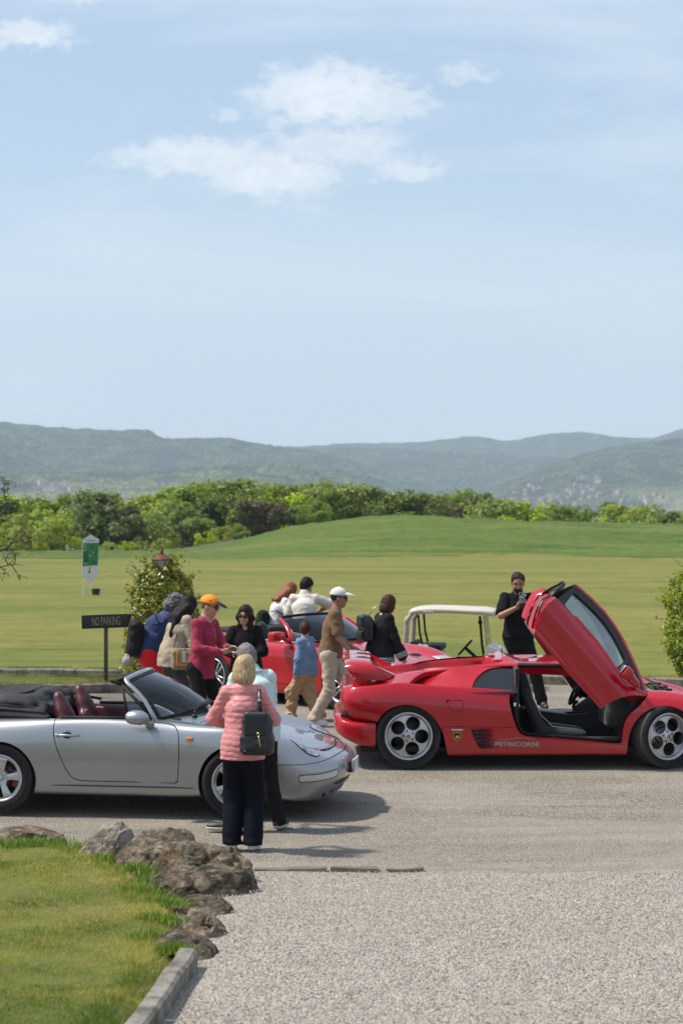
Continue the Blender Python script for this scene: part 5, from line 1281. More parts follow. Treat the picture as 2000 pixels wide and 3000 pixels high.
    mb = MB(); mb.prism(list(map(tuple, sh)), 0, .006, M=Matrix.Translation((.498, -1.019, .332))); bo = mb.build('badge', M_gold, car)
    mb = MB(); mb.prism([tuple(p * .86) for p in sh], -.002, .004, M=Matrix.Translation((.498, -1.019, .332))); mb.build('badge_field', BLACK, bo)
    bull = [(-.020,-.018),(-.012,-.006),(-.018,.002),(-.010,.012),(.004,.018),(.016,.014),(.022,.004),(.018,-.004),(.022,-.016),(.015,-.017),(.010,-.006),(.002,-.008),(-.004,-.020),(-.009,-.019),(-.006,-.008),(-.014,-.020)]
    mb = MB(); mb.prism([(a, b - .004) for a, b in bull], -.004, .0, M=Matrix.Translation((.498, -1.019, .332))); mb.build('badge_emblem', M_gold, bo)
    mb = MB(); mb.box((.500, -1.0165, .401), (.058, .0015, .0085)); lb = mb.build('sticker', M_plate, car)
    mb = MB()
    for i, wl in enumerate((.012, .006, .010, .014, .007, .012)): mb.box((.455 + i * .018, -1.0185, .401), (wl * .45, .0008, .003))
    mb.build('sticker_print', DARKM, lb)
    # windscreen
    wsS.shift(.002).join(wsS.mirror().shift(.002)).thick(.006).build('windscreen', M_glass, car)
    # rear bumper
    path = [(-.34, .985, 0, 1), (-.48, .99, 0, 1), (-.60, .965, -.3, .95), (-.70, .90, -.7, .7), (-.755, .76, -.95, .3), (-.775, .45, -1, 0), (-.78, 0, -1, 0)]
    bn = []
    for i, (x, y, nx, ny) in enumerate(path):
        zb_ = [.213, .230, .262, .30, .325, .335, .34][i]; zt_ = [.472, .474, .478, .50, .53, .54, .545][i]
        f = lambda d, z: (x - nx * d, y - ny * d if i < 6 else 0, z)
        bn.append([f(.14, zb_ + .01), f(.05, zb_), f(.012, zb_ + .035), f(0, zb_ + .09), f(0, zt_ - .05), f(.012, zt_ - .012), f(.04, zt_), f(.13, zt_ - .01), f(.16, zt_ - .06)])
    B_ = net_surf(bn, 60, 40)
    if np.mean(B_.N[:, 1]) < 0: B_.N = -B_.N; B_.F = [f[::-1] for f in B_.F]
    B_.join(B_.mirror()).build('rear_bumper', RED, car)
    mb = MB(); mb.box((-.53, 0, .46), (.17, .84, .10), .02); mb.build('tail_panel', BLACK, car)
    for s in (1, -1):
        for yy in (.48, .66):
            mb = MB(); mb.lathe([(.0001, -.01), (.05, -.008), (.062, 0), (.062, .03)], 24, 'x', c=(-.70, s * yy, .70)); mb.build('tail_lamp', M_red, car)
    # wing
    wp = [(.90,.905,-.53,-.22),(.905,.955,-.585,-.265),(.893,1.015,-.63,-.32),(.855,1.062,-.65,-.365),(.78,1.085,-.66,-.385),(.40,1.094,-.66,-.385),(0,1.097,-.66,-.385)]
    wn = []
    for (y, z, xr, xf) in wp:
        r_ = []
        for c, b in ((0, -.012), (.12, .006), (.35, .016), (.7, .014), (1.0, .004)):
            r_.append((xr + (xf - xr) * c, y + (b if z < 1.05 else 0), z + (b if z > 1.0 else 0)))
        wn.append(r_)
    W_ = net_surf(wn, 60, 16)
    if np.mean(W_.N[:, 2]) < 0: W_.N = -W_.N; W_.F = [f[::-1] for f in W_.F]
    W2 = W_.thick(.05); W2.join(W2.mirror()).build('rear_wing', RED, car)
    for s in (1, -1):
        mb = MB(); mb.add([(-.385, s * .87, 1.07), (-.385, s * .80, 1.07), (-.14, s * .70, .945), (-.14, s * .62, .95), (-.40, s * .88, .90), (-.40, s * .78, .90), (-.20, s * .78, .91), (-.20, s * .64, .90)], [(0, 1, 3, 2), (4, 6, 7, 5), (0, 2, 6, 4), (1, 5, 7, 3), (0, 4, 5, 1), (2, 3, 7, 6)]); mb.build('wing_support', RED, car)
    # engine cover slats between the buttresses
    for i in range(9):
        mb = MB(); mb.box((.02 + i * .09, 0, .885 + i * .004), (.030, .46, .006), .003, rot=(0, .25, 0)); mb.build('engine_cover_slat', RED, car)
    # roof scoop ridges
    for s in (1, -1):
        mb = MB(); mb.box((.965, s * .36, 1.078), (.045, .15, .014), .012); mb.build('roof_scoop', RED, car)
    # aerial
    mb = MB(); mb.ell((1.06, -.05, 1.098), (.03, .018, .016), 14, 8); mb.tube([(1.05, -.05, 1.10), (1.035, -.05, 1.155)], .006, 8); ao = mb.build('aerial_foot', BLACK, car)
    mb = MB(); mb.tube([(1.037, -.05, 1.15), (1.012, -.05, 1.205)], [.012, .006], 8); mb.build('aerial_rod', M_piping, ao)
    # wipers and cowl grille
    mb = MB(); mb.box((2.70, 0, .775), (.03, .35, .006), .004)
    mb.tube([(2.72, -.30, .775), (2.70, -.15, .80), (2.62, .25, .835)], .010, 6); mb.tube([(2.70, -.2, .79), (2.76, -.36, .78), (2.66, -.45, .80)], .008, 6); mb.ell((2.74, -.32, .785), (.045, .045, .025), 12, 8)
    mb.tube([(2.68, -.10, .81), (2.55, -.35, .82)], .009, 6); mb.box((2.76, -.42, .768), (.05, .03, .012), .006, rot=(0, .1, .5)); mb.build('wiper', PLASTIC, car)
    # bonnet vents
    for s in (1, -1):
        mb = MB(); mb.prism([(2.72, s * .66), (2.80, s * .70), (2.86, s * .62), (2.76, s * .60)], .728, .752, 'z'); mb.build('bonnet_vent', BLACK, car)
    # doors ------------------------------------------------------------
    h0 = np.array([2.35, .80]); e1 = np.array([-.656, .755]); e2 = np.array([-.755, -.656])
    def door(s, extra):
        def surf(xz_fn=None):
            def fn(U, W):   # U along, W across
                x = h0[0] + e1[0] * U + e2[0] * W; z = h0[1] + e1[1] * U + e2[1] * W
                y = np.where(W > 0, pchip([0, .05, .18, .36, .60, 1.0], [.935, .985, 1.022, 1.005, .965, .90], np.clip(W, 0, 1).ravel()).reshape(W.shape), .935 + W * 1.22)
                y = y + .012 * np.sin(W * 16) * sstep(0, .1, W) * (1 - sstep(.35, .6, W)); return (x, y, z)
            g = sheet_grid(np.linspace(-.30, 1.45, 90), np.concatenate([np.linspace(-.40, -.001, 24), np.linspace(.001, .75, 44)]), fn)
            if np.mean(g.N[:, 1]) < 0: g.N = -g.N; g.F = [f[::-1] for f in g.F]
            return g
        G_ = surf()
        outer = rounded([(1.985,.612),(1.620,1.010),(1.294,1.39),(1.318,1.485),(1.365,1.60),(1.43,1.70),(1.523,1.766),(1.736,1.536),(1.96,1.278),(2.129,1.032),(2.225,.885),(2.30,.828),(2.482,.748),(2.319,.760),(2.20,.738),(2.073,.684)], [.006,.05,.03,.05,.05,.04,.012,.05,.08,.08,.05,.05,.008,.05,.05,.04])
        gO = side_g(outer)
        ring_o = rounded([(1.535,1.755),(1.731,1.905),(1.88,1.775),(2.028,1.626),(2.13,1.49),(2.218,1.346),(2.353,1.065),(2.482,.745),(2.25,.862),(2.129,1.032),(1.96,1.278),(1.736,1.536)], [.01,.012,.05,.05,.08,.05,.08,.01,.04,.06,.08,.06])
        ring_i = rounded([(1.607,1.691),(1.708,1.820),(1.80,1.738),(1.899,1.646),(2.023,1.511),(2.135,1.342),(2.242,1.118),(2.152,1.039),(1.96,1.30),(1.75,1.545)], [.01,.01,.03,.05,.08,.08,.02,.02,.08,.05])
        gRo, gRi = side_g(ring_o), side_g(ring_i)
        def warp(S_):
            f = (22.8 - 1.03 * S_.V[:, 1]) / (22.8 - 1.03); S_.V[:, 0] = (S_.V[:, 0] + .693) * f - .693; S_.V[:, 2] = 2.65 - (2.65 - S_.V[:, 2]) * f; return S_
        fl = (lambda S_: warp(S_)) if s == 1 else (lambda S_: warp(S_).mirror())
        pan = fl(G_.pick(gO).thick(.11))
        do = pan.build('door', RED, car)
        ins = fl(G_.shift(-.112).pick(lambda V, A, N: gO(V, A, N) + .02)); ins.N = -ins.N; ins.F = [f[::-1] for f in ins.F]; ins.build('door_trim', M_alc, do)
        ed = G_.pick(lambda V, A, N: np.maximum(np.maximum(gRo(V, A, N), -(gRo(V, A, N) + .022)), -(gO(V, A, N))))
        ed = ed.pick(lambda V, A, N: 1.722 - V[:, 0])
        fl(ed.shift(.004).thick(.03)).build('door_frame_edge', RED, do)
        fr = G_.pick(lambda V, A, N: np.maximum(np.maximum(gRo(V, A, N), -gRi(V, A, N)), -gO(V, A, N) - .001)); fl(fr.thick(.035)).build('window_frame', PLASTIC, do)
        fl(G_.shift(-.014).pick(lambda V, A, N: gRi(V, A, N) - .004).thick(.004)).build('pane', M_door_glass, do)
        # rear shut face between outer skin and inner shell
        a = [(1.523,1.766),(1.43,1.70),(1.365,1.60),(1.318,1.485),(1.294,1.39)]; b = [(1.428,1.800),(1.335,1.742),(1.285,1.62),(1.255,1.52),(1.245,1.455)]
        mb = MB(); V = [(x, s * .955, z) for x, z in a] + [(x, s * .86, z) for x, z in b] + [(x + .06, s * .80, z - .03) for x, z in b]; mb.add(V, [(i, i + 1, 6 + i, 5 + i) for i in range(4)] + [(5 + i, 6 + i, 11 + i, 10 + i) for i in range(4)], True)
        V = [(x, s * 1.0, z) for x, z in a] + [(x, s * .955, z) for x, z in a]; mb.add(V, [(i, i + 1, 6 + i, 5 + i) for i in range(4)], True); mb.build('shut_face', RED, do)
        mb = MB(); mb.tube([(x + .035, s * .915, z - .012) for x, z in b], .008, 6); mb.tube([(x + .060, s * .935, z - .016) for x, z in b], .005, 6); mb.build('shut_gasket', BLACK, do)
        mb = MB(); mb.box((1.372, s * .90, 1.70), (.024, .02, .040), .006, rot=(0, R(-28) * -1, 0)); mb.build('latch', CHROME, do)
        # inner window channel bar
        mb = MB(); mb.tube([(1.462, s * .80, 1.748), (1.55, s * .72, 1.825), (1.642, s * .62, 1.895)], .026, 8, flat=.55); mb.tube([(1.48, s * .79, 1.735), (1.652, s * .60, 1.875)], .007, 6); mb.build('window_channel', PLASTIC, do)
        # mirror
        f = Sdf((2.05, min(s * .90, s * 1.25), .72), (2.50, max(s * .90, s * 1.25), 1.16), .007)
        f.cone((2.225, s * 1.10, 1.005), (2.335, s * 1.06, .885), .062, .038, .02, flat=((.74, 0, .67), 1.0)); f.ell((2.235, s * 1.12, 1.0), (.050, .085, .060), .02, box=.03, rot=np.array(Euler((0, R(40), 0)).to_matrix())); f.cone((2.33, s * 1.04, .89), (2.375, s * .93, .845), .035, .022, .03)
        f.build('door_mirror', RED, do)
        mb = MB(); mb.box((2.188, s * 1.12, 1.045), (.006, .075, .045), .004, rot=(0, R(40), 0)); mb.build('mirror_glass', CHROME, do)
        if extra:
            piv = Matrix.Translation((2.42, 0, .74)); do.matrix_local = Matrix.Translation((0, 0, -.10)) @ piv @ Matrix.Rotation(R(extra), 4, 'Y') @ piv.inverted()
    door(-1, 0); door(1, 6.0)
    # cabin --------------------------------------------------------------
    mb = MB(); mb.box((1.70, 0, .19), (.60, .86, .02)); mb.box((1.13, 0, .60), (.02, .88, .42)); mb.box((2.34, 0, .50), (.03, .86, .30))
    for s in (1, -1): mb.box((1.70, s * .84, .25), (.50, .05, .06), .02)
    mb.build('cabin_lining', M_alc, car)
    f = Sdf((1.80, -.84, .36), (2.50, .84, .86), .016); f.ell((2.28, 0, .60), (.20, .80, .13), 0, box=.06); f.cone((2.10, .36, .70), (2.28, .36, .72), .11, .14, .04); f.cone((1.88, 0, .47), (2.20, 0, .62), .10, .16, .06); f.ell((2.24, 0, .50), (.18, .80, .10), .02, box=.05); f.build('dashboard', M_alc, car)
    mb = MB(); mb.prism([(1.16, .22), (1.16, .545), (1.24, .53), (1.75, .47), (1.90, .485), (2.2, .56), (2.2, .22)], -.17, .17); mb.build('centre_tunnel', M_alc, car)
    mb = MB(); mb.prism([(1.25, .532), (1.73, .474), (1.73, .484), (1.25, .544)], -.165, .165); mb.build('console_top', M_grey_trim, car)
    mb = MB(); mb.lathe([(.001, .0), (.075, .0), (.08, .012), (.001, .02)], 24, 'z', c=(1.78, -.03, .475)); mb.tube([(1.80, -.03, .48), (1.808, -.03, .54)], .006, 8); mb.tube([(1.805, -.03, .53), (1.815, -.03, .575), (1.835, -.03, .60), (1.862, -.03, .60)], [.014, .018, .022, .016], 10); mb.build('gear_lever', BLACK, car)
    M = Matrix.Translation((1.90, .40, .70)) @ Matrix.Rotation(R(-62), 4, 'Y')
    mb = MB(); n = 28; mb.tube([(.18 * math.cos(2 * math.pi * i / n), .18 * math.sin(2 * math.pi * i / n), 0) for i in range(n + 1)], .017, 8, cap=False, M=M)
    for a in (90, 210, 330): mb.tube([(0, 0, -.01), (.17 * math.cos(R(a)), .17 * math.sin(R(a)), 0)], .016, 6, M=M)
    mb.lathe([(.001, .02), (.05, .015), (.06, -.02), (.03, -.22), (.001, -.22)], 20, 'z', M=M); mb.build('steering_wheel', BLACK, car)
    for s in (1, -1):
        c = s * .47
        f = Sdf((1.10, c - .30, .18), (1.98, c + .30, 1.04), .014); f.ell((1.62, c, .30), (.26, .22, .06), 0, box=.05)
        for q in (-1, 1): f.cone((1.42, c + q * .21, .34), (1.82, c + q * .20, .31), .06, .05, .03); f.cone((1.40, c + q * .20, .38), (1.24, c + q * .17, .74), .055, .04, .03)
        f.cone((1.40, c, .34), (1.235, c, .80), .15, .13, .05, flat=((1, 0, .35), 2.4)); f.cone((1.235, c, .78), (1.20, c, .97), .12, .085, .04, flat=((1, 0, .3), 1.9))
        so = f.build('seat', M_alc, car)
        for q in (-1, 1):
            mb = MB(); mb.tube([(1.245, c + q * .085, .965), (1.295, c + q * .13, .82), (1.315, c + q * .155, .70), (1.40, c + q * .16, .52), (1.52, c + q * .17, .40), (1.80, c + q * .17, .365)], .005, 6); mb.build('piping', M_piping, so)
    mb = MB(); mb.tube([(1.24, -.30, .80), (1.275, -.31, .60)], .024, 8, flat=.4); mb.build('belt', M_piping, car)
    mb = MB(); mb.box((1.0, 0, .19), (1.5, .92, .03), .02); mb.box((-.1, 0, .42), (.5, .6, .18)); mb.build('underbody', BLACK, car)
    mb = MB(); mb.box((1.10, -.93, .655), (.014, .012, .020), .005); mb.build('striker', CHROME, car)
    well(car, 0, .327, .375, .50, .97); well(car, 2.65, .32, .365, .52, .95)
    w = make_wheel('five_hole', .330, .30, .245, ALU)
    put_wheel(w, car, 0, -.835, .330, 0, True, .35); put_wheel(w, car, 0, .835, .330, 0, spin=.9)
    for q in (-.86, .86):
        fw = put_wheel(w, car, 2.65, q, .326, R(23), spin=.1 + q); fw.scale = (.985, .80, .985)
    return car
red_car()
# ---------------------------------------------------------------- red spider behind, golf cart
def spider():
    ps = 44; c, sn = math.cos(R(ps)), math.sin(R(ps))
    fx, fy = (1011 - 1000) * 26.8 / FPX, 26.8                 # front near wheel
    ox, oy = fx - 2.45 * c - .78 * (-sn) * -1 * 1 * 0, fy + 2.45 * sn
    # near side lateral -.80 : origin = wheel - 2.45*ux + .80*uy
    ux, uy = (c, -sn), (sn, c); o = (fx - 2.45 * ux[0] + .80 * uy[0], fy - 2.45 * ux[1] + .80 * uy[1])
    car = thing('roadster', 'red open two-seat roadster parked behind the crowd, nose towards the wedge car', 'car', (o[0], o[1], gz(*o) - .01), R(-ps))
    net = []
    def row(x, p): net.append([(x, y, z) for y, z in p])
    net.append([(-.98,0,.30),(-.99,0,.34),(-1.0,0,.42),(-1.02,0,.55),(-1.02,0,.70),(-1.0,0,.80),(-.97,0,.86),(-.95,0,.87),(-.93,0,.875),(-.92,0,.88)])
    net.append([(-.92,.60,.28),(-.93,.70,.31),(-.94,.74,.40),(-.96,.78,.52),(-.96,.78,.68),(-.94,.76,.79),(-.90,.70,.85),(-.88,.55,.865),(-.87,.3,.87),(-.87,0,.875)])
    row(-.55, [(.6,.25),(.80,.26),(.84,.34),(.90,.48),(.93,.62),(.91,.75),(.83,.86),(.66,.895),(.35,.90),(0,.90)])
    row(0, [(.6,.18),(.84,.20),(.88,.30),(.93,.45),(.95,.60),(.925,.75),(.84,.885),(.70,.915),(.4,.92),(0,.92)])
    row(.45, [(.6,.15),(.83,.17),(.86,.26),(.88,.42),(.90,.58),(.885,.74),(.83,.86),(.74,.89),(.4,.90),(0,.90)])
    row(.95, [(.6,.15),(.83,.165),(.855,.25),(.86,.42),(.875,.58),(.865,.72),(.81,.82),(.74,.835),(.4,.84),(0,.84)])
    row(1.45, [(.6,.15),(.83,.165),(.855,.25),(.86,.42),(.875,.58),(.865,.71),(.81,.80),(.73,.82),(.4,.85),(0,.86)])
    row(1.85, [(.6,.15),(.83,.165),(.86,.25),(.875,.42),(.89,.58),(.88,.70),(.82,.79),(.70,.79),(.4,.79),(0,.81)])
    row(2.2, [(.6,.15),(.85,.18),(.88,.28),(.90,.42),(.915,.56),(.905,.69),(.83,.775),(.68,.745),(.4,.725),(0,.74)])
    row(2.5, [(.6,.15),(.86,.20),(.89,.30),(.915,.42),(.925,.54),(.91,.66),(.83,.745),(.67,.70),(.4,.665),(0,.68)])
    row(2.85, [(.6,.15),(.84,.18),(.87,.26),(.89,.37),(.895,.47),(.88,.57),(.80,.655),(.65,.625),(.4,.60),(0,.61)])
    row(3.2, [(.55,.15),(.74,.17),(.78,.24),(.80,.33),(.80,.40),(.78,.47),(.72,.535),(.6,.53),(.36,.52),(0,.525)])
    net.append([(3.42,.30,.17),(3.46,.42,.19),(3.48,.46,.24),(3.49,.48,.31),(3.49,.48,.35),(3.48,.46,.39),(3.44,.42,.43),(3.42,.36,.44),(3.42,.22,.44),(3.43,0,.44)])
    net.append([(3.50,0,.17),(3.53,0,.19),(3.55,0,.24),(3.56,0,.30),(3.56,0,.34),(3.55,0,.37),(3.53,0,.40),(3.52,0,.41),(3.51,0,.415),(3.50,0,.42)])
    S = net_surf(net, 110, 50)
    if np.mean(S.N[:, 1]) < 0: S.N = -S.N; S.F = [f[::-1] for f in S.F]
    for cx in (0, 2.45): S = S.pick(lambda V, A, N, cx=cx: np.where(A[:, 1] < 5.8, -(np.hypot(V[:, 0] - cx, V[:, 2] - .32) - .355), -1)).lip(.03); S.new[:] = False
    op = rounded([(.30, -.3), (.30, .66), (.9, .735), (1.45, .725), (1.60, .60), (1.80, -.3)], [.01, .1, .05, .05, .1, .01])
    S = S.pick(neg(side_g(op, vmin=5.8, ax=(0, 1)))).lip(.03); S.new[:] = False
    dp = rounded([(.62,.95),(.60,.70),(.62,.28),(1.66,.28),(1.72,.60),(1.66,.95)], [.02,.05,.06,.06,.06,.02]); S, door = panel(S, side_g(dp, vmax=6.8, vmin=1.6), .004, .02)
    gr = rounded([(.64,.668),(3.0,.60),(3.0,.612),(.64,.682)], .002)
    S.join(S.mirror()).build('body', RED, car); 
    for s in (1, -1):
        d = (door if s == 1 else door.mirror()).build('door', RED, car)
        mb = MB(); mb.tube([(.64, s * .775, .862), (1.1, s * .765, .842), (1.52, s * .745, .832)], .014, 8); mb.build('window_seal', CHROME if s < 0 else BLACK, d)
        mb = MB(); mb.tube([(1.42, s * .80, .84), (1.40, s * .92, .90)], [.03, .028], 10); mb.build('mirror_foot', RED, car)
        f = Sdf((1.22, s * .99 - .14, .82), (1.52, s * .99 + .14, 1.04), .008); f.ell((1.36, s * .99, .925), (.075, .115, .062), 0, box=.04); f.cone((1.40, s * .98, .925), (1.44, s * .98, .92), .05, .03, .03); f.build('door_mirror', RED, car)
    mb = MB(); mb.box((.9, 0, .22), (.95, .72, .02)); mb.box((.26, 0, .55), (.03, .74, .33)); mb.box((1.66, 0, .55), (.03, .74, .22))
    for s in (1, -1): mb.box((.95, s * .745, .52), (.70, .02, .28))
    mb.build('cockpit_lining', M_alc, car)
    for s in (1, -1):
        cc = s * .36; f = Sdf((.25, cc - .28, .25), (1.2, cc + .28, 1.12), .018); f.ell((.86, cc, .42), (.26, .23, .08), 0, box=.05); f.cone((.62, cc, .48), (.46, cc, .84), .15, .14, .05, flat=((1, 0, .4), 2.2)); f.cone((.46, cc, .84), (.42, cc, .98), .12, .09, .05, flat=((1, 0, .3), 1.8)); so = f.build('seat', M_alc, car)
    f = Sdf((1.30, -.72, .55), (1.80, .72, .92), .018); f.ell((1.52, 0, .74), (.15, .70, .09), 0, box=.05); f.build('dashboard', M_alc, car)
    M = Matrix.Translation((1.28, .36, .76)) @ Matrix.Rotation(R(-66), 4, 'Y'); mb = MB(); n = 24
    mb.tube([(.18 * math.cos(2 * math.pi * i / n), .18 * math.sin(2 * math.pi * i / n), 0) for i in range(n + 1)], .014, 8, cap=False, M=M)
    for a in (0, 120, 240): mb.tube([(0, 0, 0), (.17 * math.cos(R(a)), .17 * math.sin(R(a)), 0)], .014, 6, M=M)
    mb.build('steering_wheel', BLACK, car)
    base = lambda t: np.array([1.42 + .34 * (1 - abs(t) ** 2.2), t * .72, .822 + .04 * (1 - t * t)]); top = lambda t: np.array([1.02 + .12 * (1 - t * t), t * .585, 1.145 + .035 * (1 - t * t)])
    def fn(U, W):
        o_ = np.zeros((3,) + U.shape)
        for i in range(U.shape[0]):
            b_, t_ = base(U[i, 0]), top(U[i, 0])
            for j in range(U.shape[1]): w = W[i, j]; o_[:, i, j] = b_ * (1 - w) + t_ * w + np.array([.03, 0, .03]) * math.sin(math.pi * w)
        return o_
    Gs = sheet_grid(np.linspace(-.965, .965, 31), np.linspace(.03, .96, 15), fn)
    if np.mean(Gs.N[:, 0]) < 0: Gs.N = -Gs.N; Gs.F = [f[::-1] for f in Gs.F]
    Gs.thick(.005).build('windscreen', M_glass, car)
    pr = lambda t, w: fn(np.array([[t]]), np.array([[w]]))[:, 0, 0]
    for s in (1, -1): tube_part('windscreen_pillar', [pr(s * 1.02, w) for w in (-.05, .25, .5, .75, .97)], [.045, .036, .032, .030, .03], RED, car, 10, .8)
    tube_part('header_rail', [pr(t, 1.03) for t in np.linspace(-1.0, 1.0, 17)], .028, BLACK, car, 10, .7)
    tube_part('windscreen_seal', [pr(t, .0) for t in np.linspace(-1.0, 1.0, 17)], .016, BLACK, car, 8)
    mb = MB(); mb.tube([pr(-.2, -.03) + np.array([.03, 0, .01]), pr(.45, .03) + np.array([.02, 0, .02])], .01, 6); mb.tube([pr(-.85, -.02) + np.array([.03, 0, .01]), pr(-.25, .04) + np.array([.02, 0, .02])], .01, 6); mb.build('wiper', PLASTIC, car)
    f = Sdf((-.55, -.72, .82), (.36, .72, 1.06), .02); f.ell((.0, 0, .91), (.28, .62, .06), 0, box=.04); f.disp(lambda X, Y, Z: .012 * np.sin(X * 30 + 3 * np.sin(Y * 4))); f.build('hood_cover', M_cloth_blk, car)
    for s in (1, -1):
        mb = MB(); mb.box((2.95, s * .62, .625), (.13, .13, .004), .01, rot=(0, R(14), 0)); mb.build('lamp_cover', M_refl, car)
    mb = MB(); mb.box((1.2, 0, .18), (1.9, .78, .03), .02); mb.build('underbody', BLACK, car)
    well(car, 0, .32, .358, .45, .90); well(car, 2.45, .32, .358, .45, .88)
    w = make_wheel('star', .325, .24, .235, ALU); put_wheel(w, car, 2.45, -.775, .325, R(0), True, .3); put_wheel(w, car, 2.45, .775, .325, 0, spin=1); put_wheel(w, car, 0, -.79, .325, 0, spin=.7); put_wheel(w, car, 0, .79, .325, 0, spin=.2)
spider()
CREAM = pm('cream_plastic', (0.55, 0.50, 0.41), 0.45, noise=.08, coat=.2)
BEIGE = pm('beige_plastic', (0.40, 0.36, 0.28), 0.5, noise=.1)
def golf_cart():
    D = 30.0; sc = .835; px = FPX / D; x0 = (1221 - 1000) / px
    c = thing('golf_cart', 'cream golf cart with a roof and clear windscreen behind the red wedge car', 'golf cart', (x0, D, gz(x0, D)), R(-9), sc=sc)
    k = 1 / px / sc
    Z = lambda ty: (CAMH - (ty - 1500) / px - gz(x0, D)) / sc
    X = lambda tx: (tx - 1212) * k
    # roof
    n = []
    for i, (x, z, w, th) in enumerate([(X(1196), Z(1797), .40, .0), (X(1200), Z(1786), .52, .05), (X(1225), Z(1779), .56, .07), (X(1300), Z(1777), .57, .06), (X(1380), Z(1780), .57, .06), (X(1430), Z(1784), .55, .06), (X(1444), Z(1789), .50, .04), (X(1446), Z(1794), .42, .0)]):
        n.append([(x, 0, z + .02), (x, w * .6, z + .015), (x, w * .93, z), (x, w, z - .02), (x, w * .99, z - th - .015), (x, w * .9, z - th - .03), (x, 0, z - th - .02)])
    S = net_surf(n, 40, 24); 
    if np.mean(S.N[:, 2] * (S.V[:, 2] - Z(1790))) < 0: S.N = -S.N; S.F = [f[::-1] for f in S.F]
    S.join(S.mirror()).build('roof', CREAM, c)
    mb = MB(); mb.box((X(1257), -.566, Z(1789)), (.09, .01, .020), .008); mb.build('roof_grip', BEIGE, c)
    for s in (1, -1):
        mb = MB(); mb.tube([(X(1404), s * .50, Z(1800)), (X(1410), s * .50, Z(1880)), (X(1418), s * .50, Z(1930)), (X(1425), s * .48, Z(1990))], .022, 8); mb.box((X(1405), s * .50, Z(1817)), (.035, .03, .03), .01); mb.build('front_post', BLACK, c)
        f = Sdf((X(1160), s * .50 - .09, Z(1930)), (X(1240), s * .50 + .09, Z(1785)), .016); f.cone((X(1186), s * .50, Z(1915)), (X(1193), s * .50, Z(1810)), .055, .045, .02, flat=((0, 1, 0), 1.4)); f.cone((X(1193), s * .50, Z(1815)), (X(1206), s * .50, Z(1795)), .045, .04, .02); f.build('rear_post', BEIGE, c)
        mb = MB(); mb.tube([(X(1224), s * .40, Z(1800)), (X(1228), s * .40, Z(1850)), (X(1236), s * .40, Z(1885))], .018, 8); mb.build('bag_strut', BLACK, c)
    mb = MB(); mb.add([(X(1412), -.48, Z(1800)), (X(1412), .48, Z(1800)), (X(1428), .48, Z(1915)), (X(1428), -.48, Z(1915)), (X(1412) + .006, -.48, Z(1800)), (X(1412) + .006, .48, Z(1800)), (X(1428) + .006, .48, Z(1915)), (X(1428) + .006, -.48, Z(1915))], [(0, 1, 2, 3), (7, 6, 5, 4), (0, 4, 5, 1), (1, 5, 6, 2), (2, 6, 7, 3), (3, 7, 4, 0)]); mb.build('windscreen', glass_mat('cart_screen', (.80, .82, .78), 1.0, dust=.5), c)
    mb = MB(); mb.box((X(1421), 0, Z(1862)), (.012, .48, .014), .005); mb.box((X(1428), 0, Z(1919)), (.02, .42, .02), .008); mb.build('screen_rail', CREAM, c)
    # body tub, seats, cowl
    mb = MB(); mb.prism([(X(1175), .28), (X(1175), .62), (X(1200), .70), (X(1285), .66), (X(1290), .30), (X(1400), .30), (X(1425), .78), (X(1455), .72), (X(1480), .50), (X(1480), .28)], -.56, .56); mb.build('body', CREAM, c)
    mb = MB(); mb.box((X(1250), 0, .72), (.24, .50, .05), .03); mb.box((X(1208), 0, Z(1897)), (.05, .50, .12), .03, rot=(0, -.12, 0)); mb.build('seat', BLACK, c)
    f = Sdf((X(1205), -.62, Z(1930)), (X(1275), -.18, Z(1870)), .014); f.ell((X(1238), -.42, Z(1900)), (.105, .14, .095), 0, box=.035, rot=np.array(Euler((0, .15, 0)).to_matrix())); f.build('ball_box', pm('milky_plastic', (.55, .53, .47), .4, noise=.1), c)
    M = Matrix.Translation((X(1358), -.28, Z(1893))) @ Matrix.Rotation(R(-48), 4, 'Y'); mb = MB(); q = 24
    mb.tube([(.17 * math.cos(2 * math.pi * i / q), .17 * math.sin(2 * math.pi * i / q), 0) for i in range(q + 1)], .016, 8, cap=False, M=M); mb.box((0, 0, 0), (.16, .03, .012), .008, M=M); mb.box((0, 0, 0), (.03, .16, .012), .008, M=M)
    mb.tube([(0, 0, 0), (0, 0, -.42)], .028, 8, M=M); mb.build('steering_wheel', BLACK, c)
    mb = MB(); mb.tube([(X(1268), -.50, .60), (X(1270), -.52, Z(1925)), (X(1277), -.52, Z(1915)), (X(1288), -.52, Z(1920)), (X(1300), -.52, .62)], .018, 8); mb.build('arm_rail', BLACK, c)
    for x in (X(1205), X(1440)):
        for s in (1, -1):
            mb = MB(); mb.lathe([(.11, -.07), (.20, -.075), (.222, -.05), (.222, .05), (.20, .075), (.11, .07)], 28, 'y', c=(x, s * .48, .222)); wl = mb.build('wheel', BLACK, c); mb = MB(); mb.lathe([(.0001, -.05), (.11, -.055), (.11, .05), (.0001, .05)], 24, 'y', c=(x, s * .48, .222)); mb.build('hub', CREAM, wl)
golf_cart()
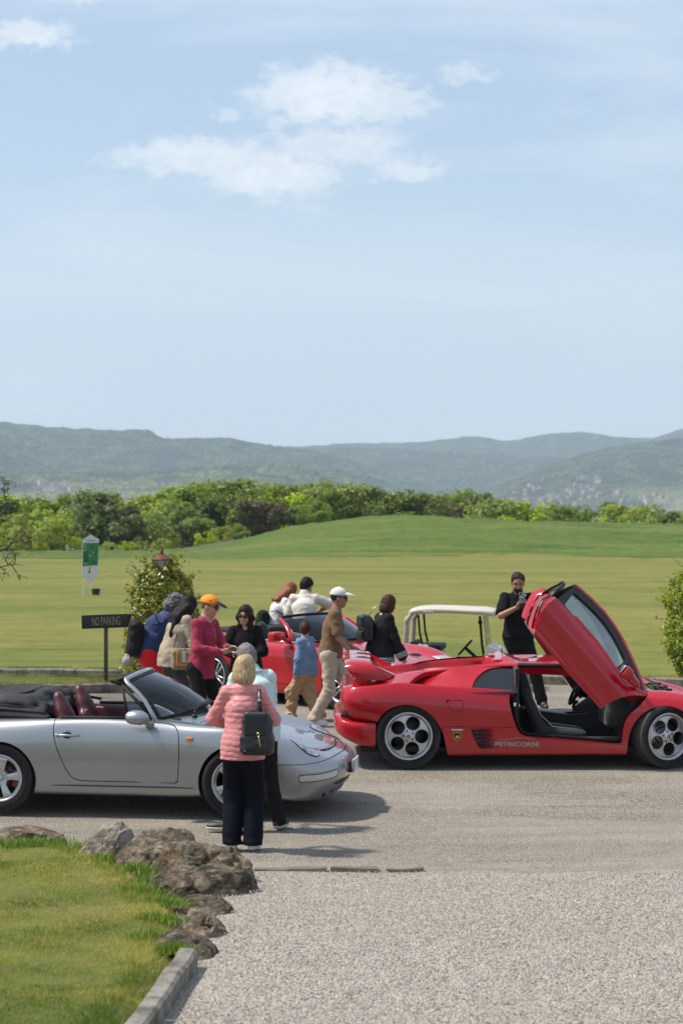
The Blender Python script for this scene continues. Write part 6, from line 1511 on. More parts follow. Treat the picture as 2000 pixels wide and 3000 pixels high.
# ---------------------------------------------------------------- signs
def no_parking():
    D = 29.55; px = FPX / D; x = (310 - 1000) / px; zg = gz(x, D) + .12
    r = thing('parking_sign', 'black NO PARKING board on a square brown post in the grass island', 'sign', (x, D, zg - .06), R(12))
    Z = lambda ty: CAMH - (ty - 1500) / px - zg + .06
    mb = MB(); mb.box((0, 0, Z(1925) / 1 if False else (Z(1838)) / 2), (.028, .028, Z(1838) / 2), .004); mb.build('post', pm('brown_post', (.075, .06, .035), .7, noise=.3, nscale=6, bump=.4, bscale=20), r)
    tilt = R(1.5); M = Matrix.Translation((.0, -.045, Z(1820))) @ Matrix.Rotation(-tilt, 4, 'Y')
    mb = MB(); mb.box((0, 0, 0), (.352, .012, .098), .003, M=M); b = mb.build('board', pm('black_board', (.008, .008, .008), .45, noise=.2), r)
    V, F = text_mesh('NO PARKING', .17, .0015, .60, -.001); w = V[:, 0].max() - V[:, 0].min(); V[:, 0] *= .405 / w; h = V[:, 1].max() - V[:, 1].min(); V[:, 1] *= .125 / h
    mb = MB(); mb.add(V, F, M=M @ Matrix.Translation((.0, -.0135, -.002)) @ Matrix.Rotation(R(90), 4, 'X')); mb.build('lettering', pm('faded_olive_letters', (.26, .26, .15), .6), b)
no_parking()
def hole_sign():
    D = 60.0; px = FPX / D; x = (262 - 1000) / px; zg = gz(x, D) + .10
    r = thing('golf_board', 'white pointed golf hole board with a green map on two white posts', 'sign', (x, D, zg), R(14))
    Z = lambda ty: CAMH - (ty - 1500) / px - zg
    X = lambda tx: (tx - 262) / px / math.cos(R(14))
    wm = pm('white_board', (.62, .63, .64), .5, noise=.05)
    for xx in (246, 270):
        mb = MB(); mb.box((X(xx + 1), 0, Z(1700) / 2), (.022, .022, Z(1700) / 2)); mb.build('post', wm, r)
    mb = MB(); mb.prism([(X(240), Z(1688)), (X(242), Z(1582)), (X(266), Z(1566)), (X(289), Z(1580)), (X(286), Z(1685)), (X(262), Z(1707))], -.035, -.01); b = mb.build('board', wm, r)
    mb = MB(); mb.prism([(X(242), Z(1659)), (X(243.5), Z(1591)), (X(288), Z(1590)), (X(285.5), Z(1656))], -.040, -.036); g = mb.build('green_map', pm('map_green', (.022, .19, .045), .5), b)
    mb = MB(); mb.prism([(X(246), Z(1650)), (X(247), Z(1600)), (X(256), Z(1600)), (X(258), Z(1650))], -.0425, -.0405); mb.ell((X(269), -.0405, Z(1603)), (.04, .002, .05)); mb.ell((X(275), -.0405, Z(1648)), (.05, .002, .05)); mb.ell((X(278), -.0405, Z(1622)), (.03, .002, .07)); mb.build('map_shade', pm('map_dark_green', (.012, .10, .03), .5), g)
    mb = MB(); mb.ell((X(264), -.043, Z(1628)), (.022, .002, .028)); mb.ell((X(273), -.043, Z(1620)), (.018, .002, .03)); mb.build('bunkers', pm('map_sand', (.6, .45, .2), .5), g)
    mb = MB()
    for (a, zz, w) in ((246, 1598, .07), (246, 1604.5, .09), (246, 1612, .08), (246, 1651, .10)): mb.box((X(a) + w * .5, -.0425, Z(zz)), (w * .5, .001, .008))
    mb.build('map_text', wm, g)
    mb = MB(); mb.box((X(265), -.0365, Z(1584)), (.145, .001, .018)); mb.build('title_print', pm('grey_print', (.32, .30, .30), .5), b)
    mb = MB(); mb.ell((X(261), -.0365, Z(1676)), (.035, .002, .03)); mb.box((X(262), -.0365, Z(1668)), (.012, .001, .05)); mb.ell((X(263), -.0365, Z(1659.5) - .03), (.018, .002, .018)); mb.build('club_emblem', pm('dark_green_print', (.03, .06, .05), .5), b)
    bx = (283 - 1000) / px; q = thing('litter_basket', 'low dark green basket on the lawn beside the golf hole board', 'basket', (bx, D - .2, gz(bx, D - .2) + .1))
    mb = MB(); mb.lathe([(.105, 0), (.13, .18), (.138, .185), (.125, .17), (.10, .02), (.001, .02)], 20); mb.build('basket_body', pm('green_wire', (.015, .06, .03), .6), q)
    for z in (.05, .10, .15):
        mb = MB(); mb.lathe([(.11 + z * .12, z - .006), (.122 + z * .12, z), (.11 + z * .12, z + .006)], 20); mb.build('band', pm('dark_green_band', (.01, .035, .02), .6), q)
hole_sign()
# ---------------------------------------------------------------- people
SKIN = {}
def skin(kind='fair'):
    if kind not in SKIN:
        c = {'fair': (0.42, 0.22, 0.15), 'tan': (0.33, 0.165, 0.105), 'pale': (0.48, 0.27, 0.19)}[kind]
        m = pm('skin_' + kind, c, 0.48, noise=.10, nscale=9, bump=.12, bscale=120, bdist=.002, spec=.4)
        try:
            b = [n for n in m.node_tree.nodes if n.type == 'BSDF_PRINCIPLED'][0]; b.inputs['Subsurface Weight'].default_value = .12; b.inputs['Subsurface Radius'].default_value = (.02, .006, .003); b.inputs['Subsurface Scale'].default_value = .4
        except Exception: pass
        SKIN[kind] = m
    return SKIN[kind]
def cloth(name, col, rough=.85, noise=.12, bs=110, bump=.25, sheen=.1, ns=14, coat=0): return pm(name, col, rough, noise=noise, nscale=ns, bump=bump, bscale=bs, bdist=.004, sheen=0 if max(col) < .1 else sheen, coat=coat, spec=.12 if max(col) < .1 else .3)
def hairmat(name, c1, c2, vs=(40, 40, 5)):
    if name in _M: return _M[name]
    m, t, b, out = new_mat(name); co = t.scale(coords(t), vs); n = t.noise(co, 3.0, 4, .7, .4)
    t.put(b.inputs['Base Color'], t.ramp(n, [(.32, c1), (.66, c2)])); b.inputs['Roughness'].default_value = .5; b.inputs['Specular IOR Level'].default_value = .12 if max(c1) < .03 else .3
    t.put(b.inputs['Normal'], t.bump(n, .8, .006)); _M[name] = m; return m
def nv(v): v = np.array(v, float); return v / (np.linalg.norm(v) + 1e-9)
def ik(a, b, l1, l2, hint):
    a, b = np.array(a, float), np.array(b, float); d = b - a; L = np.linalg.norm(d)
    if L > (l1 + l2) * .995: d = d / L; b = a + d * (l1 + l2) * .995; L = (l1 + l2) * .995
    else: d = d / L
    x = (l1 * l1 - l2 * l2 + L * L) / (2 * L); h = math.sqrt(max(l1 * l1 - x * x, 0)); hn = np.array(hint, float); hn = hn - d * hn.dot(d); hn = nv(hn)
    return a + d * x + hn * h, b
def hand(f, w, d, nrm, k, s=1.0, curl=.5, hold=False):
    """w wrist, d direction of the hand, nrm palm normal, k +1 left hand / -1 right hand"""
    d = nv(d); nrm = nv(np.array(nrm) - d * np.dot(nrm, d)); side = np.cross(d, nrm) * k
    R_ = np.stack([d, side, nrm], 1); c = w + d * .048 * s; f.ell(c, (.050 * s, .040 * s, .017 * s), .012, rot=R_)
    for i, (o, L) in enumerate(((-.030, .068), (-.010, .078), (.010, .073), (.029, .057))):
        p = w + d * .082 * s - side * o * s * 1.0; c1 = curl * (.8 + .12 * i); d1 = nv(d * math.cos(c1) + nrm * math.sin(c1)); q = p + d1 * L * .5 * s
        d2 = nv(d * math.cos(c1 * 2.1) + nrm * math.sin(c1 * 2.1)); e = q + d2 * L * .5 * s
        f.cone(p - d * .02 * s, q, .0105 * s, .0095 * s, .004); f.cone(q, e, .0095 * s, .0078 * s, .003)
    t0 = w + d * .022 * s + side * .026 * s; t1 = t0 + nv(d * .7 + side * .75 + nrm * .35) * .038 * s; t2 = t1 + nv(d * .95 + side * .1 + nrm * .35) * .032 * s
    f.cone(t0, t1, .014 * s, .011 * s, .008); f.cone(t1, t2, .011 * s, .009 * s, .003)
def wr(amp, seed=0, fx=9, fz=16):
    return lambda X, Y, Z: amp * (1.0 * fbm(X * fx + seed, Y * fx, Z * fz + 1.7 * fbm(X * 4, Y * 4, Z * 4, 2, seed + 3), 3, seed) + .55 * (1 - np.abs(fbm(X * 7 + Z * 6, Y * 7, Z * 10 - X * 5, 2, seed + 4)) * 2))
class Person:
    def __init__(p, label, X, Y, head, H, lean=0., sway=0., twist=0., yaw=0., pitch=0., roll=0., feet=None, hands=None, elb=None, sk='fair', fat=1.0, female=False, group=None, sink=0., hunch=0.):
        p.s = s = H / 1.75; p.root = thing('person', label, 'person', (X, Y, gz(X, Y) + .0 - sink), R(head), group)
        p.fat = fat; p.female = female; p.sk = skin(sk); F = lambda *a: np.array(a, float) * s
        feet = feet or ((.02, .11, 0), (-.02, -.11, 0)); p.ft = [np.array((a[0], a[1], a[2])) * s for a in feet]
        ph = .945 - (.03 if abs(feet[0][0] - feet[1][0]) > .3 else 0)
        p.P = F(-.02 - .12 * math.sin(R(lean)), sway, ph); up = nv((math.sin(R(lean)), 0, math.cos(R(lean)))); up2 = nv((math.sin(R(lean + hunch)), 0, math.cos(R(lean + hunch)))); p.up = up
        p.chest = p.P + up * .30 * s; p.neck = p.chest + up2 * .235 * s
        sd = np.array([-math.sin(R(twist)), math.cos(R(twist)), 0]); p.sd = sd; sw = (.148 if female else .168) * s
        p.sh = [p.neck - up2 * .055 * s + sd * sw, p.neck - up2 * .055 * s - sd * sw]
        p.hip = [p.P + F(0, .088, -.02), p.P - F(0, .088, .02)]
        th, shn = .445 * s, .43 * s; p.kn = []; p.an = []
        for i in (0, 1):
            a = p.ft[i] + F(-.03, 0, .085); k, a2 = ik(p.hip[i], a, th, shn, (1, .05 * (1 - 2 * i), 0)); p.kn.append(k); p.an.append(a2)
        ua, fa = .295 * s, .255 * s; p.el = []; p.wr = []; p.hd = []
        hands = hands or (((.05, .28, .80), None), ((.05, -.28, .80), None)); elb = elb or ((-.6, .6, -.3), (-.6, -.6, -.3))
        for i in (0, 1):
            t = np.array(hands[i][0], float) * s; e, w = ik(p.sh[i], t, ua, fa, elb[i]); p.el.append(e); p.wr.append(w); p.hd.append(hands[i])
        cy, sy = math.cos(R(yaw + twist)), math.sin(R(yaw + twist)); cp, sp_ = math.cos(R(pitch)), math.sin(R(pitch))
        p.hf = np.array([cy * cp, sy * cp, -sp_]); hl = np.array([-sy, cy, 0]); hu = np.cross(p.hf, hl); cr, sr = math.cos(R(roll)), math.sin(R(roll)); p.hl = hl * cr + hu * sr; p.hu = np.cross(p.hf, p.hl)
        p.hc = p.neck + up2 * .075 * s + p.hu * .075 * s + p.hf * .025 * s; p.R = np.stack([p.hf, p.hl, p.hu], 1)
        allp = np.array(p.sh + p.hip + p.kn + p.an + p.el + p.wr + [p.hc]); p.lo = allp.min(0) - .22; p.hi = allp.max(0) + .22; p.lo[2] = -.02; p.hi[2] = max(p.hi[2], p.hc[2] + .2)
    def body(p, h=.0085, legs=True):
        s = p.s; q = p.fat; f = Sdf(p.lo, p.hi, h); H = p.hc; U, Fw, L = p.hu, p.hf, p.hl
        f.ell(H + U * .022 * s, (.094 * s, .076 * s, .098 * s), 0, rot=p.R); f.ell(H + Fw * .028 * s - U * .050 * s, (.066 * s, .056 * s, .068 * s), .03, rot=p.R); f.ell(H + Fw * .060 * s - U * .092 * s, (.028 * s, .030 * s, .020 * s), .025, rot=p.R)
        f.cone(p.neck - p.up * .03 * s, H - U * .06 * s - Fw * .012 * s, .058 * s, .052 * s, .03)
        f.cone(H + Fw * .086 * s + U * .012 * s, H + Fw * .108 * s - U * .026 * s, .009 * s, .014 * s, .010)                   # nose
        f.ell(H + Fw * .082 * s + U * .030 * s, (.012 * s, .048 * s, .011 * s), .012, rot=p.R)                                  # brow
        for k in (1, -1):
            f.ell(H + Fw * .086 * s + L * k * .032 * s + U * .010 * s, (.014 * s, .016 * s, .011 * s), .008, rot=p.R, op='sub'); f.ell(H + L * k * .077 * s - Fw * .008 * s - U * .008 * s, (.020 * s, .010 * s, .032 * s), .006, rot=p.R)
            f.ell(H + Fw * .060 * s + L * k * .035 * s - U * .030 * s, (.026 * s, .022 * s, .026 * s), .02, rot=p.R)
        f.ell(H + Fw * .088 * s - U * .058 * s, (.013 * s, .026 * s, .007 * s), .006, rot=p.R); f.ell(H + Fw * .086 * s - U * .070 * s, (.012 * s, .021 * s, .007 * s), .006, rot=p.R); f.ell(H + Fw * .1 * s - U * .064 * s, (.012 * s, .022 * s, .0022 * s), .002, rot=p.R, op='sub')
        f.cone(p.chest, p.neck - p.up * .07 * s, .125 * s * q, .10 * s, .05, flat=((1, 0, 0), 1.25)); f.cone(p.P, p.chest, .125 * s * q, .125 * s * q, .06, flat=((1, 0, 0), 1.15))
        f.cone(p.sh[0], p.sh[1], .045 * s, .045 * s, .04)
        for i in (0, 1):
            f.cone(p.sh[i], p.el[i], .046 * s * q, .038 * s * q, .02); f.cone(p.el[i], p.wr[i], .038 * s * q, .026 * s, .015)
            d = nv(p.wr[i] - p.el[i]); o = p.hd[i][1] if p.hd[i][1] is not None else (d, p.sd * (-1 if i == 0 else 1) * 1.0, .35)
            hand(f, p.wr[i], o[0], o[1], 1 if i == 0 else -1, s * 1.0, o[2])
            if legs: f.cone(p.hip[i], p.kn[i], .078 * s, .05 * s, .03); f.cone(p.kn[i], p.an[i], .05 * s, .035 * s, .02); f.cone(p.an[i], p.ft[i] + np.array([.10, .0, .035]) * s, .034 * s, .022 * s, .02)
        o = f.build('body', p.sk, p.root)
        mb = MB()
        for k in (1, -1): mb.ell(H + Fw * .080 * s + L * k * .031 * s + U * .008 * s, (.010 * s, .010 * s, .007 * s), 10, 6)
        mb.build('eyes', BLACK, p.root)
        mb = MB()
        for k in (1, -1): mb.tube([H + Fw * .093 * s + L * k * .014 * s + U * .028 * s, H + Fw * .092 * s + L * k * .032 * s + U * .034 * s, H + Fw * .078 * s + L * k * .050 * s + U * .028 * s], [.004, .005, .003], 6)
        mb.build('eyebrows', hairmat('brow_hair', (.03, .02, .012), (.07, .045, .03)), p.root); return o
    def top(p, mat, infl=.018, sleeve='long', hem=.06, h=.010, amp=.006, quilt=0, name='shirt', collar=None, seed=1, loose=0, vneck=0, shape=1.0, cuff=1.0):
        s = p.s; q = p.fat; f = Sdf(p.lo, p.hi, h); b = infl
        f.cone(p.chest + p.up * .05 * s, p.neck - p.up * .07 * s, (.126 * q * s + b * .9), (.095 * s + b * .6), .05, flat=((1, 0, 0), 1.25)); f.cone(p.P - p.up * .0 * s, p.chest, (.128 * q * s * shape + b + loose), (.128 * q * s + b), .06, flat=((1, 0, 0), 1.12))
        if hem > 0: f.cone(p.P, p.P - np.array([0, 0, hem * s]) + p.up * 0, .142 * s * q * shape + b + loose, .150 * s * q * shape + b + loose, .05, flat=((1, 0, 0), 1.15))
        f.cone(p.sh[0], p.sh[1], .050 * s + b * .35, .050 * s + b * .35, .045)
        if collar != 'low': f.cone(p.neck - p.up * .045 * s, p.neck + p.up * (.035 if collar == 'high' else .005) * s, .075 * s, (.066 if collar == 'high' else .060) * s, .03)
        for i in (0, 1):
            e = p.el[i]; w = p.wr[i]
            if sleeve in ('long', 'elbow'):
                f.cone(p.sh[i], e, .047 * s * q + b * .55, .041 * s * q + b * .75, .03)
                w2 = w + (w - e) / np.linalg.norm(w - e) * .0 if sleeve == 'long' else e + (w - e) * .35
                f.cone(e, w2, .041 * s * q + b * .75, (.030 * s + b * .5) * cuff, .02)
                f.disp(lambda X, Y, Z, e=e: .007 * np.sin(((X - e[0]) + (Z - e[2]) * 1.3) * 85 + 3 * vn(X * 12, Y * 12, Z * 12)) * np.exp(-((X - e[0]) ** 2 + (Y - e[1]) ** 2 + (Z - e[2]) ** 2) / .0075)) if amp > 0 and not quilt else None
            else:
                m = p.sh[i] + (e - p.sh[i]) * .78; f.cone(p.sh[i], m, .049 * s * q + b * .55, .050 * s * q + b * .9, .03)
        zc = (p.P[2] - hem * s) if hem > 0 else p.P[2] + hem * s
        f.plane((0, 0, zc - .02 * s), (0, 0, -1), .01)
        for i in (0, 1):
            e = p.el[i]; w = p.wr[i]
            if sleeve == 'short':
                m = p.sh[i] + (e - p.sh[i]) * .80; d = nv(e - p.sh[i]); f.ell(m + d * .09 * s, (.085 * s, .085 * s, .085 * s), .004, op='sub')
        f.cone(p.neck + p.up * (.055 if collar == 'high' else .045) * s + p.hf * .01, p.neck + p.up * .16 * s, .058 * s, .075 * s, .004, op='sub')
        if vneck: f.cone(p.neck + np.array([.10, 0, .03]) * s, p.neck + np.array([.175, 0, -vneck]) * s, .066 * s, .026 * s, .006, op='sub')
        if quilt:
            f.disp(lambda X, Y, Z: -.0062 * (1 - np.abs(np.sin((Z + .006 * vn(X * 5, Y * 5, 1.0, 7)) * math.pi / quilt)) ** .40) + .0042 * fbm(X * 20, Y * 20, Z * 40, 3, 4))
        elif amp > 0: f.disp(wr(amp, seed))
        return f.build(name, mat, p.root)
    def sdv(p, k): return p.sd
    def legs(p, mat, r=(.094, .068, .056), h=.010, amp=.006, name='trousers', length=1.0, seed=2, belt=.03):
        s = p.s; f = Sdf(p.lo, p.hi, h); f.cone(p.P + p.up * belt * s, p.P - np.array([0, 0, .06 * s]), .138 * s * p.fat, .142 * s * p.fat, 0, flat=((1, 0, 0), 1.15))
        for i in (0, 1):
            f.cone(p.hip[i] - np.array([0, 0, .02 * s]), p.kn[i], r[0] * s, r[1] * s, .045); e = p.kn[i] + (p.an[i] - p.kn[i]) * length; f.cone(p.kn[i], e - np.array([0, 0, .07 * s]), r[1] * s, r[2] * s, .03)
            f.ell(p.hip[i] + np.array([-.045, 0, -.02]) * s, (.085 * s, .085 * s, .10 * s), .05)
            k = p.kn[i]; f.disp(lambda X, Y, Z, k=k: amp * 1.5 * fbm(X * 10, Y * 10, Z * 26 + X * 14, 2, 8) * np.exp(-((Z - k[2]) / .16) ** 2)) if amp else None
            a = e; f.disp(lambda X, Y, Z, a=a: amp * 1.6 * fbm(X * 9, Y * 9, Z * 38, 2, 9) * np.exp(-((Z - a[2]) / .11) ** 2)) if amp else None
        if amp: f.disp(wr(amp, seed, 8, 7))
        f.plane((0, 0, min(p.ft[0][2], p.ft[1][2]) + .045 * s), (0, 0, -1), .008); return f.build(name, mat, p.root)
    def shoes(p, mat, sole=None, r=1.0, out=(.25, -.25)):
        s = p.s
        for i in (0, 1):
            a = p.ft[i]; d = np.array([math.cos(out[i]), math.sin(out[i]), 0]); lo = a - .2; hi = a + .28; f = Sdf(lo, hi, .008); rt = np.stack([d, np.array([-d[1], d[0], 0]), np.array([0, 0, 1.0])], 1); c = a + d * .055 * s
            f.ell(c + np.array([0, 0, .040 * s]), (.135 * s, .048 * s, .042 * s), 0, rot=rt); f.ell(c - d * .075 * s + np.array([0, 0, .060 * s]), (.055 * s, .042 * s, .055 * s), .02, rot=rt); f.plane(a + np.array([0, 0, .012]), (0, 0, -1), .004); sh = f.build('shoe', mat, p.root)
            if sole is not None:
                f = Sdf(lo, hi, .008); f.ell(c + np.array([0, 0, .026 * s]), (.142 * s, .053 * s, .034 * s), 0, rot=rt); f.plane(a + np.array([0, 0, .034]), (0, 0, 1), .002); f.plane(a, (0, 0, -1), .002); f.build('sole', sole, sh)
    def hair(p, mat, style='short', L=.25, amp=.004, h=.0085, top=.016):
        s = p.s; H, U, Fw, Lf = p.hc, p.hu, p.hf, p.hl; f = Sdf(H - .30 - np.array([0, 0, L]), H + .26, h)
        f.ell(H + U * .032 * s - Fw * .010 * s, ((.094 + top) * s, (.076 + top) * s, (.098 + top) * s), 0, rot=p.R)
        if style == 'cropped': f.plane(H + U * .006 * s + Fw * .02 * s, Fw * .60 - U * .80, .01)
        elif style == 'short':
            f.ell(H - Fw * .05 * s - U * .03 * s, (.060 * s, .068 * s, .075 * s), .02, rot=p.R); f.plane(H + U * .036 * s + Fw * .03 * s, Fw * .74 - U * .67, .014); f.plane(H - U * .085 * s, -U, .01); f.ell(H + Fw * .112 * s - U * .045 * s, (.085 * s, .10 * s, .105 * s), .012, rot=p.R, op='sub')
            for k in (1, -1): f.ell(H + Lf * k * .10 * s - U * .045 * s + Fw * .01, (.05 * s, .04 * s, .05 * s), .01, rot=p.R, op='sub')
        elif style == 'curly':
            f.ell(H - Fw * .04 * s + U * .02 * s, (.12 * s, .118 * s, .125 * s), .02, rot=p.R); f.ell(H - Fw * .06 * s - U * .06 * s, (.09 * s, .10 * s, .08 * s), .03, rot=p.R); f.ell(H + Fw * .14 * s - U * .045 * s, (.09 * s, .075 * s, .10 * s), .012, rot=p.R, op='sub')
        elif style == 'bob':
            f.ell(H - U * .045 * s - Fw * .012 * s, (.108 * s, .105 * s, .105 * s), .03, rot=p.R); f.ell(H - U * .09 * s - Fw * .03 * s, (.082 * s, .088 * s, .06 * s), .03, rot=p.R)
            f.ell(H + Fw * .115 * s - U * .05 * s, (.07 * s, .058 * s, .115 * s), .012, rot=p.R, op='sub'); f.ell(H - U * .16 * s + Fw * .04 * s, (.08 * s, .075 * s, .08 * s), .012, rot=p.R, op='sub')
        elif style == 'long':
            f.ell(H - U * .04 * s - Fw * .015 * s, (.100 * s, .100 * s, .10 * s), .03, rot=p.R)
            for (a, b) in ((-.045, .07), (-.045, -.07), (-.075, .0)):
                p0 = H + Fw * a * s + Lf * b * s - U * .03 * s; bk = nv((-p.up[2], 0, p.up[0])); pm_ = p.neck - p.up * .02 * s + bk * .10 * s + p.sd * b * s; p1 = p.neck - p.up * (L - .10) * s + p.sd * b * s * 1.2 + bk * .155 * s; f.cone(p0, pm_, .064 * s, .052 * s, .03); f.cone(pm_, p1, .052 * s, .034 * s, .03)
            f.ell(H + Fw * .112 * s - U * .055 * s, (.072 * s, .060 * s, .125 * s), .012, rot=p.R, op='sub')
        elif style == 'wavy':       # long hair falling in front of the shoulders
            f.ell(H - U * .03 * s - Fw * .015 * s, (.104 * s, .098 * s, .10 * s), .03, rot=p.R)
            for k in (1, -1): f.cone(H - Fw * .01 * s + Lf * k * .075 * s - U * .02 * s, p.neck + p.sd * k * .085 * s - np.array([-.065, 0, L - .1]) * s, .045 * s, .034 * s, .035)
            f.cone(H - Fw * .06 * s, p.neck - np.array([.07, 0, L - .10]) * s, .08 * s, .05 * s, .04); f.ell(H + Fw * .115 * s - U * .040 * s, (.078 * s, .064 * s, .125 * s), .012, rot=p.R, op='sub'); f.disp(lambda X, Y, Z: .012 * np.sin(Z * 48 + 6 * vn(X * 6, Y * 6, Z * 3, 5) + Y * 10) * (1 - sstep(H[2] - .02, H[2] + .08, Z)))
        if style == 'curly': f.disp(lambda X, Y, Z: .016 * fbm(X * 26, Y * 26, Z * 26, 3, 3) + .010 * vn(X * 60, Y * 60, Z * 60))
        else:
            def g(X, Y, Z):
                d0, d1 = X - H[0], Y - H[1]; a = np.arctan2(d0 * Lf[0] + d1 * Lf[1], d0 * Fw[0] + d1 * Fw[1]); return amp * (np.sin(a * 22 + 4 * vn(X * 9, Y * 9, Z * 9)) * .6 + fbm(X * 24, Y * 24, Z * 9, 2, 6))
            f.disp(g)
        return f.build('hair', mat, p.root)
    def cap(p, crown, brim, name='cap'):
        s = p.s; H, U, Fw = p.hc, p.hu, p.hf; f = Sdf(H - .22, H + .26, .007); f.ell(H + U * .040 * s - Fw * .004 * s, (.113 * s, .092 * s, .100 * s), 0, rot=p.R); f.plane(H + U * .036 * s, -U, .004); f.ell(H + U * .145 * s, (.010, .010, .006), .004); c = f.build(name, crown, p.root)
        f = Sdf(H - .22, H + .28, .006); R2 = np.stack([nv(Fw - U * .22), p.hl, nv(U + Fw * .22)], 1); f.ell(H + U * .040 * s + Fw * .115 * s, (.095 * s, .080 * s, .034 * s), 0, rot=R2); f.ell(H + U * .024 * s + Fw * .112 * s, (.105 * s, .090 * s, .036 * s), .003, rot=R2, op='sub'); f.plane(H + Fw * .06 * s, -Fw, .005); f.build('brim', brim, c); return c
    def shades(p, mat=None):
        s = p.s; H, U, Fw, L = p.hc, p.hu, p.hf, p.hl; mb = MB()
        for k in (1, -1):
            mb.ell(H + Fw * .099 * s + L * k * .034 * s + U * .006 * s, (.012 * s, .030 * s, .024 * s), 14, 10, rot=Matrix(p.R.tolist()).to_euler(), pw=.8); mb.tube([H + Fw * .090 * s + L * k * .062 * s + U * .014 * s, H - Fw * .01 * s + L * k * .084 * s + U * .014 * s], .004, 6)
        mb.tube([H + Fw * .108 * s + L * .012 * s + U * .012 * s, H + Fw * .108 * s - L * .012 * s + U * .012 * s], .004, 6); return mb.build('sunglasses', pm('sunglass_lens', (.008, .008, .009), .08, coat=1.0), p.root)
    def w(p, v):
        """person-local point to world"""
        a = p.root.rotation_euler.z; c, s = math.cos(a), math.sin(a); return np.array([p.root.location.x + v[0] * c - v[1] * s, p.root.location.y + v[0] * s + v[1] * c, p.root.location.z + v[2]])
def px_x(tx, D): return (tx - 1000) * D / FPX
def phone(p, a, b, col, label, tilt=None, cam_=True):
    """phone between two local points' midpoint, axes from the person frame"""
    c = (np.array(a) + np.array(b)) / 2; wc = p.w(c); o = thing('phone', label, 'phone', tuple(wc)); o.rotation_euler = tilt if tilt is not None else Euler((0, 0, 0))
    mb = MB(); mb.box((0, 0, 0), (.037, .0045, .075), .004); bo = mb.build('case', col, o)
    mb = MB(); mb.box((0, .0048, 0), (.033, .0006, .069), .0005); mb.build('screen', pm('phone_glass', (.012, .013, .016), .1, coat=1), o)
    if cam_: mb = MB(); mb.box((-.018, -.0052, .052), (.013, .0016, .017), .001); mb.build('camera_bump', BLACK, o)
    return o
def sdf_thing(name, label, cat, fn, lo, hi, h, mat, part, world):
    o = thing(name, label, cat, world); f = Sdf(lo, hi, h); fn(f); f.build(part, mat, o); return o
# materials of clothes
PINK = cloth('pink_quilted_nylon', (0.62, 0.235, 0.235), .42, .10, 60, .25, .1)
NAVY = cloth('navy_trouser_cloth', (0.004, 0.005, 0.010), .8, .2, sheen=.05)
MINT = cloth('mint_knit', (0.50, 0.63, 0.61), .85, .06, 160)
RASP = cloth('raspberry_linen', (0.30, 0.022, 0.055), .85, .16, 170, .4)
BLK = cloth('black_cloth', (0.008, 0.008, 0.009), .85, .2, sheen=.03)
BLKD = cloth('black_denim', (0.011, 0.010, 0.010), .85, .2, sheen=.03)
BEI = cloth('beige_jacket_cloth', (0.36, 0.30, 0.215), .85, .08)
BLU = cloth('navy_gauze', (0.022, 0.042, 0.12), .85, .2, 40, .5)
REDT = cloth('scarlet_cotton', (0.62, 0.008, 0.012), .8, .08)
CRM = cloth('cream_knit', (0.62, 0.58, 0.50), .85, .05, 200)
WHT = cloth('white_cotton', (0.70, 0.69, 0.68), .8, .05)
BWN = cloth('brown_cotton', (0.165, 0.095, 0.045), .85, .1)
KHA = cloth('pale_khaki_denim', (0.43, 0.36, 0.27), .85, .1)
TAN = cloth('tan_cotton', (0.42, 0.27, 0.15), .85, .1)
SKY = cloth('faded_blue_cotton', (0.16, 0.25, 0.40), .85, .14)
CHAR = cloth('charcoal_wool', (0.016, 0.017, 0.019), .85, .2, 70, .4)
GREYT = cloth('grey_trousers', (0.05, 0.055, 0.06), .85, .15)
SHW = pm('white_shoe', (0.62, 0.62, 0.62), .5, noise=.08); SHB = pm('black_shoe', (0.02, 0.02, 0.02), .5, noise=.2); SOLE = pm('pale_sole', (0.50, 0.45, 0.36), .6)
LEA = pm('black_leather', (0.010, 0.012, 0.016), .38, noise=.2, bump=.25, bscale=90, bdist=.003); NYL = cloth('black_nylon', (0.012, 0.012, 0.013), .6, .2)
BLOND = hairmat('blond_hair', (.11, .058, .022), (.66, .50, .27)); GREYH = hairmat('grey_hair', (.05, .045, .042), (.26, .24, .23), (20, 20, 12)); DBRN = hairmat('dark_brown_hair', (.010, .006, .005), (.045, .024, .016)); BLKH = hairmat('black_hair', (.006, .004, .004), (.022, .014, .012))
BRN = hairmat('brown_hair', (.022, .010, .006), (.10, .048, .026)); RDH = hairmat('red_hair', (.12, .035, .012), (.32, .11, .04)); CURL = hairmat('grey_curls', (.02, .02, .022), (.24, .23, .235), (9, 9, 9)); SBR = hairmat('short_brown_hair', (.012, .008, .006), (.050, .030, .020), (25, 25, 12))
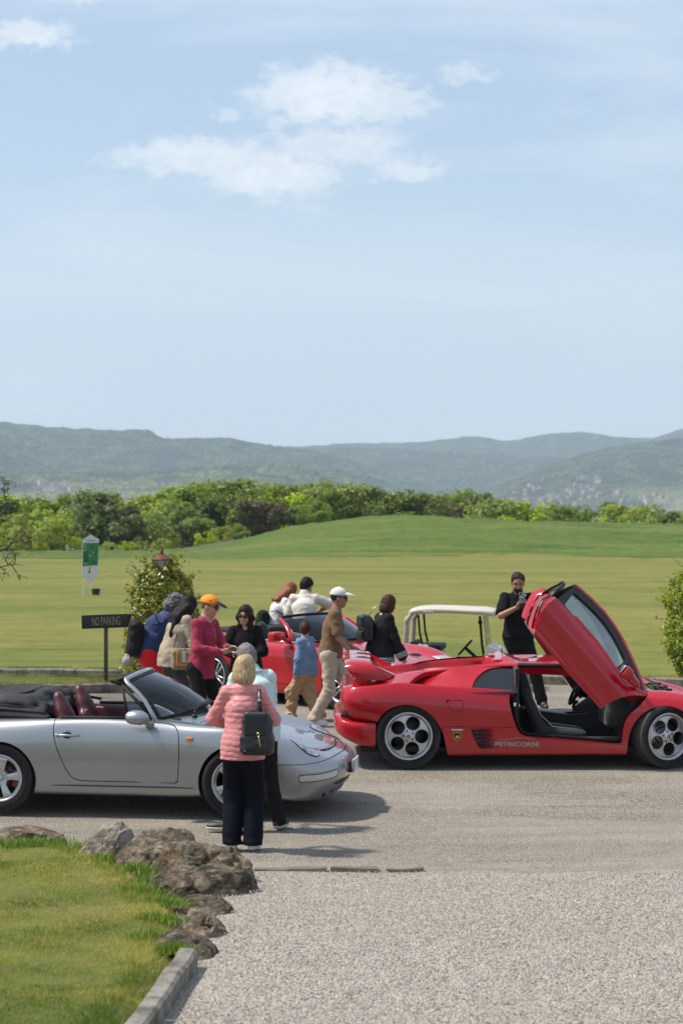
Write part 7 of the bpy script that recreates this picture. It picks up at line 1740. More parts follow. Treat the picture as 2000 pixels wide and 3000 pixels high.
def crowd():
    # 1 woman in pink, back to us ---------------------------------------
    D = 17.42; a = Person('woman in a quilted pink jacket and dark trousers seen from behind beside the silver car', px_x(712, D), D, 86, 1.64, lean=3, yaw=-12, pitch=16, female=True, feet=((0, .100, 0), (-.02, -.092, 0)), hands=(((.24, .12, 1.10), ((.5, -.7, .3), (0, -.3, -1), .5)), ((.26, -.10, 1.12), ((.5, .7, .3), (0, .3, -1), .5))), elb=((-.3, .8, -.5), (-.3, -.8, -.5)), sk='fair', fat=.98)
    a.body(); a.top(PINK, .028, 'long', .10, quilt=.047, name='quilted_jacket', collar='high', shape=.98, h=.0068, loose=.028); a.legs(NAVY, (.100, .092, .088), amp=.0022, length=.96, belt=-.05); a.shoes(SHW, SHW); a.hair(BLOND, 'bob', amp=.005, top=.020)
    mb = MB(); mb.lathe([(.150, -.0), (.162, -.03), (.150, -.035)], 32, 'z', c=(a.P[0], 0, a.P[2] - .118)); 
    # her backpack
    w = a.w(np.array([-.205, -.145, 1.03])); b = thing('backpack', 'small black leather backpack with a gold clasp on the shoulder of the woman in pink', 'backpack', tuple(w), R(86 - 6), sc=.92)
    f = Sdf((-.14, -.18, -.26), (.14, .18, .26), .009); f.ell((0, 0, -.04), (.065, .135, .175), 0, box=.05); f.cone((0, -.06, .10), (0, .05, .13), .05, .06, .05); f.ell((.0, 0, -.12), (.08, .15, .09), .04, box=.04); f.disp(wr(.006, 8)); f.build('bag', LEA, b)
    f = Sdf((-.14, -.18, -.16), (.14, .18, .26), .009); f.ell((-.045, .0, .06), (.038, .115, .12), 0, box=.03); f.build('flap', LEA, b)
    mb = MB(); mb.tube([(.05, -.02, .14), (.09, -.0, .27), (.16, .02, .36), (.24, .03, .385)], .019, 8, flat=.3, up=(1, 0, 0)); mb.tube([(.07, .05, .12), (.10, .02, .20), (.13, .02, .3)], .012, 8, flat=.4); mb.build('strap', LEA, b)
    mb = MB(); mb.tube([(-.088, -.03, -.03), (-.10, -.035, -.06), (-.10, -.045, -.11), (-.095, -.05, -.14)], .006, 8); mb.lathe([(.010, -.003), (.018, 0), (.010, .003)], 14, 'x', c=(-.095, -.028, -.02)); mb.build('clasp', pm('pale_gold', (.55, .38, .18), .3, .9), b)
    mb = MB(); mb.box((.075, .0, .27), (.006, .014, .012), .003); mb.box((-.085, .10, -.17), (.004, .012, .010), .003); mb.build('buckle', CHROME, b)
    # 2 man in mint -------------------------------------------------------
    D = 18.55; m = Person('grey-haired man in a mint shirt and black jeans leaning in beside the woman in pink', px_x(752, D), D, 118, 1.70, lean=13, hunch=10, yaw=14, pitch=26, feet=((.02, .30, 0), (-.10, -.18, 0)), hands=(((.36, .10, 1.06), None), ((.36, -.08, 1.02), None)), elb=((-.2, .4, -.8), (-.1, -.3, -.9)), sk='tan', fat=1.06)
    m.body(); m.top(MINT, .026, 'short', .10, name='shirt', amp=.006, collar='high', loose=.02); m.legs(BLKD, (.095, .070, .060), amp=.005); m.shoes(SHB, SOLE, out=(1.0, -.9)); m.hair(GREYH, 'short', amp=.004, top=.014)
    mb = MB(); n = m.neck; mb.tube([n + np.array([-.085 * math.cos(t), .085 * math.sin(t), -.012 + .02 * math.cos(t)]) for t in np.linspace(-1.9, 1.9, 12)], [.022] * 12, 8, flat=.4, up=(0, 0, 1)); mb.build('collar', cloth('lilac_collar', (.36, .36, .56)), m.root)
    # 3 man with orange cap ----------------------------------------------
    D = 23.3; r = Person('man in a raspberry shirt and orange cap holding a phone', px_x(596, D), D, -32, 1.75, lean=6, yaw=22, pitch=12, feet=((.03, .13, 0), (-.06, -.14, 0)), hands=(((.33, .02, 1.16), ((.9, .1, .1), (0, -.5, -.8), .35)), ((.30, -.10, 1.12), ((.9, .35, .1), (0, .6, .6), .4))), elb=((-.3, .55, -.6), (-.35, -.5, -.6)), sk='pale')
    r.body(); r.top(RASP, .018, 'long', .13, name='shirt', amp=.007, vneck=.10, seed=5, cuff=1.1); r.legs(BLKD, (.092, .068, .056), amp=.004); r.shoes(SHW, SHW); r.hair(hairmat('cropped_fair_hair', (.10, .06, .035), (.22, .14, .09)), 'cropped', amp=.001, top=.003)
    c = r.cap(pm('orange_cap_cloth', (.85, .26, .01), .75, noise=.05), pm('navy_cap_brim', (.010, .011, .022), .7)); r.shades()
    mb = MB(); H = r.hc
    for k in range(5): mb.box(tuple(H + r.hf * (.098 - .001 * k * k) + r.hl * (.018 - .009 * k) + r.hu * .082), (.0035, .0035, .0035), 0)
    mb.build('cap_lettering', BLACK, c)
    mb = MB(); mb.ell(H + r.hl * -.090 * r.s * 1.0 + r.hu * .078 + r.hf * .02, (.011, .004, .007), 8, 6); mb.build('cap_emblem', BLACK, c)
    mb = MB()
    for z, x in ((.04, .150), (-.04, .158), (-.12, .158), (-.20, .155), (-.30, .152), (-.40, .158), (-.50, .170)): mb.ell(r.neck + np.array([x - .02, -.0, z]), (.005, .005, .005), 8, 6)
    mb.build('buttons', pm('pearl_button', (.6, .55, .5), .3), r.root)
    pc = (r.wr[0] + r.wr[1]) / 2 + np.array([.115, .0, .02]); phone(r, pc, pc, BLACK, 'black phone held flat by the man in the orange cap', Euler((R(-72), R(0), R(-32 + 90))))
    # 4 woman with sunglasses ---------------------------------------------
    D = 24.0; g = Person('dark-haired woman in sunglasses and a black blouse facing the camera', px_x(720, D), D, -95, 1.58, lean=2, yaw=-14, pitch=10, roll=-4, female=True, hands=(((.26, .06, 1.08), ((.5, -.8, .2), (0, -.3, 1), .5)), ((.30, -.13, 1.12), ((.6, .3, .5), (0, .8, 0), .5))), elb=((-.2, .8, -.5), (-.2, -.8, -.5)), sk='pale', fat=1.10)
    g.body(); g.top(BLK, .026, 'long', .16, name='blouse', vneck=.13, amp=.006, seed=7, loose=.02); g.legs(BLKD, amp=.004); g.shoes(SHB); g.hair(DBRN, 'wavy', L=.36, top=.016); g.shades()
    mb = MB(); mb.tube([g.neck + np.array([.055 * math.cos(t) + .035, .065 * math.sin(t), .0 - .05 * (1 + math.cos(t))]) for t in np.linspace(-2.2, 2.2, 14)], .004, 6); mb.build('necklace', M_gold, g.root)
    pc = g.wr[1] + np.array([.10, .03, .05]); phone(g, pc, pc, pm('gold_phone', (.55, .42, .30), .35, .4), 'gold phone held by the woman in sunglasses', Euler((R(-80), 0, R(60))), False)
    # 5 woman in beige ----------------------------------------------------
    D = 24.9; e = Person('woman in a beige jacket with long straight black hair leaning towards the roadster', px_x(516, D), D, 28, 1.66, lean=14, hunch=6, yaw=6, pitch=20, female=True, hands=(((.34, .10, 1.02), None), ((.36, -.14, 1.02), None)), elb=((-.5, .5, -.6), (-.6, -.5, -.5)), sk='pale', fat=1.08)
    e.body(); e.top(BEI, .034, 'long', .10, name='jacket', amp=.007, loose=.015, seed=9); e.legs(GREYT, (.095, .075, .068)); e.shoes(SHB); e.hair(BLKH, 'long', L=.38, top=.014, amp=.003)
    w = e.w(np.array([.02, -.23, .90])); b = thing('handbag', 'tan and white canvas shoulder bag on the hip of the woman in the beige jacket', 'bag', tuple(w), R(22))
    f = Sdf((-.24, -.12, -.20), (.24, .12, .20), .010); f.ell((0, 0, -.02), (.175, .065, .13), 0, box=.045); f.disp(wr(.004, 3)); f.build('bag', cloth('khaki_canvas', (.25, .19, .11)), b)
    mb = MB(); mb.box((.01, -.07, .01), (.09, .008, .065), .006); mb.build('front_panel', cloth('white_canvas', (.62, .58, .52)), b)
    mb = MB(); mb.box((-.10, -.070, -.01), (.035, .010, .085), .006); mb.box((.02, -.068, -.085), (.13, .010, .014), .005); mb.build('leather_trim', pm('orange_leather', (.50, .24, .07), .5, noise=.1), b)
    mb = MB()
    for q in (-.06, .07): mb.tube([(q - .05, -.078, -.04), (q - .055, -.088, .06), (q - .03, -.075, .14), (q + .02, -.075, .14), (q + .05, -.088, .06), (q + .05, -.078, -.04)], .010, 8, flat=.5)
    mb.tube([(-.15, 0, .08), (-.06, .10, .36), (.05, .22, .60)], .009, 6); mb.tube([(.15, .02, .08), (.18, .12, .36), (.13, .24, .58)], .009, 6); mb.build('handle', pm('taupe_leather', (.18, .14, .10), .5), b)
    # 6 woman in blue ------------------------------------------------------
    D = 25.4; u = Person('woman with grey curls, loose navy top and scarlet trousers bending forward by the ivy', px_x(447, D), D, 16, 1.72, lean=24, hunch=14, yaw=-4, pitch=36, female=True, hands=(((.46, .12, 1.0), None), ((.40, -.10, .86), None)), elb=((-.5, .4, -.6), (-.7, -.3, -.4)), sk='tan', fat=1.02)
    u.body(); u.top(BLU, .024, 'long', .06, name='top', amp=.010, loose=.01, seed=11, collar='low'); u.legs(REDT, (.112, .10, .10), amp=.006); u.shoes(SHW, SHW); u.hair(CURL, 'curly')
    w = u.w(np.array([-.17, -.05, 1.22])); b = thing('backpack', 'large soft black backpack on the back of the woman in navy', 'backpack', tuple(w), R(16)); 
    f = Sdf((-.28, -.26, -.42), (.24, .26, .32), .012); f.ell((-.06, 0, -.14), (.085, .14, .22), 0, box=.075, rot=np.array(Euler((0, R(6), 0)).to_matrix())); f.disp(wr(.008, 5)); f.build('bag', NYL, b)
    mb = MB()
    for k in (-1, 1): mb.tube([(-.02, k * .09, .06), (.07, k * .10, .15), (.17, k * .10, .17), (.22, k * .12, .04)], .022, 8, flat=.3)
    mb.tube([(-.12, 0, .10), (-.14, 0, .15), (-.08, 0, .155), (-.05, 0, .11)], .009, 6); mb.build('strap', NYL, b)
    w2 = u.w(np.array([-.33, -.08, .82])); kp = thing('key_charm', 'grey fluffy pompom charm hanging under the black backpack', 'charm', tuple(w2), 0)
    f = Sdf((-.10, -.10, -.11), (.10, .10, .10), .008); f.ell((0, 0, -.01), (.062, .062, .062), 0); f.ell((0, 0, .05), (.035, .035, .03), .01); f.disp(lambda X, Y, Z: .012 * vn(X * 70, Y * 70, Z * 70)); f.build('pompom', pm('grey_fluff', (.34, .32, .33), .9, noise=.4, nscale=50), kp)
    mb = MB(); mb.tube([(0, 0, .05), (.01, 0, .12), (.03, 0, .22), (.05, 0, .32)], .009, 6); mb.build('ribbon', BLACK, kp)
    # 7 man in white, behind the roadster ---------------------------------
    D = 29.2; v = Person('man in a cream polo shirt bending over the far side of the red roadster', px_x(893, D), D, 96, 1.66, lean=9, hunch=9, yaw=-34, pitch=26, twist=-6, feet=((.0, .14, 0), (-.02, -.14, 0)), hands=(((.30, .10, 1.0), None), ((.26, -.20, 1.20), None)), elb=((-.2, .6, -.5), (-.1, -1.0, .25)), sk='tan', fat=1.12)
    v.body(); v.top(CRM, .028, 'short', .06, name='polo_shirt', amp=.006, seed=13, collar='high', loose=.01); v.legs(NAVY); v.shoes(SHB); v.hair(BLKH, 'short', top=.024, amp=.006)
    # 8 red-haired woman ----------------------------------------------------
    D = 29.7; h = Person('red-haired woman in a white t-shirt bending over the roadster door', px_x(810, D), D, 14, 1.60, lean=17, hunch=9, yaw=6, pitch=24, female=True, hands=(((.42, .12, 1.0), None), ((.30, -.22, .92), None)), elb=((-.3, .5, -.5), (-.4, -.6, -.4)), sk='pale')
    h.body(); h.top(WHT, .026, 'short', .04, name='t_shirt', amp=.006, seed=15); h.legs(BLK); h.shoes(SHW); h.hair(RDH, 'long', L=.16, top=.014)
    w = h.w(np.array([-.15, -.05, 1.03])); b = thing('backpack', 'dark green and black backpack on the red-haired woman', 'backpack', tuple(w), R(14))
    f = Sdf((-.26, -.24, -.34), (.24, .24, .30), .012); f.ell((-.08, 0, -.04), (.085, .13, .17), 0, box=.07, rot=np.array(Euler((0, R(14), 0)).to_matrix())); f.disp(wr(.006, 6)); f.build('bag', cloth('dark_green_nylon', (.012, .03, .018)), b)
    mb = MB()
    for k in (-1, 1): mb.tube([(.02, k * .09, .10), (.12, k * .11, .13), (.20, k * .12, .07), (.18, k * .14, -.06)], .020, 8, flat=.3)
    mb.build('strap', NYL, b)
    # 9 boy ------------------------------------------------------------------
    D = 25.9; k = Person('boy in a faded blue sweatshirt and tan trousers walking beside the roadster', px_x(893, D), D, 148, 1.25, lean=3, yaw=-70, pitch=6, feet=((.27, .08, 0), (-.24, -.10, .01)), hands=(((.05, .25, .74), None), ((-.02, -.26, .76), None)), elb=((-.6, .3, -.2), (-.6, -.3, -.2)), sk='pale', fat=1.12)
    k.body(); k.top(SKY, .026, 'long', .09, name='sweatshirt', amp=.006, seed=17, loose=.01); k.legs(TAN, (.120, .105, .100), amp=.009, length=1.0); k.shoes(SHW, SHW); k.hair(BRN, 'short', top=.026, amp=.006)
    # 10 man with white cap ------------------------------------------------------
    D = 25.4; t = Person('man in a brown t-shirt, khaki jeans and white cap walking towards the red wing', px_x(976, D), D, -6, 1.73, lean=7, yaw=6, pitch=3, feet=((.12, .10, .0), (-.24, -.10, .0)), hands=(((.22, .24, .96), None), ((.26, -.23, .92), ((.6, .5, -.7), (0, 1, .3), .4))), elb=((-.7, .3, -.3), (-.8, -.15, -.3)), sk='tan', fat=1.02)
    t.body(); t.top(BWN, .020, 'short', .05, name='t_shirt', amp=.006, seed=19); t.legs(KHA, (.100, .078, .068), amp=.008); t.shoes(SHW, SHW, out=(.1, -.1)); t.hair(SBR, 'cropped', amp=.001, top=.003); t.cap(pm('white_cap_cloth', (.60, .60, .57), .75, noise=.06), pm('white_cap_brim', (.58, .57, .52), .75)); t.shades()
    # 11 woman in charcoal ------------------------------------------------------
    D = 26.0; q = Person('woman with a brown bob and charcoal tunic with striped cuffs behind the red wing', px_x(1118, D), D, 24, 1.58, lean=7, hunch=4, yaw=-4, pitch=14, female=True, hands=(((.20, .24, .86), None), ((.24, -.22, .82), None)), elb=((-.6, .3, -.3), (-.7, -.3, -.3)), sk='pale', fat=1.12)
    q.body(); q.top(CHAR, .030, 'long', .12, name='tunic', amp=.007, seed=21, loose=.025, cuff=1.75, collar='low'); q.legs(GREYT); q.shoes(SHB); q.hair(BRN, 'bob', top=.014, amp=.004)
    for i in (0, 1):
        d = nv(q.wr[i] - q.el[i]); mb = MB(); u1 = nv(np.cross(d, (0, 1, 0))); u2 = np.cross(d, u1)
        for j in range(4):
            c = q.wr[i] - d * (-.005 + .017 * j); rr = .084 - .001 * j; mb.tube([c + rr * (math.cos(x) * u1 + math.sin(x) * u2) for x in np.linspace(0, 2 * math.pi, 25)], .0035, 5, cap=False)
        mb.build('cuff_stripes', WHT, q.root)
    mb = MB()
    for j in range(4): mb.tube([(q.P[0] + .185 * math.cos(x), .222 * math.sin(x), q.P[2] - .12 + .018 * j) for x in np.linspace(0, 2 * math.pi, 41)], .0035, 5, cap=False)
    mb.build('hem_stripes', WHT, q.root)
    w = q.w(np.array([-.19, .02, 1.18])); b = thing('backpack', 'small black leather backpack with a silver chain strap on the woman in charcoal', 'backpack', tuple(w), R(24))
    f = Sdf((-.16, -.18, -.24), (.16, .18, .24), .010); f.ell((-.03, 0, -.04), (.07, .125, .15), 0, box=.04); f.cone((-.03, -.04, .09), (-.03, .04, .10), .06, .06, .05); f.disp(wr(.005, 8)); f.build('bag', LEA, b)
    f = Sdf((-.18, -.16, -.10), (.10, .16, .24), .010); f.ell((-.075, .0, .07), (.045, .10, .075), 0, box=.03); f.build('flap', LEA, b); mb = MB(); mb.box((-.115, 0, -.10), (.012, .09, .045), .01); mb.build('pocket', LEA, b)
    mb = MB(); mb.tube([(-.02, -.03, .12), (.06, -.07, .24), (.16, -.09, .285), (.22, -.10, .24)], .010, 6, flat=.6); mb.build('chain_strap', pm('silver_chain', (.42, .42, .43), .35, .9, noise=.5, nscale=120), b)
    # 12 man in black --------------------------------------------------------
    D = 27.2; z = Person('bearded man in a black polo shirt photographing with his phone behind the wedge car', px_x(1537, D), D, -97, 1.80, lean=3, yaw=4, pitch=17, sway=-.09, feet=((.05, .08, 0), (-.02, .30 - .04, 0)) if False else ((.06, .24, 0), (-.04, .04, 0)), hands=(((.30, .035, 1.34), ((.25, -.35, .9), (.4, -.9, 0), .55)), ((.28, -.085, 1.32), ((.25, .35, .9), (.4, .9, 0), .55))), elb=((.1, .55, -.9), (.1, -.75, -.8)), sk='tan', fat=1.22)
    z.body(); z.top(BLK, .022, 'short', .02, name='polo_shirt', amp=.006, seed=23, collar='high'); z.legs(BLKD, (.104, .080, .072), amp=.005); z.shoes(SHB); z.hair(SBR, 'short', top=.013, amp=.010)
    f = Sdf(z.hc - .2, z.hc + .16, .008); H = z.hc; f.ell(H + z.hf * .030 * z.s - z.hu * .060 * z.s, (.074 * z.s, .062 * z.s, .068 * z.s), 0, rot=z.R); f.ell(H + z.hf * .072 - z.hu * .012, (.05, .055, .045), .01, rot=z.R, op='sub'); f.plane(H - z.hu * .03, z.hu, .01); f.build('beard', SBR, z.root)
    mb = MB(); mb.ell(z.neck + np.array([.11, .10, -.015]), (.010, .016, .014), 10, 6); mb.build('shirt_emblem', WHT, z.root)
    pc = (z.wr[0] + z.wr[1]) / 2 + np.array([.05, 0, .115]); phone(z, pc, pc, pm('grey_phone', (.20, .20, .21), .3, .5), 'grey phone held upright by the bearded man in black', Euler((R(-14), 0, 0)))
crowd()
# ---------------------------------------------------------------- plants
def leaf_cards(C, Nn, size, rs, aspect=.55, fold=.25, jitter=.6):
    """one bent leaf (two triangles each side of the rib) per point, arrays in, vertices and faces out"""
    n = len(C); N = Nn + rs.normal(0, jitter, (n, 3)); N /= np.linalg.norm(N, axis=1, keepdims=True) + 1e-9
    U = np.cross(N, rs.normal(0, 1, (n, 3))); U /= np.linalg.norm(U, axis=1, keepdims=True) + 1e-9; W = np.cross(N, U)
    s = (size * rs.uniform(.65, 1.35, n))[:, None]
    a = C - U * s; b = C + W * s * aspect + N * s * fold * .3; c = C + U * s; d = C - W * s * aspect + N * s * fold * .3
    V = np.stack([a, b, c, d], 1).reshape(-1, 3); F = np.arange(4 * n).reshape(-1, 4); return V, F
def mesh_fast(name, V, F, mat, parent=None, smooth=False):
    F = np.asarray(F); me = bpy.data.meshes.new(name); k = F.shape[1]; me.vertices.add(len(V)); me.vertices.foreach_set('co', np.asarray(V, np.float32).ravel()); me.loops.add(F.size); me.loops.foreach_set('vertex_index', F.astype(np.int32).ravel())
    me.polygons.add(len(F)); me.polygons.foreach_set('loop_start', np.arange(0, F.size, k, dtype=np.int32)); me.polygons.foreach_set('use_smooth', np.full(len(F), smooth)); me.update(calc_edges=True); me.materials.append(mat)
    o = bpy.data.objects.new(name, me); COL.objects.link(o)
    if parent is not None: o.parent = parent
    return o
BARK = pm('bark', (.085, .065, .048), .9, noise=.35, nscale=6, bump=.8, bscale=14, bdist=.02, stretch=(1, 1, .3))
L_GREEN = leaf_mat('tree_leaves', (.055, .105, .008), (.16, .25, .024), (.32, .41, .05), .35, True, .5)
L_LIGHT = leaf_mat('light_tree_leaves', (.10, .17, .018), (.24, .33, .045), (.40, .48, .09), .45, True, .5)
L_LIME = leaf_mat('lime_leaves', (.18, .26, .012), (.36, .46, .022), (.52, .60, .05), .45, True, .7)
L_RUST = leaf_mat('rusty_leaves', (.06, .05, .018), (.13, .085, .03), (.18, .15, .05), .3, True, .7)
def tree_proto(seed, mat, w=.42, leaves=4200, blobs=20, leaf=.024, shape=1.0):
    """unit-height tree"""
    rs = np.random.RandomState(seed); r = bpy.data.objects.new('tree', None); COL.objects.link(r)
    B = []
    for i in range(blobs):
        z = .22 + .72 * rs.rand() ** .8; rad = w * (1.0 - abs((z - .50) / .62) ** 2.2) ** .5 if z < 1.1 else .05; a = rs.rand() * 6.28; q = rad * rs.rand() ** .55
        B.append((q * math.cos(a), q * math.sin(a), z, .09 + .11 * rs.rand()))
    B.append((rs.normal(0, .03), rs.normal(0, .03), .92, .085)); B = np.array(B); V = []; F = []
    per = leaves // len(B); Cs = []; Ns = []
    for (x, y, z, q) in B:
        d = rs.normal(0, 1, (per, 3)); d /= np.linalg.norm(d, axis=1, keepdims=True); rr = q * (1 - .45 * rs.rand(per, 1) ** 2) * (1 + .25 * rs.normal(0, 1, (per, 1)) * .5); Cs.append(np.array([x, y, z]) + d * rr * np.array([1, 1, .85])); Ns.append(d + np.array([0, 0, .5]))
    C = np.vstack(Cs); C = C[C[:, 2] > .04]; Ns = np.vstack(Ns)[:len(C)]
    V, F = leaf_cards(C, Ns, leaf, rs, .7); mesh_fast('crown', V, F, mat, r)
    mb = MB(); mb.tube([(0, 0, -.05), (.01, .0, .2), (0, .02, .5), (.01, 0, .78)], [.022, .018, .012, .005], 7)
    for i in range(9):
        b = B[i]; z0 = .18 + .35 * rs.rand(); mb.tube([(0, 0, z0), (b[0] * .5, b[1] * .5, (z0 + b[2]) / 2 + .02), (b[0], b[1], b[2])], [.010, .007, .003], 5, cap=False)
    mb.build('trunk', BARK, r); return r
def ordinal(n):
    t = ['zeroth', 'first', 'second', 'third', 'fourth', 'fifth', 'sixth', 'seventh', 'eighth', 'ninth', 'tenth', 'eleventh', 'twelfth', 'thirteenth', 'fourteenth', 'fifteenth', 'sixteenth', 'seventeenth', 'eighteenth', 'nineteenth']
    if n >= 100: return 'hundredth' if n == 100 else 'hundred and ' + ordinal(n - 100)
    if n < 20: return t[n]
    tens = {2: 'twenty', 3: 'thirty', 4: 'forty', 5: 'fifty', 6: 'sixty', 7: 'seventy', 8: 'eighty', 9: 'ninety'}; to = {2: 'twentieth', 3: 'thirtieth', 4: 'fortieth', 5: 'fiftieth', 6: 'sixtieth', 7: 'seventieth', 8: 'eightieth', 9: 'ninetieth'}
    return to[n // 10] if n % 10 == 0 else tens[n // 10] + '-' + t[n % 10]
def treeline():
    protos = {'green': [tree_proto(s, L_GREEN, .42) for s in (1, 2, 3)], 'light': [tree_proto(s, L_LIGHT, .44) for s in (4, 5, 6)], 'lime': [tree_proto(s, L_LIME, .55, 2600, 20, .028) for s in (7, 8)], 'rust': [tree_proto(s, L_RUST, .45, 2000, 18, .026) for s in (9,)]}
    used = set(); rv = random.Random(11)
    tx_ = [-120, 0, 60, 130, 200, 245, 262, 290, 340, 400, 470, 540, 575, 620, 660, 700, 745, 790, 830, 900, 950, 1000, 1060, 1110, 1150, 1200, 1250, 1300, 1350, 1400, 1450, 1500, 1560, 1620, 1700, 1780, 1820, 1850, 1920, 2000, 2120]
    ty_ = [1470, 1468, 1470, 1464, 1462, 1452, 1430, 1455, 1460, 1458, 1458, 1438, 1426, 1440, 1425, 1414, 1424, 1428, 1445, 1444, 1436, 1434, 1450, 1448, 1440, 1442, 1450, 1455, 1450, 1452, 1462, 1482, 1482, 1485, 1505, 1500, 1488, 1500, 1520, 1512, 1515]
    L = []
    tx = -560
    while tx < 2480:
        top = np.interp(tx, tx_, ty_) + rv.uniform(-10, 16); D = rv.uniform(176, 200) if tx < 1250 else rv.uniform(215, 260); kind = rv.choices(['green', 'light', 'lime'], [5, 4, 1])[0]
        if tx > 1450: kind = rv.choices(['light', 'lime', 'green'], [5, 2, 3])[0]
        if tx < 190: kind = rv.choices(['light', 'lime', 'green'], [3, 4, 2])[0]
        L.append((tx, top, D, kind, 'tree')); tx += rv.uniform(32, 56) if tx < 1250 else rv.uniform(28, 46)
    tx = -100
    while tx < 1500:                                            # second, lower row that fills the gaps
        top = np.interp(tx, tx_, ty_) + rv.uniform(28, 62); D = rv.uniform(168, 176); kind = rv.choices(['green', 'light', 'lime'], [5, 3, 1])[0]
        if tx < 170: kind = 'lime' if rv.random() < .6 else 'light'
        if tx < 930: L.append((tx, top, D, kind, 'tree'))
        tx += rv.uniform(52, 84)
    for (tx, top, D, kind) in ((20, 1535, 166, 'lime'), (95, 1510, 165, 'lime'), (150, 1500, 167, 'lime'), (205, 1575, 164, 'lime'), (60, 1580, 163, 'lime'), (120, 1590, 163, 'lime'), (310, 1588, 163, 'lime'), (370, 1590, 163.5, 'lime'), (430, 1586, 163, 'lime'), (475, 1583, 163, 'lime'), (550, 1545, 166, 'rust'), (600, 1560, 164, 'lime'), (655, 1548, 165, 'lime'), (735, 1475, 167, 'rust'), (790, 1478, 168, 'rust'), (845, 1562, 165, 'lime'), (640, 1575, 163, 'lime'), (700, 1540, 165, 'light'), (1820, 1486, 205, 'lime'), (1290, 1478, 205, 'rust'), (575, 1520, 167, 'light')):
        L.append((tx, top, D, kind, 'bush'))
    L.sort(key=lambda q: q[0]); cnt = 0; cl = sum(1 for q in L if q[0] < -15) + 1; cr = 0
    names = {'green': 'dark green leafy', 'light': 'pale green leafy', 'lime': 'bright yellow-green leafy', 'rust': 'rusty brown bare-twigged'}
    for (tx, top, D, kind, typ) in L:
        if tx < -15: cl -= 1; where = '%s one out past the left picture edge' % ordinal(cl)
        elif tx > 2015: cr += 1; where = '%s one out past the right picture edge' % ordinal(cr)
        else: cnt += 1; where = '%s from the left beyond the lawn' % ordinal(cnt)
        X = (tx - 1000) * D / FPX; zg = gz(X, D); zt = CAMH - (top - 1500) * D / FPX; h = max(zt - zg + .2, .6) / .97
        k = rv.randrange(len(protos[kind])); pr = protos[kind][k]
        o = pr if (kind, k) not in used else copy_tree(pr); used.add((kind, k))
        w = h * rv.uniform(.80, 1.10) * (1.30 if typ == 'tree' else 1.3); w = max(w, 2.0 if typ == 'tree' else 1.5)
        o.name = 'tree' if typ == 'tree' else 'bush'; o.location = (X, D, zg - .15); o.scale = (w, w, h); o.rotation_euler = (0, 0, rv.uniform(0, 6.28))
        tag(o, '%s %s, %s' % (names[kind], typ, where), typ, 'trees and bushes beyond the golf lawn')
treeline()
# ivy pillars -------------------------------------------------------------
M_ivy = leaf_mat('ivy_leaves', (.06, .11, .010), (.24, .28, .022), (.60, .46, .05), .4, False, 6.0, .35)
M_ivy2 = leaf_mat('shrub_leaves', (.08, .15, .010), (.28, .35, .025), (.58, .56, .05), .42, False, 5.0, .35)
def leafy(name, label, cat, X, Y, prof, mat, n, seed, leaf=.030, sprigs=40, squash=1.0):
    """prof: (height, radius) pairs"""
    rs = np.random.RandomState(seed); r = thing(name, label, cat, (X, Y, gz(X, Y)))
    hs = np.array([p[0] for p in prof]); ra = np.array([p[1] for p in prof]); z = rs.uniform(0.02, hs[-1], n); a = rs.uniform(0, 6.283, n)
    rad = np.interp(z, hs, ra); lump = 1 + .16 * fbm(np.cos(a) * 2.2 + seed, np.sin(a) * 2.2, z * 3.2, 3, seed); q = rad * lump * (1 - .5 * rs.rand(n) ** 2.2)
    C = np.stack([q * np.cos(a), q * np.sin(a) * squash, z], 1); N = np.stack([np.cos(a), np.sin(a), .6 + 0 * a], 1)
    C2 = C.copy(); C2[:, :2] *= 1.04; Cs, Ns = [C], [N * np.array([1, 1, 1.4])]; mb = MB()
    for i in range(sprigs):
        zz = rs.uniform(.1, hs[-1]); aa = rs.uniform(0, 6.283); rr = np.interp(zz, hs, ra); p0 = np.array([rr * .8 * math.cos(aa), rr * .8 * math.sin(aa), zz]); d = np.array([math.cos(aa), math.sin(aa), rs.uniform(.1, 1.4)]); d /= np.linalg.norm(d); ln = rs.uniform(.10, .36)
        mb.tube([p0, p0 + d * ln * .6, p0 + d * ln], [.004, .003, .0015], 4, cap=False); m = 16; t = rs.rand(m, 1); Cs.append(p0 + d * ln * t * 1.05 + rs.normal(0, .028, (m, 3))); Ns.append(np.tile(d, (m, 1)))
    V, F = leaf_cards(np.vstack(Cs), np.vstack(Ns), leaf, rs, .6, jitter=.55); mesh_fast('foliage', V, F, mat, r); mb.tube([(0, 0, 0), (0, 0, hs[-1] * .85)], [.05, .03], 8); mb.build('stems', BARK, r); return r
D = 30.25; xl = (478 - 1000) * D / FPX
leafy('ivy_column', 'ivy column with golden green leaves growing round the lamp post beside the woman in navy', 'shrub', xl, D, [(0, .52), (.2, .57), (.6, .55), (1.0, .53), (1.35, .47), (1.55, .38), (1.7, .28), (1.86, .14)], M_ivy, 11500, 3, .030, 150)
D2 = 30.6; xr = (2068 - 1000) * D2 / FPX
leafy('shrub', 'clipped tall golden green shrub cut by the right edge of the picture', 'shrub', xr, D2, [(0, .30), (.15, .46), (.5, .58), (.9, .60), (1.3, .57), (1.55, .46), (1.72, .26), (1.8, .1)], M_ivy2, 12000, 5, .030, 140)
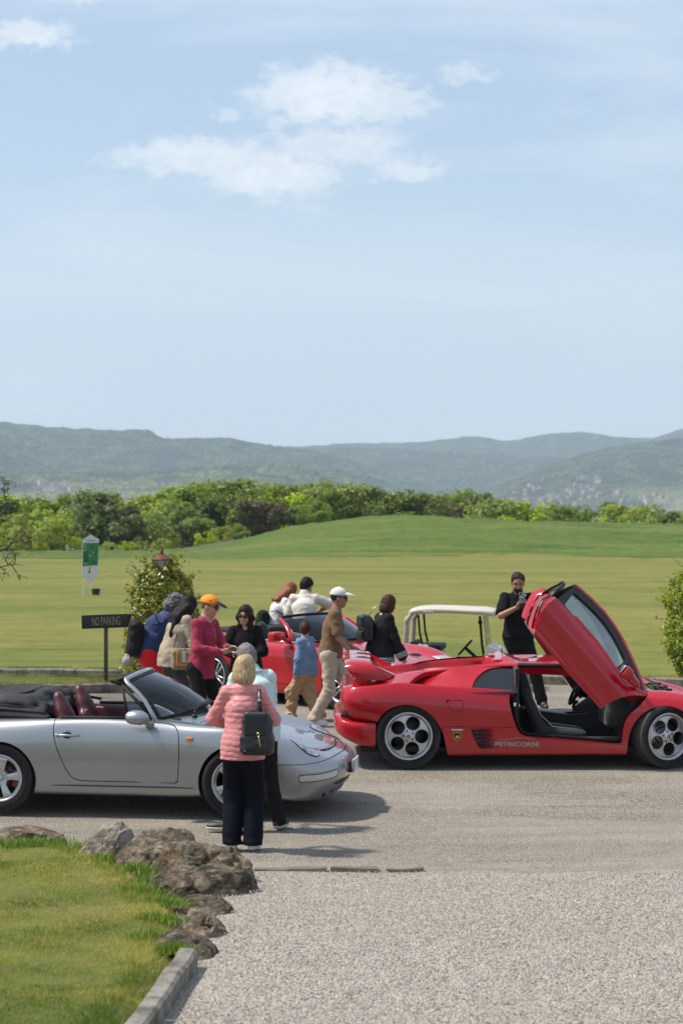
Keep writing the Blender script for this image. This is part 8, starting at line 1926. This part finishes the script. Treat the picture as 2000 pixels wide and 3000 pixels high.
def lantern():
    X, Y = (474 - 1000) * 30.1 / FPX, 30.1; z0 = CAMH - (1668 - 1500) * Y / FPX
    r = thing('garden_lantern', 'rusty roofed garden lantern standing in the top of the ivy column', 'lamp', (X, Y, gz(X, Y))); g = gz(X, Y); z = z0 - g
    rust = pm('rusty_metal', (.13, .045, .025), .65, .4, noise=.4, nscale=12, bump=.3, bscale=50)
    mb = MB(); mb.lathe([(.158, z + .135), (.165, z + .145), (.15, z + .155), (.085, z + .20), (.045, z + .218), (.001, z + .22)], 8, 'z'); mb.lathe([(.030, z + .215), (.032, z + .235), (.020, z + .24), (.026, z + .262), (.018, z + .285), (.004, z + .32), (.0001, z + .322)], 14, 'z'); ro = mb.build('roof', rust, r, autos=30)
    mb = MB(); mb.lathe([(.055, z), (.14, z + .14)], 6, 'z'); mb.build('glass', pm('frosted_glass', (.42, .44, .42), .25, noise=.1), r)
    mb = MB()
    for k in range(6):
        a = 2 * math.pi * k / 6; mb.tube([(.058 * math.cos(a), .058 * math.sin(a), z), (.142 * math.cos(a), .142 * math.sin(a), z + .14)], .006, 6)
    mb.lathe([(.0001, z - .05), (.06, z - .01), (.065, z), (.0001, z + .005)], 12, 'z'); mb.tube([(0, 0, 0), (0, 0, z)], .03, 8); mb.build('post', DARKM, r)
lantern()
def olive():
    Y = 28.6; px = FPX / Y; W = lambda tx, ty, dy=0.0: np.array([(tx - 1000) / px + 6.1, dy, CAMH - (ty - 1500) / px - gz(-6.1, Y)])
    r = thing('olive_tree', 'thin olive tree reaching a few twigs in at the left edge of the picture', 'tree', (-6.1, Y, gz(-6.1, Y))); rs = np.random.RandomState(4)
    mb = MB(); br = [[W(-230, 2050), W(-225, 1850, .1), W(-190, 1720), W(-130, 1650)], [W(-130, 1650), W(-60, 1620, -.1), W(0, 1612, -.1), W(18, 1608, -.1), W(34, 1594, -.1)], [W(-130, 1650), W(-80, 1560), W(-30, 1522), W(2, 1508), (W(14, 1494))], [W(-130, 1650), W(-60, 1668, .1), W(0, 1662, .1), W(22, 1655, .1), W(48, 1655, .1), W(70, 1659, .1)]]
    for b, rr in zip(br, ([.13, .11, .08, .06], [.05, .035, .026, .022, .012], [.045, .03, .02, .016, .010], [.035, .02, .010, .006, .004, .002])): mb.tube(b, rr, 8)
    Cs = []; tw = []
    ends = [(W(34, 1594, -.1), (60, 1583), (92, 1577)), (W(34, 1594, -.1), (48, 1572), (70, 1550)), (W(34, 1594, -.1), (30, 1582), (22, 1572)), (W(50, 1586, -.1), (75, 1560), (98, 1545)), (W(60, 1583, -.1), (85, 1590), (108, 1583)), (W(14, 1494), (17, 1470), (14, 1440)), (W(16, 1460), (10, 1440), (2, 1432)), (W(14, 1494), (22, 1470), (25, 1425)), (W(14, 1440), (12, 1420), (8, 1402)), (W(20, 1440), (22, 1420), (18, 1410)), (W(22, 1655, .1), (35, 1640), (50, 1618)), (W(30, 1655, .1), (45, 1680), (56, 1694)), (W(20, 1655, .1), (12, 1640), (8, 1625)), (W(40, 1655, .1), (40, 1630), (34, 1615)), (W(2, 1662), (10, 1670), (18, 1680)), (W(-80, 1560), (-60, 1500), (-40, 1450)), (W(-130, 1650), (-200, 1560), (-240, 1470)), (W(-190, 1720), (-300, 1650), (-360, 1560))]
    for (p0, m, e) in ends:
        dy = p0[1]; p1 = W(m[0], m[1], dy + .03); p2 = W(e[0], e[1], dy - .03); mb.tube([p0, p1, p2], [.007, .004, .002], 5, cap=False)
        for k in range(3):
            t = rs.rand(); q = p1 * (1 - t) + p2 * t; d = rs.normal(0, 1, 3) * .10; mb.tube([q, q + d], [.003, .0012], 4, cap=False); tw.append((q, q + d))
        tw.append((p1, p2)); tw.append((p0, p1))
    for a, b in tw:
        m = 9; t = rs.rand(m, 1); Cs.append(a + (b - a) * t + rs.normal(0, .018, (m, 3)))
    for k in range(150):
        c0 = W(rs.uniform(-420, -90), rs.uniform(1400, 1640), rs.normal(0, .5)); d = rs.normal(0, 1, 3) * .12; an = min((W(-130, 1650), W(-80, 1560), W(-190, 1720), W(-200, 1560), W(-300, 1650)), key=lambda q: np.linalg.norm(q - c0)); mb.tube([an, (an + c0) / 2 + rs.normal(0, .03, 3), c0, c0 + d], [.009, .006, .003, .001], 4, cap=False); Cs.append(c0 + d * rs.uniform(-1, 1, (14, 1)) + rs.normal(0, .03, (14, 3)))
    C = np.vstack(Cs); V, F = leaf_cards(C, rs.normal(0, 1, C.shape), .021, rs, .24, jitter=.3); mb.build('trunk', BARK, r); mesh_fast('crown', V, F, leaf_mat('olive_leaves', (.03, .045, .02), (.075, .09, .05), (.14, .15, .10), .2, False, 3), r)
olive()
# rocks --------------------------------------------------------------------
M_rockB = rock_mat('mossy_rock', (.27, .205, .14), (.085, .065, .035), (.46, .40, .33)); M_rockP = rock_mat('pale_rock', (.36, .325, .275), (.15, .12, .085), (.54, .51, .46)); M_rockD = rock_mat('dark_rock', (.18, .13, .085), (.035, .028, .015), (.38, .32, .25))
def rock(label, tx, D, r, mat, seed, rz=0.0, lean=0.0, rough_=1.0):
    bm = bmesh.new(); bmesh.ops.create_icosphere(bm, subdivisions=6, radius=1.0); V = np.array([v.co[:] for v in bm.verts]); F = [[v.index for v in f.verts] for f in bm.faces]; bm.free()
    rs = seed * 13.7; k = 1.15; n = fbm(V[:, 0] * k + rs, V[:, 1] * k, V[:, 2] * k, 3, seed); rid = 1 - np.abs(fbm(V[:, 0] * 2.6 + rs, V[:, 1] * 2.6 + 3, V[:, 2] * 3.4, 4, seed + 3)); fine = fbm(V[:, 0] * 9 + rs, V[:, 1] * 9, V[:, 2] * 9, 4, seed + 9)
    pits = np.minimum(0, fbm(V[:, 0] * 17, V[:, 1] * 17 + rs, V[:, 2] * 17, 2, seed + 21) + .15)
    q = 1 + .30 * n + .16 * (rid - .6) + .038 * fine * rough_ + .045 * pits * rough_; V = np.sign(V) * np.abs(V) ** .86 * q[:, None]
    rr_ = np.random.RandomState(seed + 50)
    for _ in range(26):
        nn = rr_.normal(0, 1, 3); nn[2] = abs(nn[2]) * .7; nn /= np.linalg.norm(nn); dd = rr_.uniform(.74, 1.0); ex_ = np.maximum(0, V @ nn - dd - .03 * fbm(V[:, 0] * 5, V[:, 1] * 5, V[:, 2] * 5, 2, seed)); V -= ex_[:, None] * nn * .86
    V = V * np.array(r) * 1.12
    V[:, 2] += V[:, 0] * lean; c, s = math.cos(rz), math.sin(rz); V = np.stack([V[:, 0] * c - V[:, 1] * s, V[:, 0] * s + V[:, 1] * c, V[:, 2]], 1)
    X = (tx - 1000) * D / FPX; o = mesh_fast('rock', V, F, mat, None, True); o.location = (X, D, gz(X, D) - .01); tag(o, label, 'rock', 'rocks edging the front lawn'); return o
rock('brown rock at the far left end of the row along the lawn', 70, 17.45, (.42, .26, .20), M_rockB, 1, .2)
rock('rock cut by the left picture edge behind the grass', -110, 17.7, (.30, .24, .15), M_rockB, 2)
rock('small flat stone between the far left rock and the pale rock', 192, 17.0, (.17, .15, .11), M_rockP, 3)
rock('pale whitish slanting rock left of the biggest brown rock', 292, 16.75, (.30, .32, .235), M_rockP, 4, .1, .30)
rock('biggest brown rounded rock in the middle of the row', 470, 16.3, (.40, .34, .33), M_rockB, 5, .3)
rock('speckled brown rock leaning on the biggest one, nearest the woman in pink', 600, 15.95, (.42, .32, .30), M_rockB, 6, -.3, -.16)
rock('dark low rock in front of the biggest rock, right end touching the gravel', 640, 15.5, (.30, .24, .20), M_rockD, 7, .1, -.1)
rock('tan and black rock jutting out over the grass in front', 480, 15.3, (.27, .22, .185), M_rockD, 8, -.2, .12)
rock('crumbled dark rubble stone between the big rocks and the small grey ones', 585, 14.75, (.26, .22, .11), M_rockD, 9)
rock('small flat rubble stone with a tan face at the foot of the big rocks', 520, 14.85, (.12, .10, .07), M_rockB, 10)
rock('grey rock on the gravel side just before the kerb', 592, 13.95, (.17, .26, .15), M_rockB, 11, .2)
rock('dark brown pitted rock at the head of the kerb', 535, 13.2, (.23, .26, .175), M_rockD, 12, -.4, -.1)
rock('thin pale stone lying in the grass beside the grey rock', 512, 14.1, (.16, .12, .07), M_rockP, 13)
# front lawn with its kerb ---------------------------------------------------
lawn_edge = [(-9, 17.9), (-3.4, 17.75), (-2.7, 17.35), (-2.25, 16.95), (-1.92, 16.5), (-1.60, 15.8), (-1.30, 15.0), (-1.12, 14.2), (-1.07, 13.4), (-1.04, 12.75), (-1.10, 11.5), (-1.25, 10.0), (-1.5, 7.5), (-1.6, 5)]
M_lawn = lawn_mat('front_lawn', [(.10, .15, .018), (.18, .20, .034), (.24, .22, .055)], patch=1.3, dry=(.24, .19, .085), dryf=.5, bumpd=.03, fine=70)
def rock_tufts():
    rs = np.random.RandomState(21); X, Y, H = [], [], []
    for (tx, D, n, sp) in ((345, 16.3, 500, .16), (400, 15.85, 1300, .16), (445, 15.3, 1300, .15), (400, 14.95, 900, .14), (470, 14.5, 1100, .14), (455, 13.9, 900, .13), (440, 13.3, 900, .13), (500, 12.95, 900, .09), (230, 16.75, 900, .18), (120, 17.05, 1100, .28), (30, 17.1, 900, .25), (300, 16.3, 500, .12)):
        a = rs.normal(0, sp, n); b = rs.normal(0, sp * .5, n); X.append((tx - 1000) * D / FPX + a); Y.append(D + b); H.append(rs.uniform(.03, .085, n) * np.exp(-(a / sp) ** 2 * .4))
    X, Y, H = map(np.concatenate, (X, Y, H)); n = len(X); Z = G0(0, Y) + .09; w = rs.uniform(0, 6.28, n); wx, wy = np.cos(w) * .003, np.sin(w) * .003; lx, ly = rs.normal(0, .4, n) * H, rs.normal(0, .4, n) * H
    V = np.stack([np.stack([X - wx, Y - wy, Z], 1), np.stack([X + wx, Y + wy, Z], 1), np.stack([X + lx, Y + ly, Z + H], 1)], 1).reshape(-1, 3); m, t, b, out = new_mat('lush_blades'); g = t.node('ShaderNodeNewGeometry'); t.put(b.inputs['Base Color'], t.ramp(g.outputs['Random Per Island'], [(0, (.08, .17, .006)), (.6, (.17, .29, .014)), (1, (.32, .39, .04))])); b.inputs['Roughness'].default_value = .5
    o = mesh_fast('grass', V, np.arange(len(V)).reshape(-1, 3), m); tag(o, 'lush green tufts of longer grass at the foot of the rocks', 'grass', kind='stuff')
rock_tufts()
def front_lawn():
    E = catmull(lawn_edge, 5, False); rows = []
    def lz(x, y, e): return gz(x, y) + .02 + .085 * min(1, e / .15) + .02 * float(fbm(x * .9, y * .9, 0, 3, 77)) + .008 * float(vn(x * 6, y * 6))
    ws = [0, .05, .12, .3, .6, 1.0, 1.6, 2.4, 3.4, 4.6, 6.0]; V = []; n = len(E)
    for w in ws:
        for p in E: x = p[0] - w * .9; y = p[1] - w * .28 if p[1] > 12 else p[1]; V.append((x, y, lz(x, y, w)))
    F = [(k * n + i, k * n + i + 1, (k + 1) * n + i + 1, (k + 1) * n + i) for k in range(len(ws) - 1) for i in range(n - 1)]
    o = mk('front_lawn', V, F, M_lawn, None, True); tag(o, kind='structure'); bm = bmesh.new(); bm.from_mesh(o.data); bmesh.ops.recalc_face_normals(bm, faces=bm.faces[:]); bm.to_mesh(o.data); bm.free()
    if sum(p.normal.z for p in o.data.polygons) < 0: o.data.flip_normals()
    # blades
    rs = np.random.RandomState(9); m = 190000; X = rs.uniform(-4.6, -.9, m); Y = 10.6 + (17.7 - 10.6) * rs.rand(m) ** 1.35; ex = np.interp(-Y, [-p[1] for p in lawn_edge], [p[0] for p in lawn_edge]) ; e = ex - X; k = (e > .02) & (X > -1.0 * Y / 6 - 1.0); X, Y, e = X[k], Y[k], e[k]
    tall = np.clip(1.1 * np.exp(-((e - .12) / .16) ** 2) * (fbm(X * 3, Y * 3, 0, 2, 4) > -.25), 0, 2) + .35 * (fbm(X * 1.6, Y * 1.2, 0, 3, 6) > .5)
    H = (.013 + .014 * rs.rand(len(X))) * (1 + 1.1 * tall); Z = G0(0, Y) + .015 + .085 * np.minimum(1, e / .15) + .02 * fbm(X * .9, Y * .9, 0, 3, 77)
    a = rs.uniform(0, 6.28, len(X)); wx, wy = np.cos(a) * .0022, np.sin(a) * .0022; lx, ly = rs.normal(0, .45, len(X)) * H, rs.normal(0, .45, len(X)) * H
    V = np.stack([np.stack([X - wx, Y - wy, Z], 1), np.stack([X + wx, Y + wy, Z], 1), np.stack([X + lx, Y + ly, Z + H], 1)], 1).reshape(-1, 3)
    gm, t, b, out = new_mat('grass_blades'); g = t.node('ShaderNodeNewGeometry'); c = t.ramp(g.outputs['Random Per Island'], [(0, (.14, .21, .010)), (.4, (.28, .32, .025)), (.75, (.42, .40, .06)), (1, (.58, .47, .17))]); co = coords(t)
    c = t.mix(t.rng(t.noise(co, 1.5, 7, .7), .46, .56, 0, .9), c, (.56, .48, .12)); c = t.mix(t.rng(t.noise(t.vmath('ADD', co, (2, 7, 0)), 2.2, 6, .75), .52, .60, 0, .75), c, (.38, .26, .12)); c = t.mix(t.rng(t.noise(t.vmath('ADD', co, (9, 3, 0)), .9, 5, .65), .48, .58, 0, .8), c, (.07, .16, .006)); t.put(b.inputs['Base Color'], c); b.inputs['Roughness'].default_value = .5
    tr = t.node('ShaderNodeBsdfTranslucent'); t.put(tr.inputs[0], c); mx = t.node('ShaderNodeMixShader'); mx.inputs[0].default_value = .35; t.link(b.outputs[0], mx.inputs[1]); t.link(tr.outputs[0], mx.inputs[2]); t.link(mx.outputs[0], out.inputs[0])
    o = mesh_fast('grass', V, np.arange(len(V)).reshape(-1, 3), gm); tag(o, 'short sunlit lawn grass in the lower left corner in front of the rocks', 'grass', kind='stuff')
front_lawn()
kerb_line('front_kerb', [(-1.62, 5.2), (-1.46, 7.5), (-1.21, 10.0), (-1.055, 11.5), (-.965, 12.85)], .125, .13, 'grey rough concrete kerb between the front lawn and the pale gravel', seg=1.55, mat=concrete_mat('front_kerb_concrete', (.27, .245, .21), (.07, .06, .045)))
# tufts along the back kerb and the island
def tufts():
    rs = np.random.RandomState(3); n = 26000; X = rs.uniform(-6.5, 6.5, n); Y = kerb_y(X) + .22 + rs.rand(n) ** 2 * .5; on = np.ones(n, bool); Z = np.array(G(X, Y)) + .08
    m = 30000; E = catmull(island_edge, 4, False); xi = rs.uniform(-6.0, -2.1, m); yi = rs.uniform(28.9, 30.6, m); k = poly_sd(E, xi, yi) < -.06; xi, yi = xi[k], yi[k]; zi = np.array(G(xi, yi)) + .10; X = np.concatenate([X, xi]); Y = np.concatenate([Y, yi]); Z = np.concatenate([Z, zi]); n = len(X)
    H = rs.uniform(.03, .08, n); a = rs.uniform(0, 6.28, n); wx, wy = np.cos(a) * .005, np.sin(a) * .005; lx, ly = rs.normal(0, .4, n) * H, rs.normal(0, .4, n) * H
    V = np.stack([np.stack([X - wx, Y - wy, Z], 1), np.stack([X + wx, Y + wy, Z], 1), np.stack([X + lx, Y + ly, Z + H], 1)], 1).reshape(-1, 3); o = mesh_fast('grass', V, np.arange(len(V)).reshape(-1, 3), bpy.data.materials['grass_blades']); tag(o, 'grass blades fringing the back kerb and the small grass island', 'grass', kind='stuff')
tufts()
def loose_stones():
    """loose gravel lying on the pale drive and at the seams"""
    rs = np.random.RandomState(12); n = 26000; Y = 11.0 + (16.25 - 11.0) * rs.rand(n) ** 1.1; X = rs.uniform(-1.1, 2.9, n); ex = np.interp(-Y, [-p[1] for p in lawn_edge], [p[0] for p in lawn_edge]); k = X > ex + .16; X, Y = X[k], Y[k]
    m = 2500; X2 = rs.uniform(-2.6, 3.4, m); Y2 = 16.9 + 1.6 * rs.rand(m) ** 2; X = np.concatenate([X, X2]); Y = np.concatenate([Y, Y2]); n = len(X); s = np.where(Y < 16.6, rs.uniform(.004, .010, n), rs.uniform(.003, .007, n))
    oc = np.array([(1, 0, 0), (0, 1, 0), (-1, 0, 0), (0, -1, 0), (0, 0, 1), (0, 0, -.6)], float); V = oc[None] * rs.uniform(.6, 1.3, (n, 6, 1)); a = rs.uniform(0, 6.28, n); c, q = np.cos(a), np.sin(a); V = np.stack([V[..., 0] * c[:, None] - V[..., 1] * q[:, None], V[..., 0] * q[:, None] + V[..., 1] * c[:, None], V[..., 2] * .7], -1) * s[:, None, None]
    V += np.stack([X, Y, G0(0, Y) + np.where(Y < 16.6, .012, -.004) + s * .3], 1)[:, None]; f = np.array([(0, 1, 4), (1, 2, 4), (2, 3, 4), (3, 0, 4), (1, 0, 5), (2, 1, 5), (3, 2, 5), (0, 3, 5)]); F = (f[None] + 6 * np.arange(n)[:, None, None]).reshape(-1, 3)
    m_, t, b, out = new_mat('loose_stone'); g = t.node('ShaderNodeNewGeometry'); t.put(b.inputs['Base Color'], t.ramp(g.outputs['Random Per Island'], [(0, (.16, .13, .10)), (.35, (.32, .29, .26)), (.7, (.40, .36, .31)), (1, (.47, .43, .38))])); b.inputs['Roughness'].default_value = .9
    o = mesh_fast('loose_gravel', V.reshape(-1, 3), F, m_); tag(o, 'loose pale gravel stones scattered over the drive', 'gravel', kind='stuff')
loose_stones()
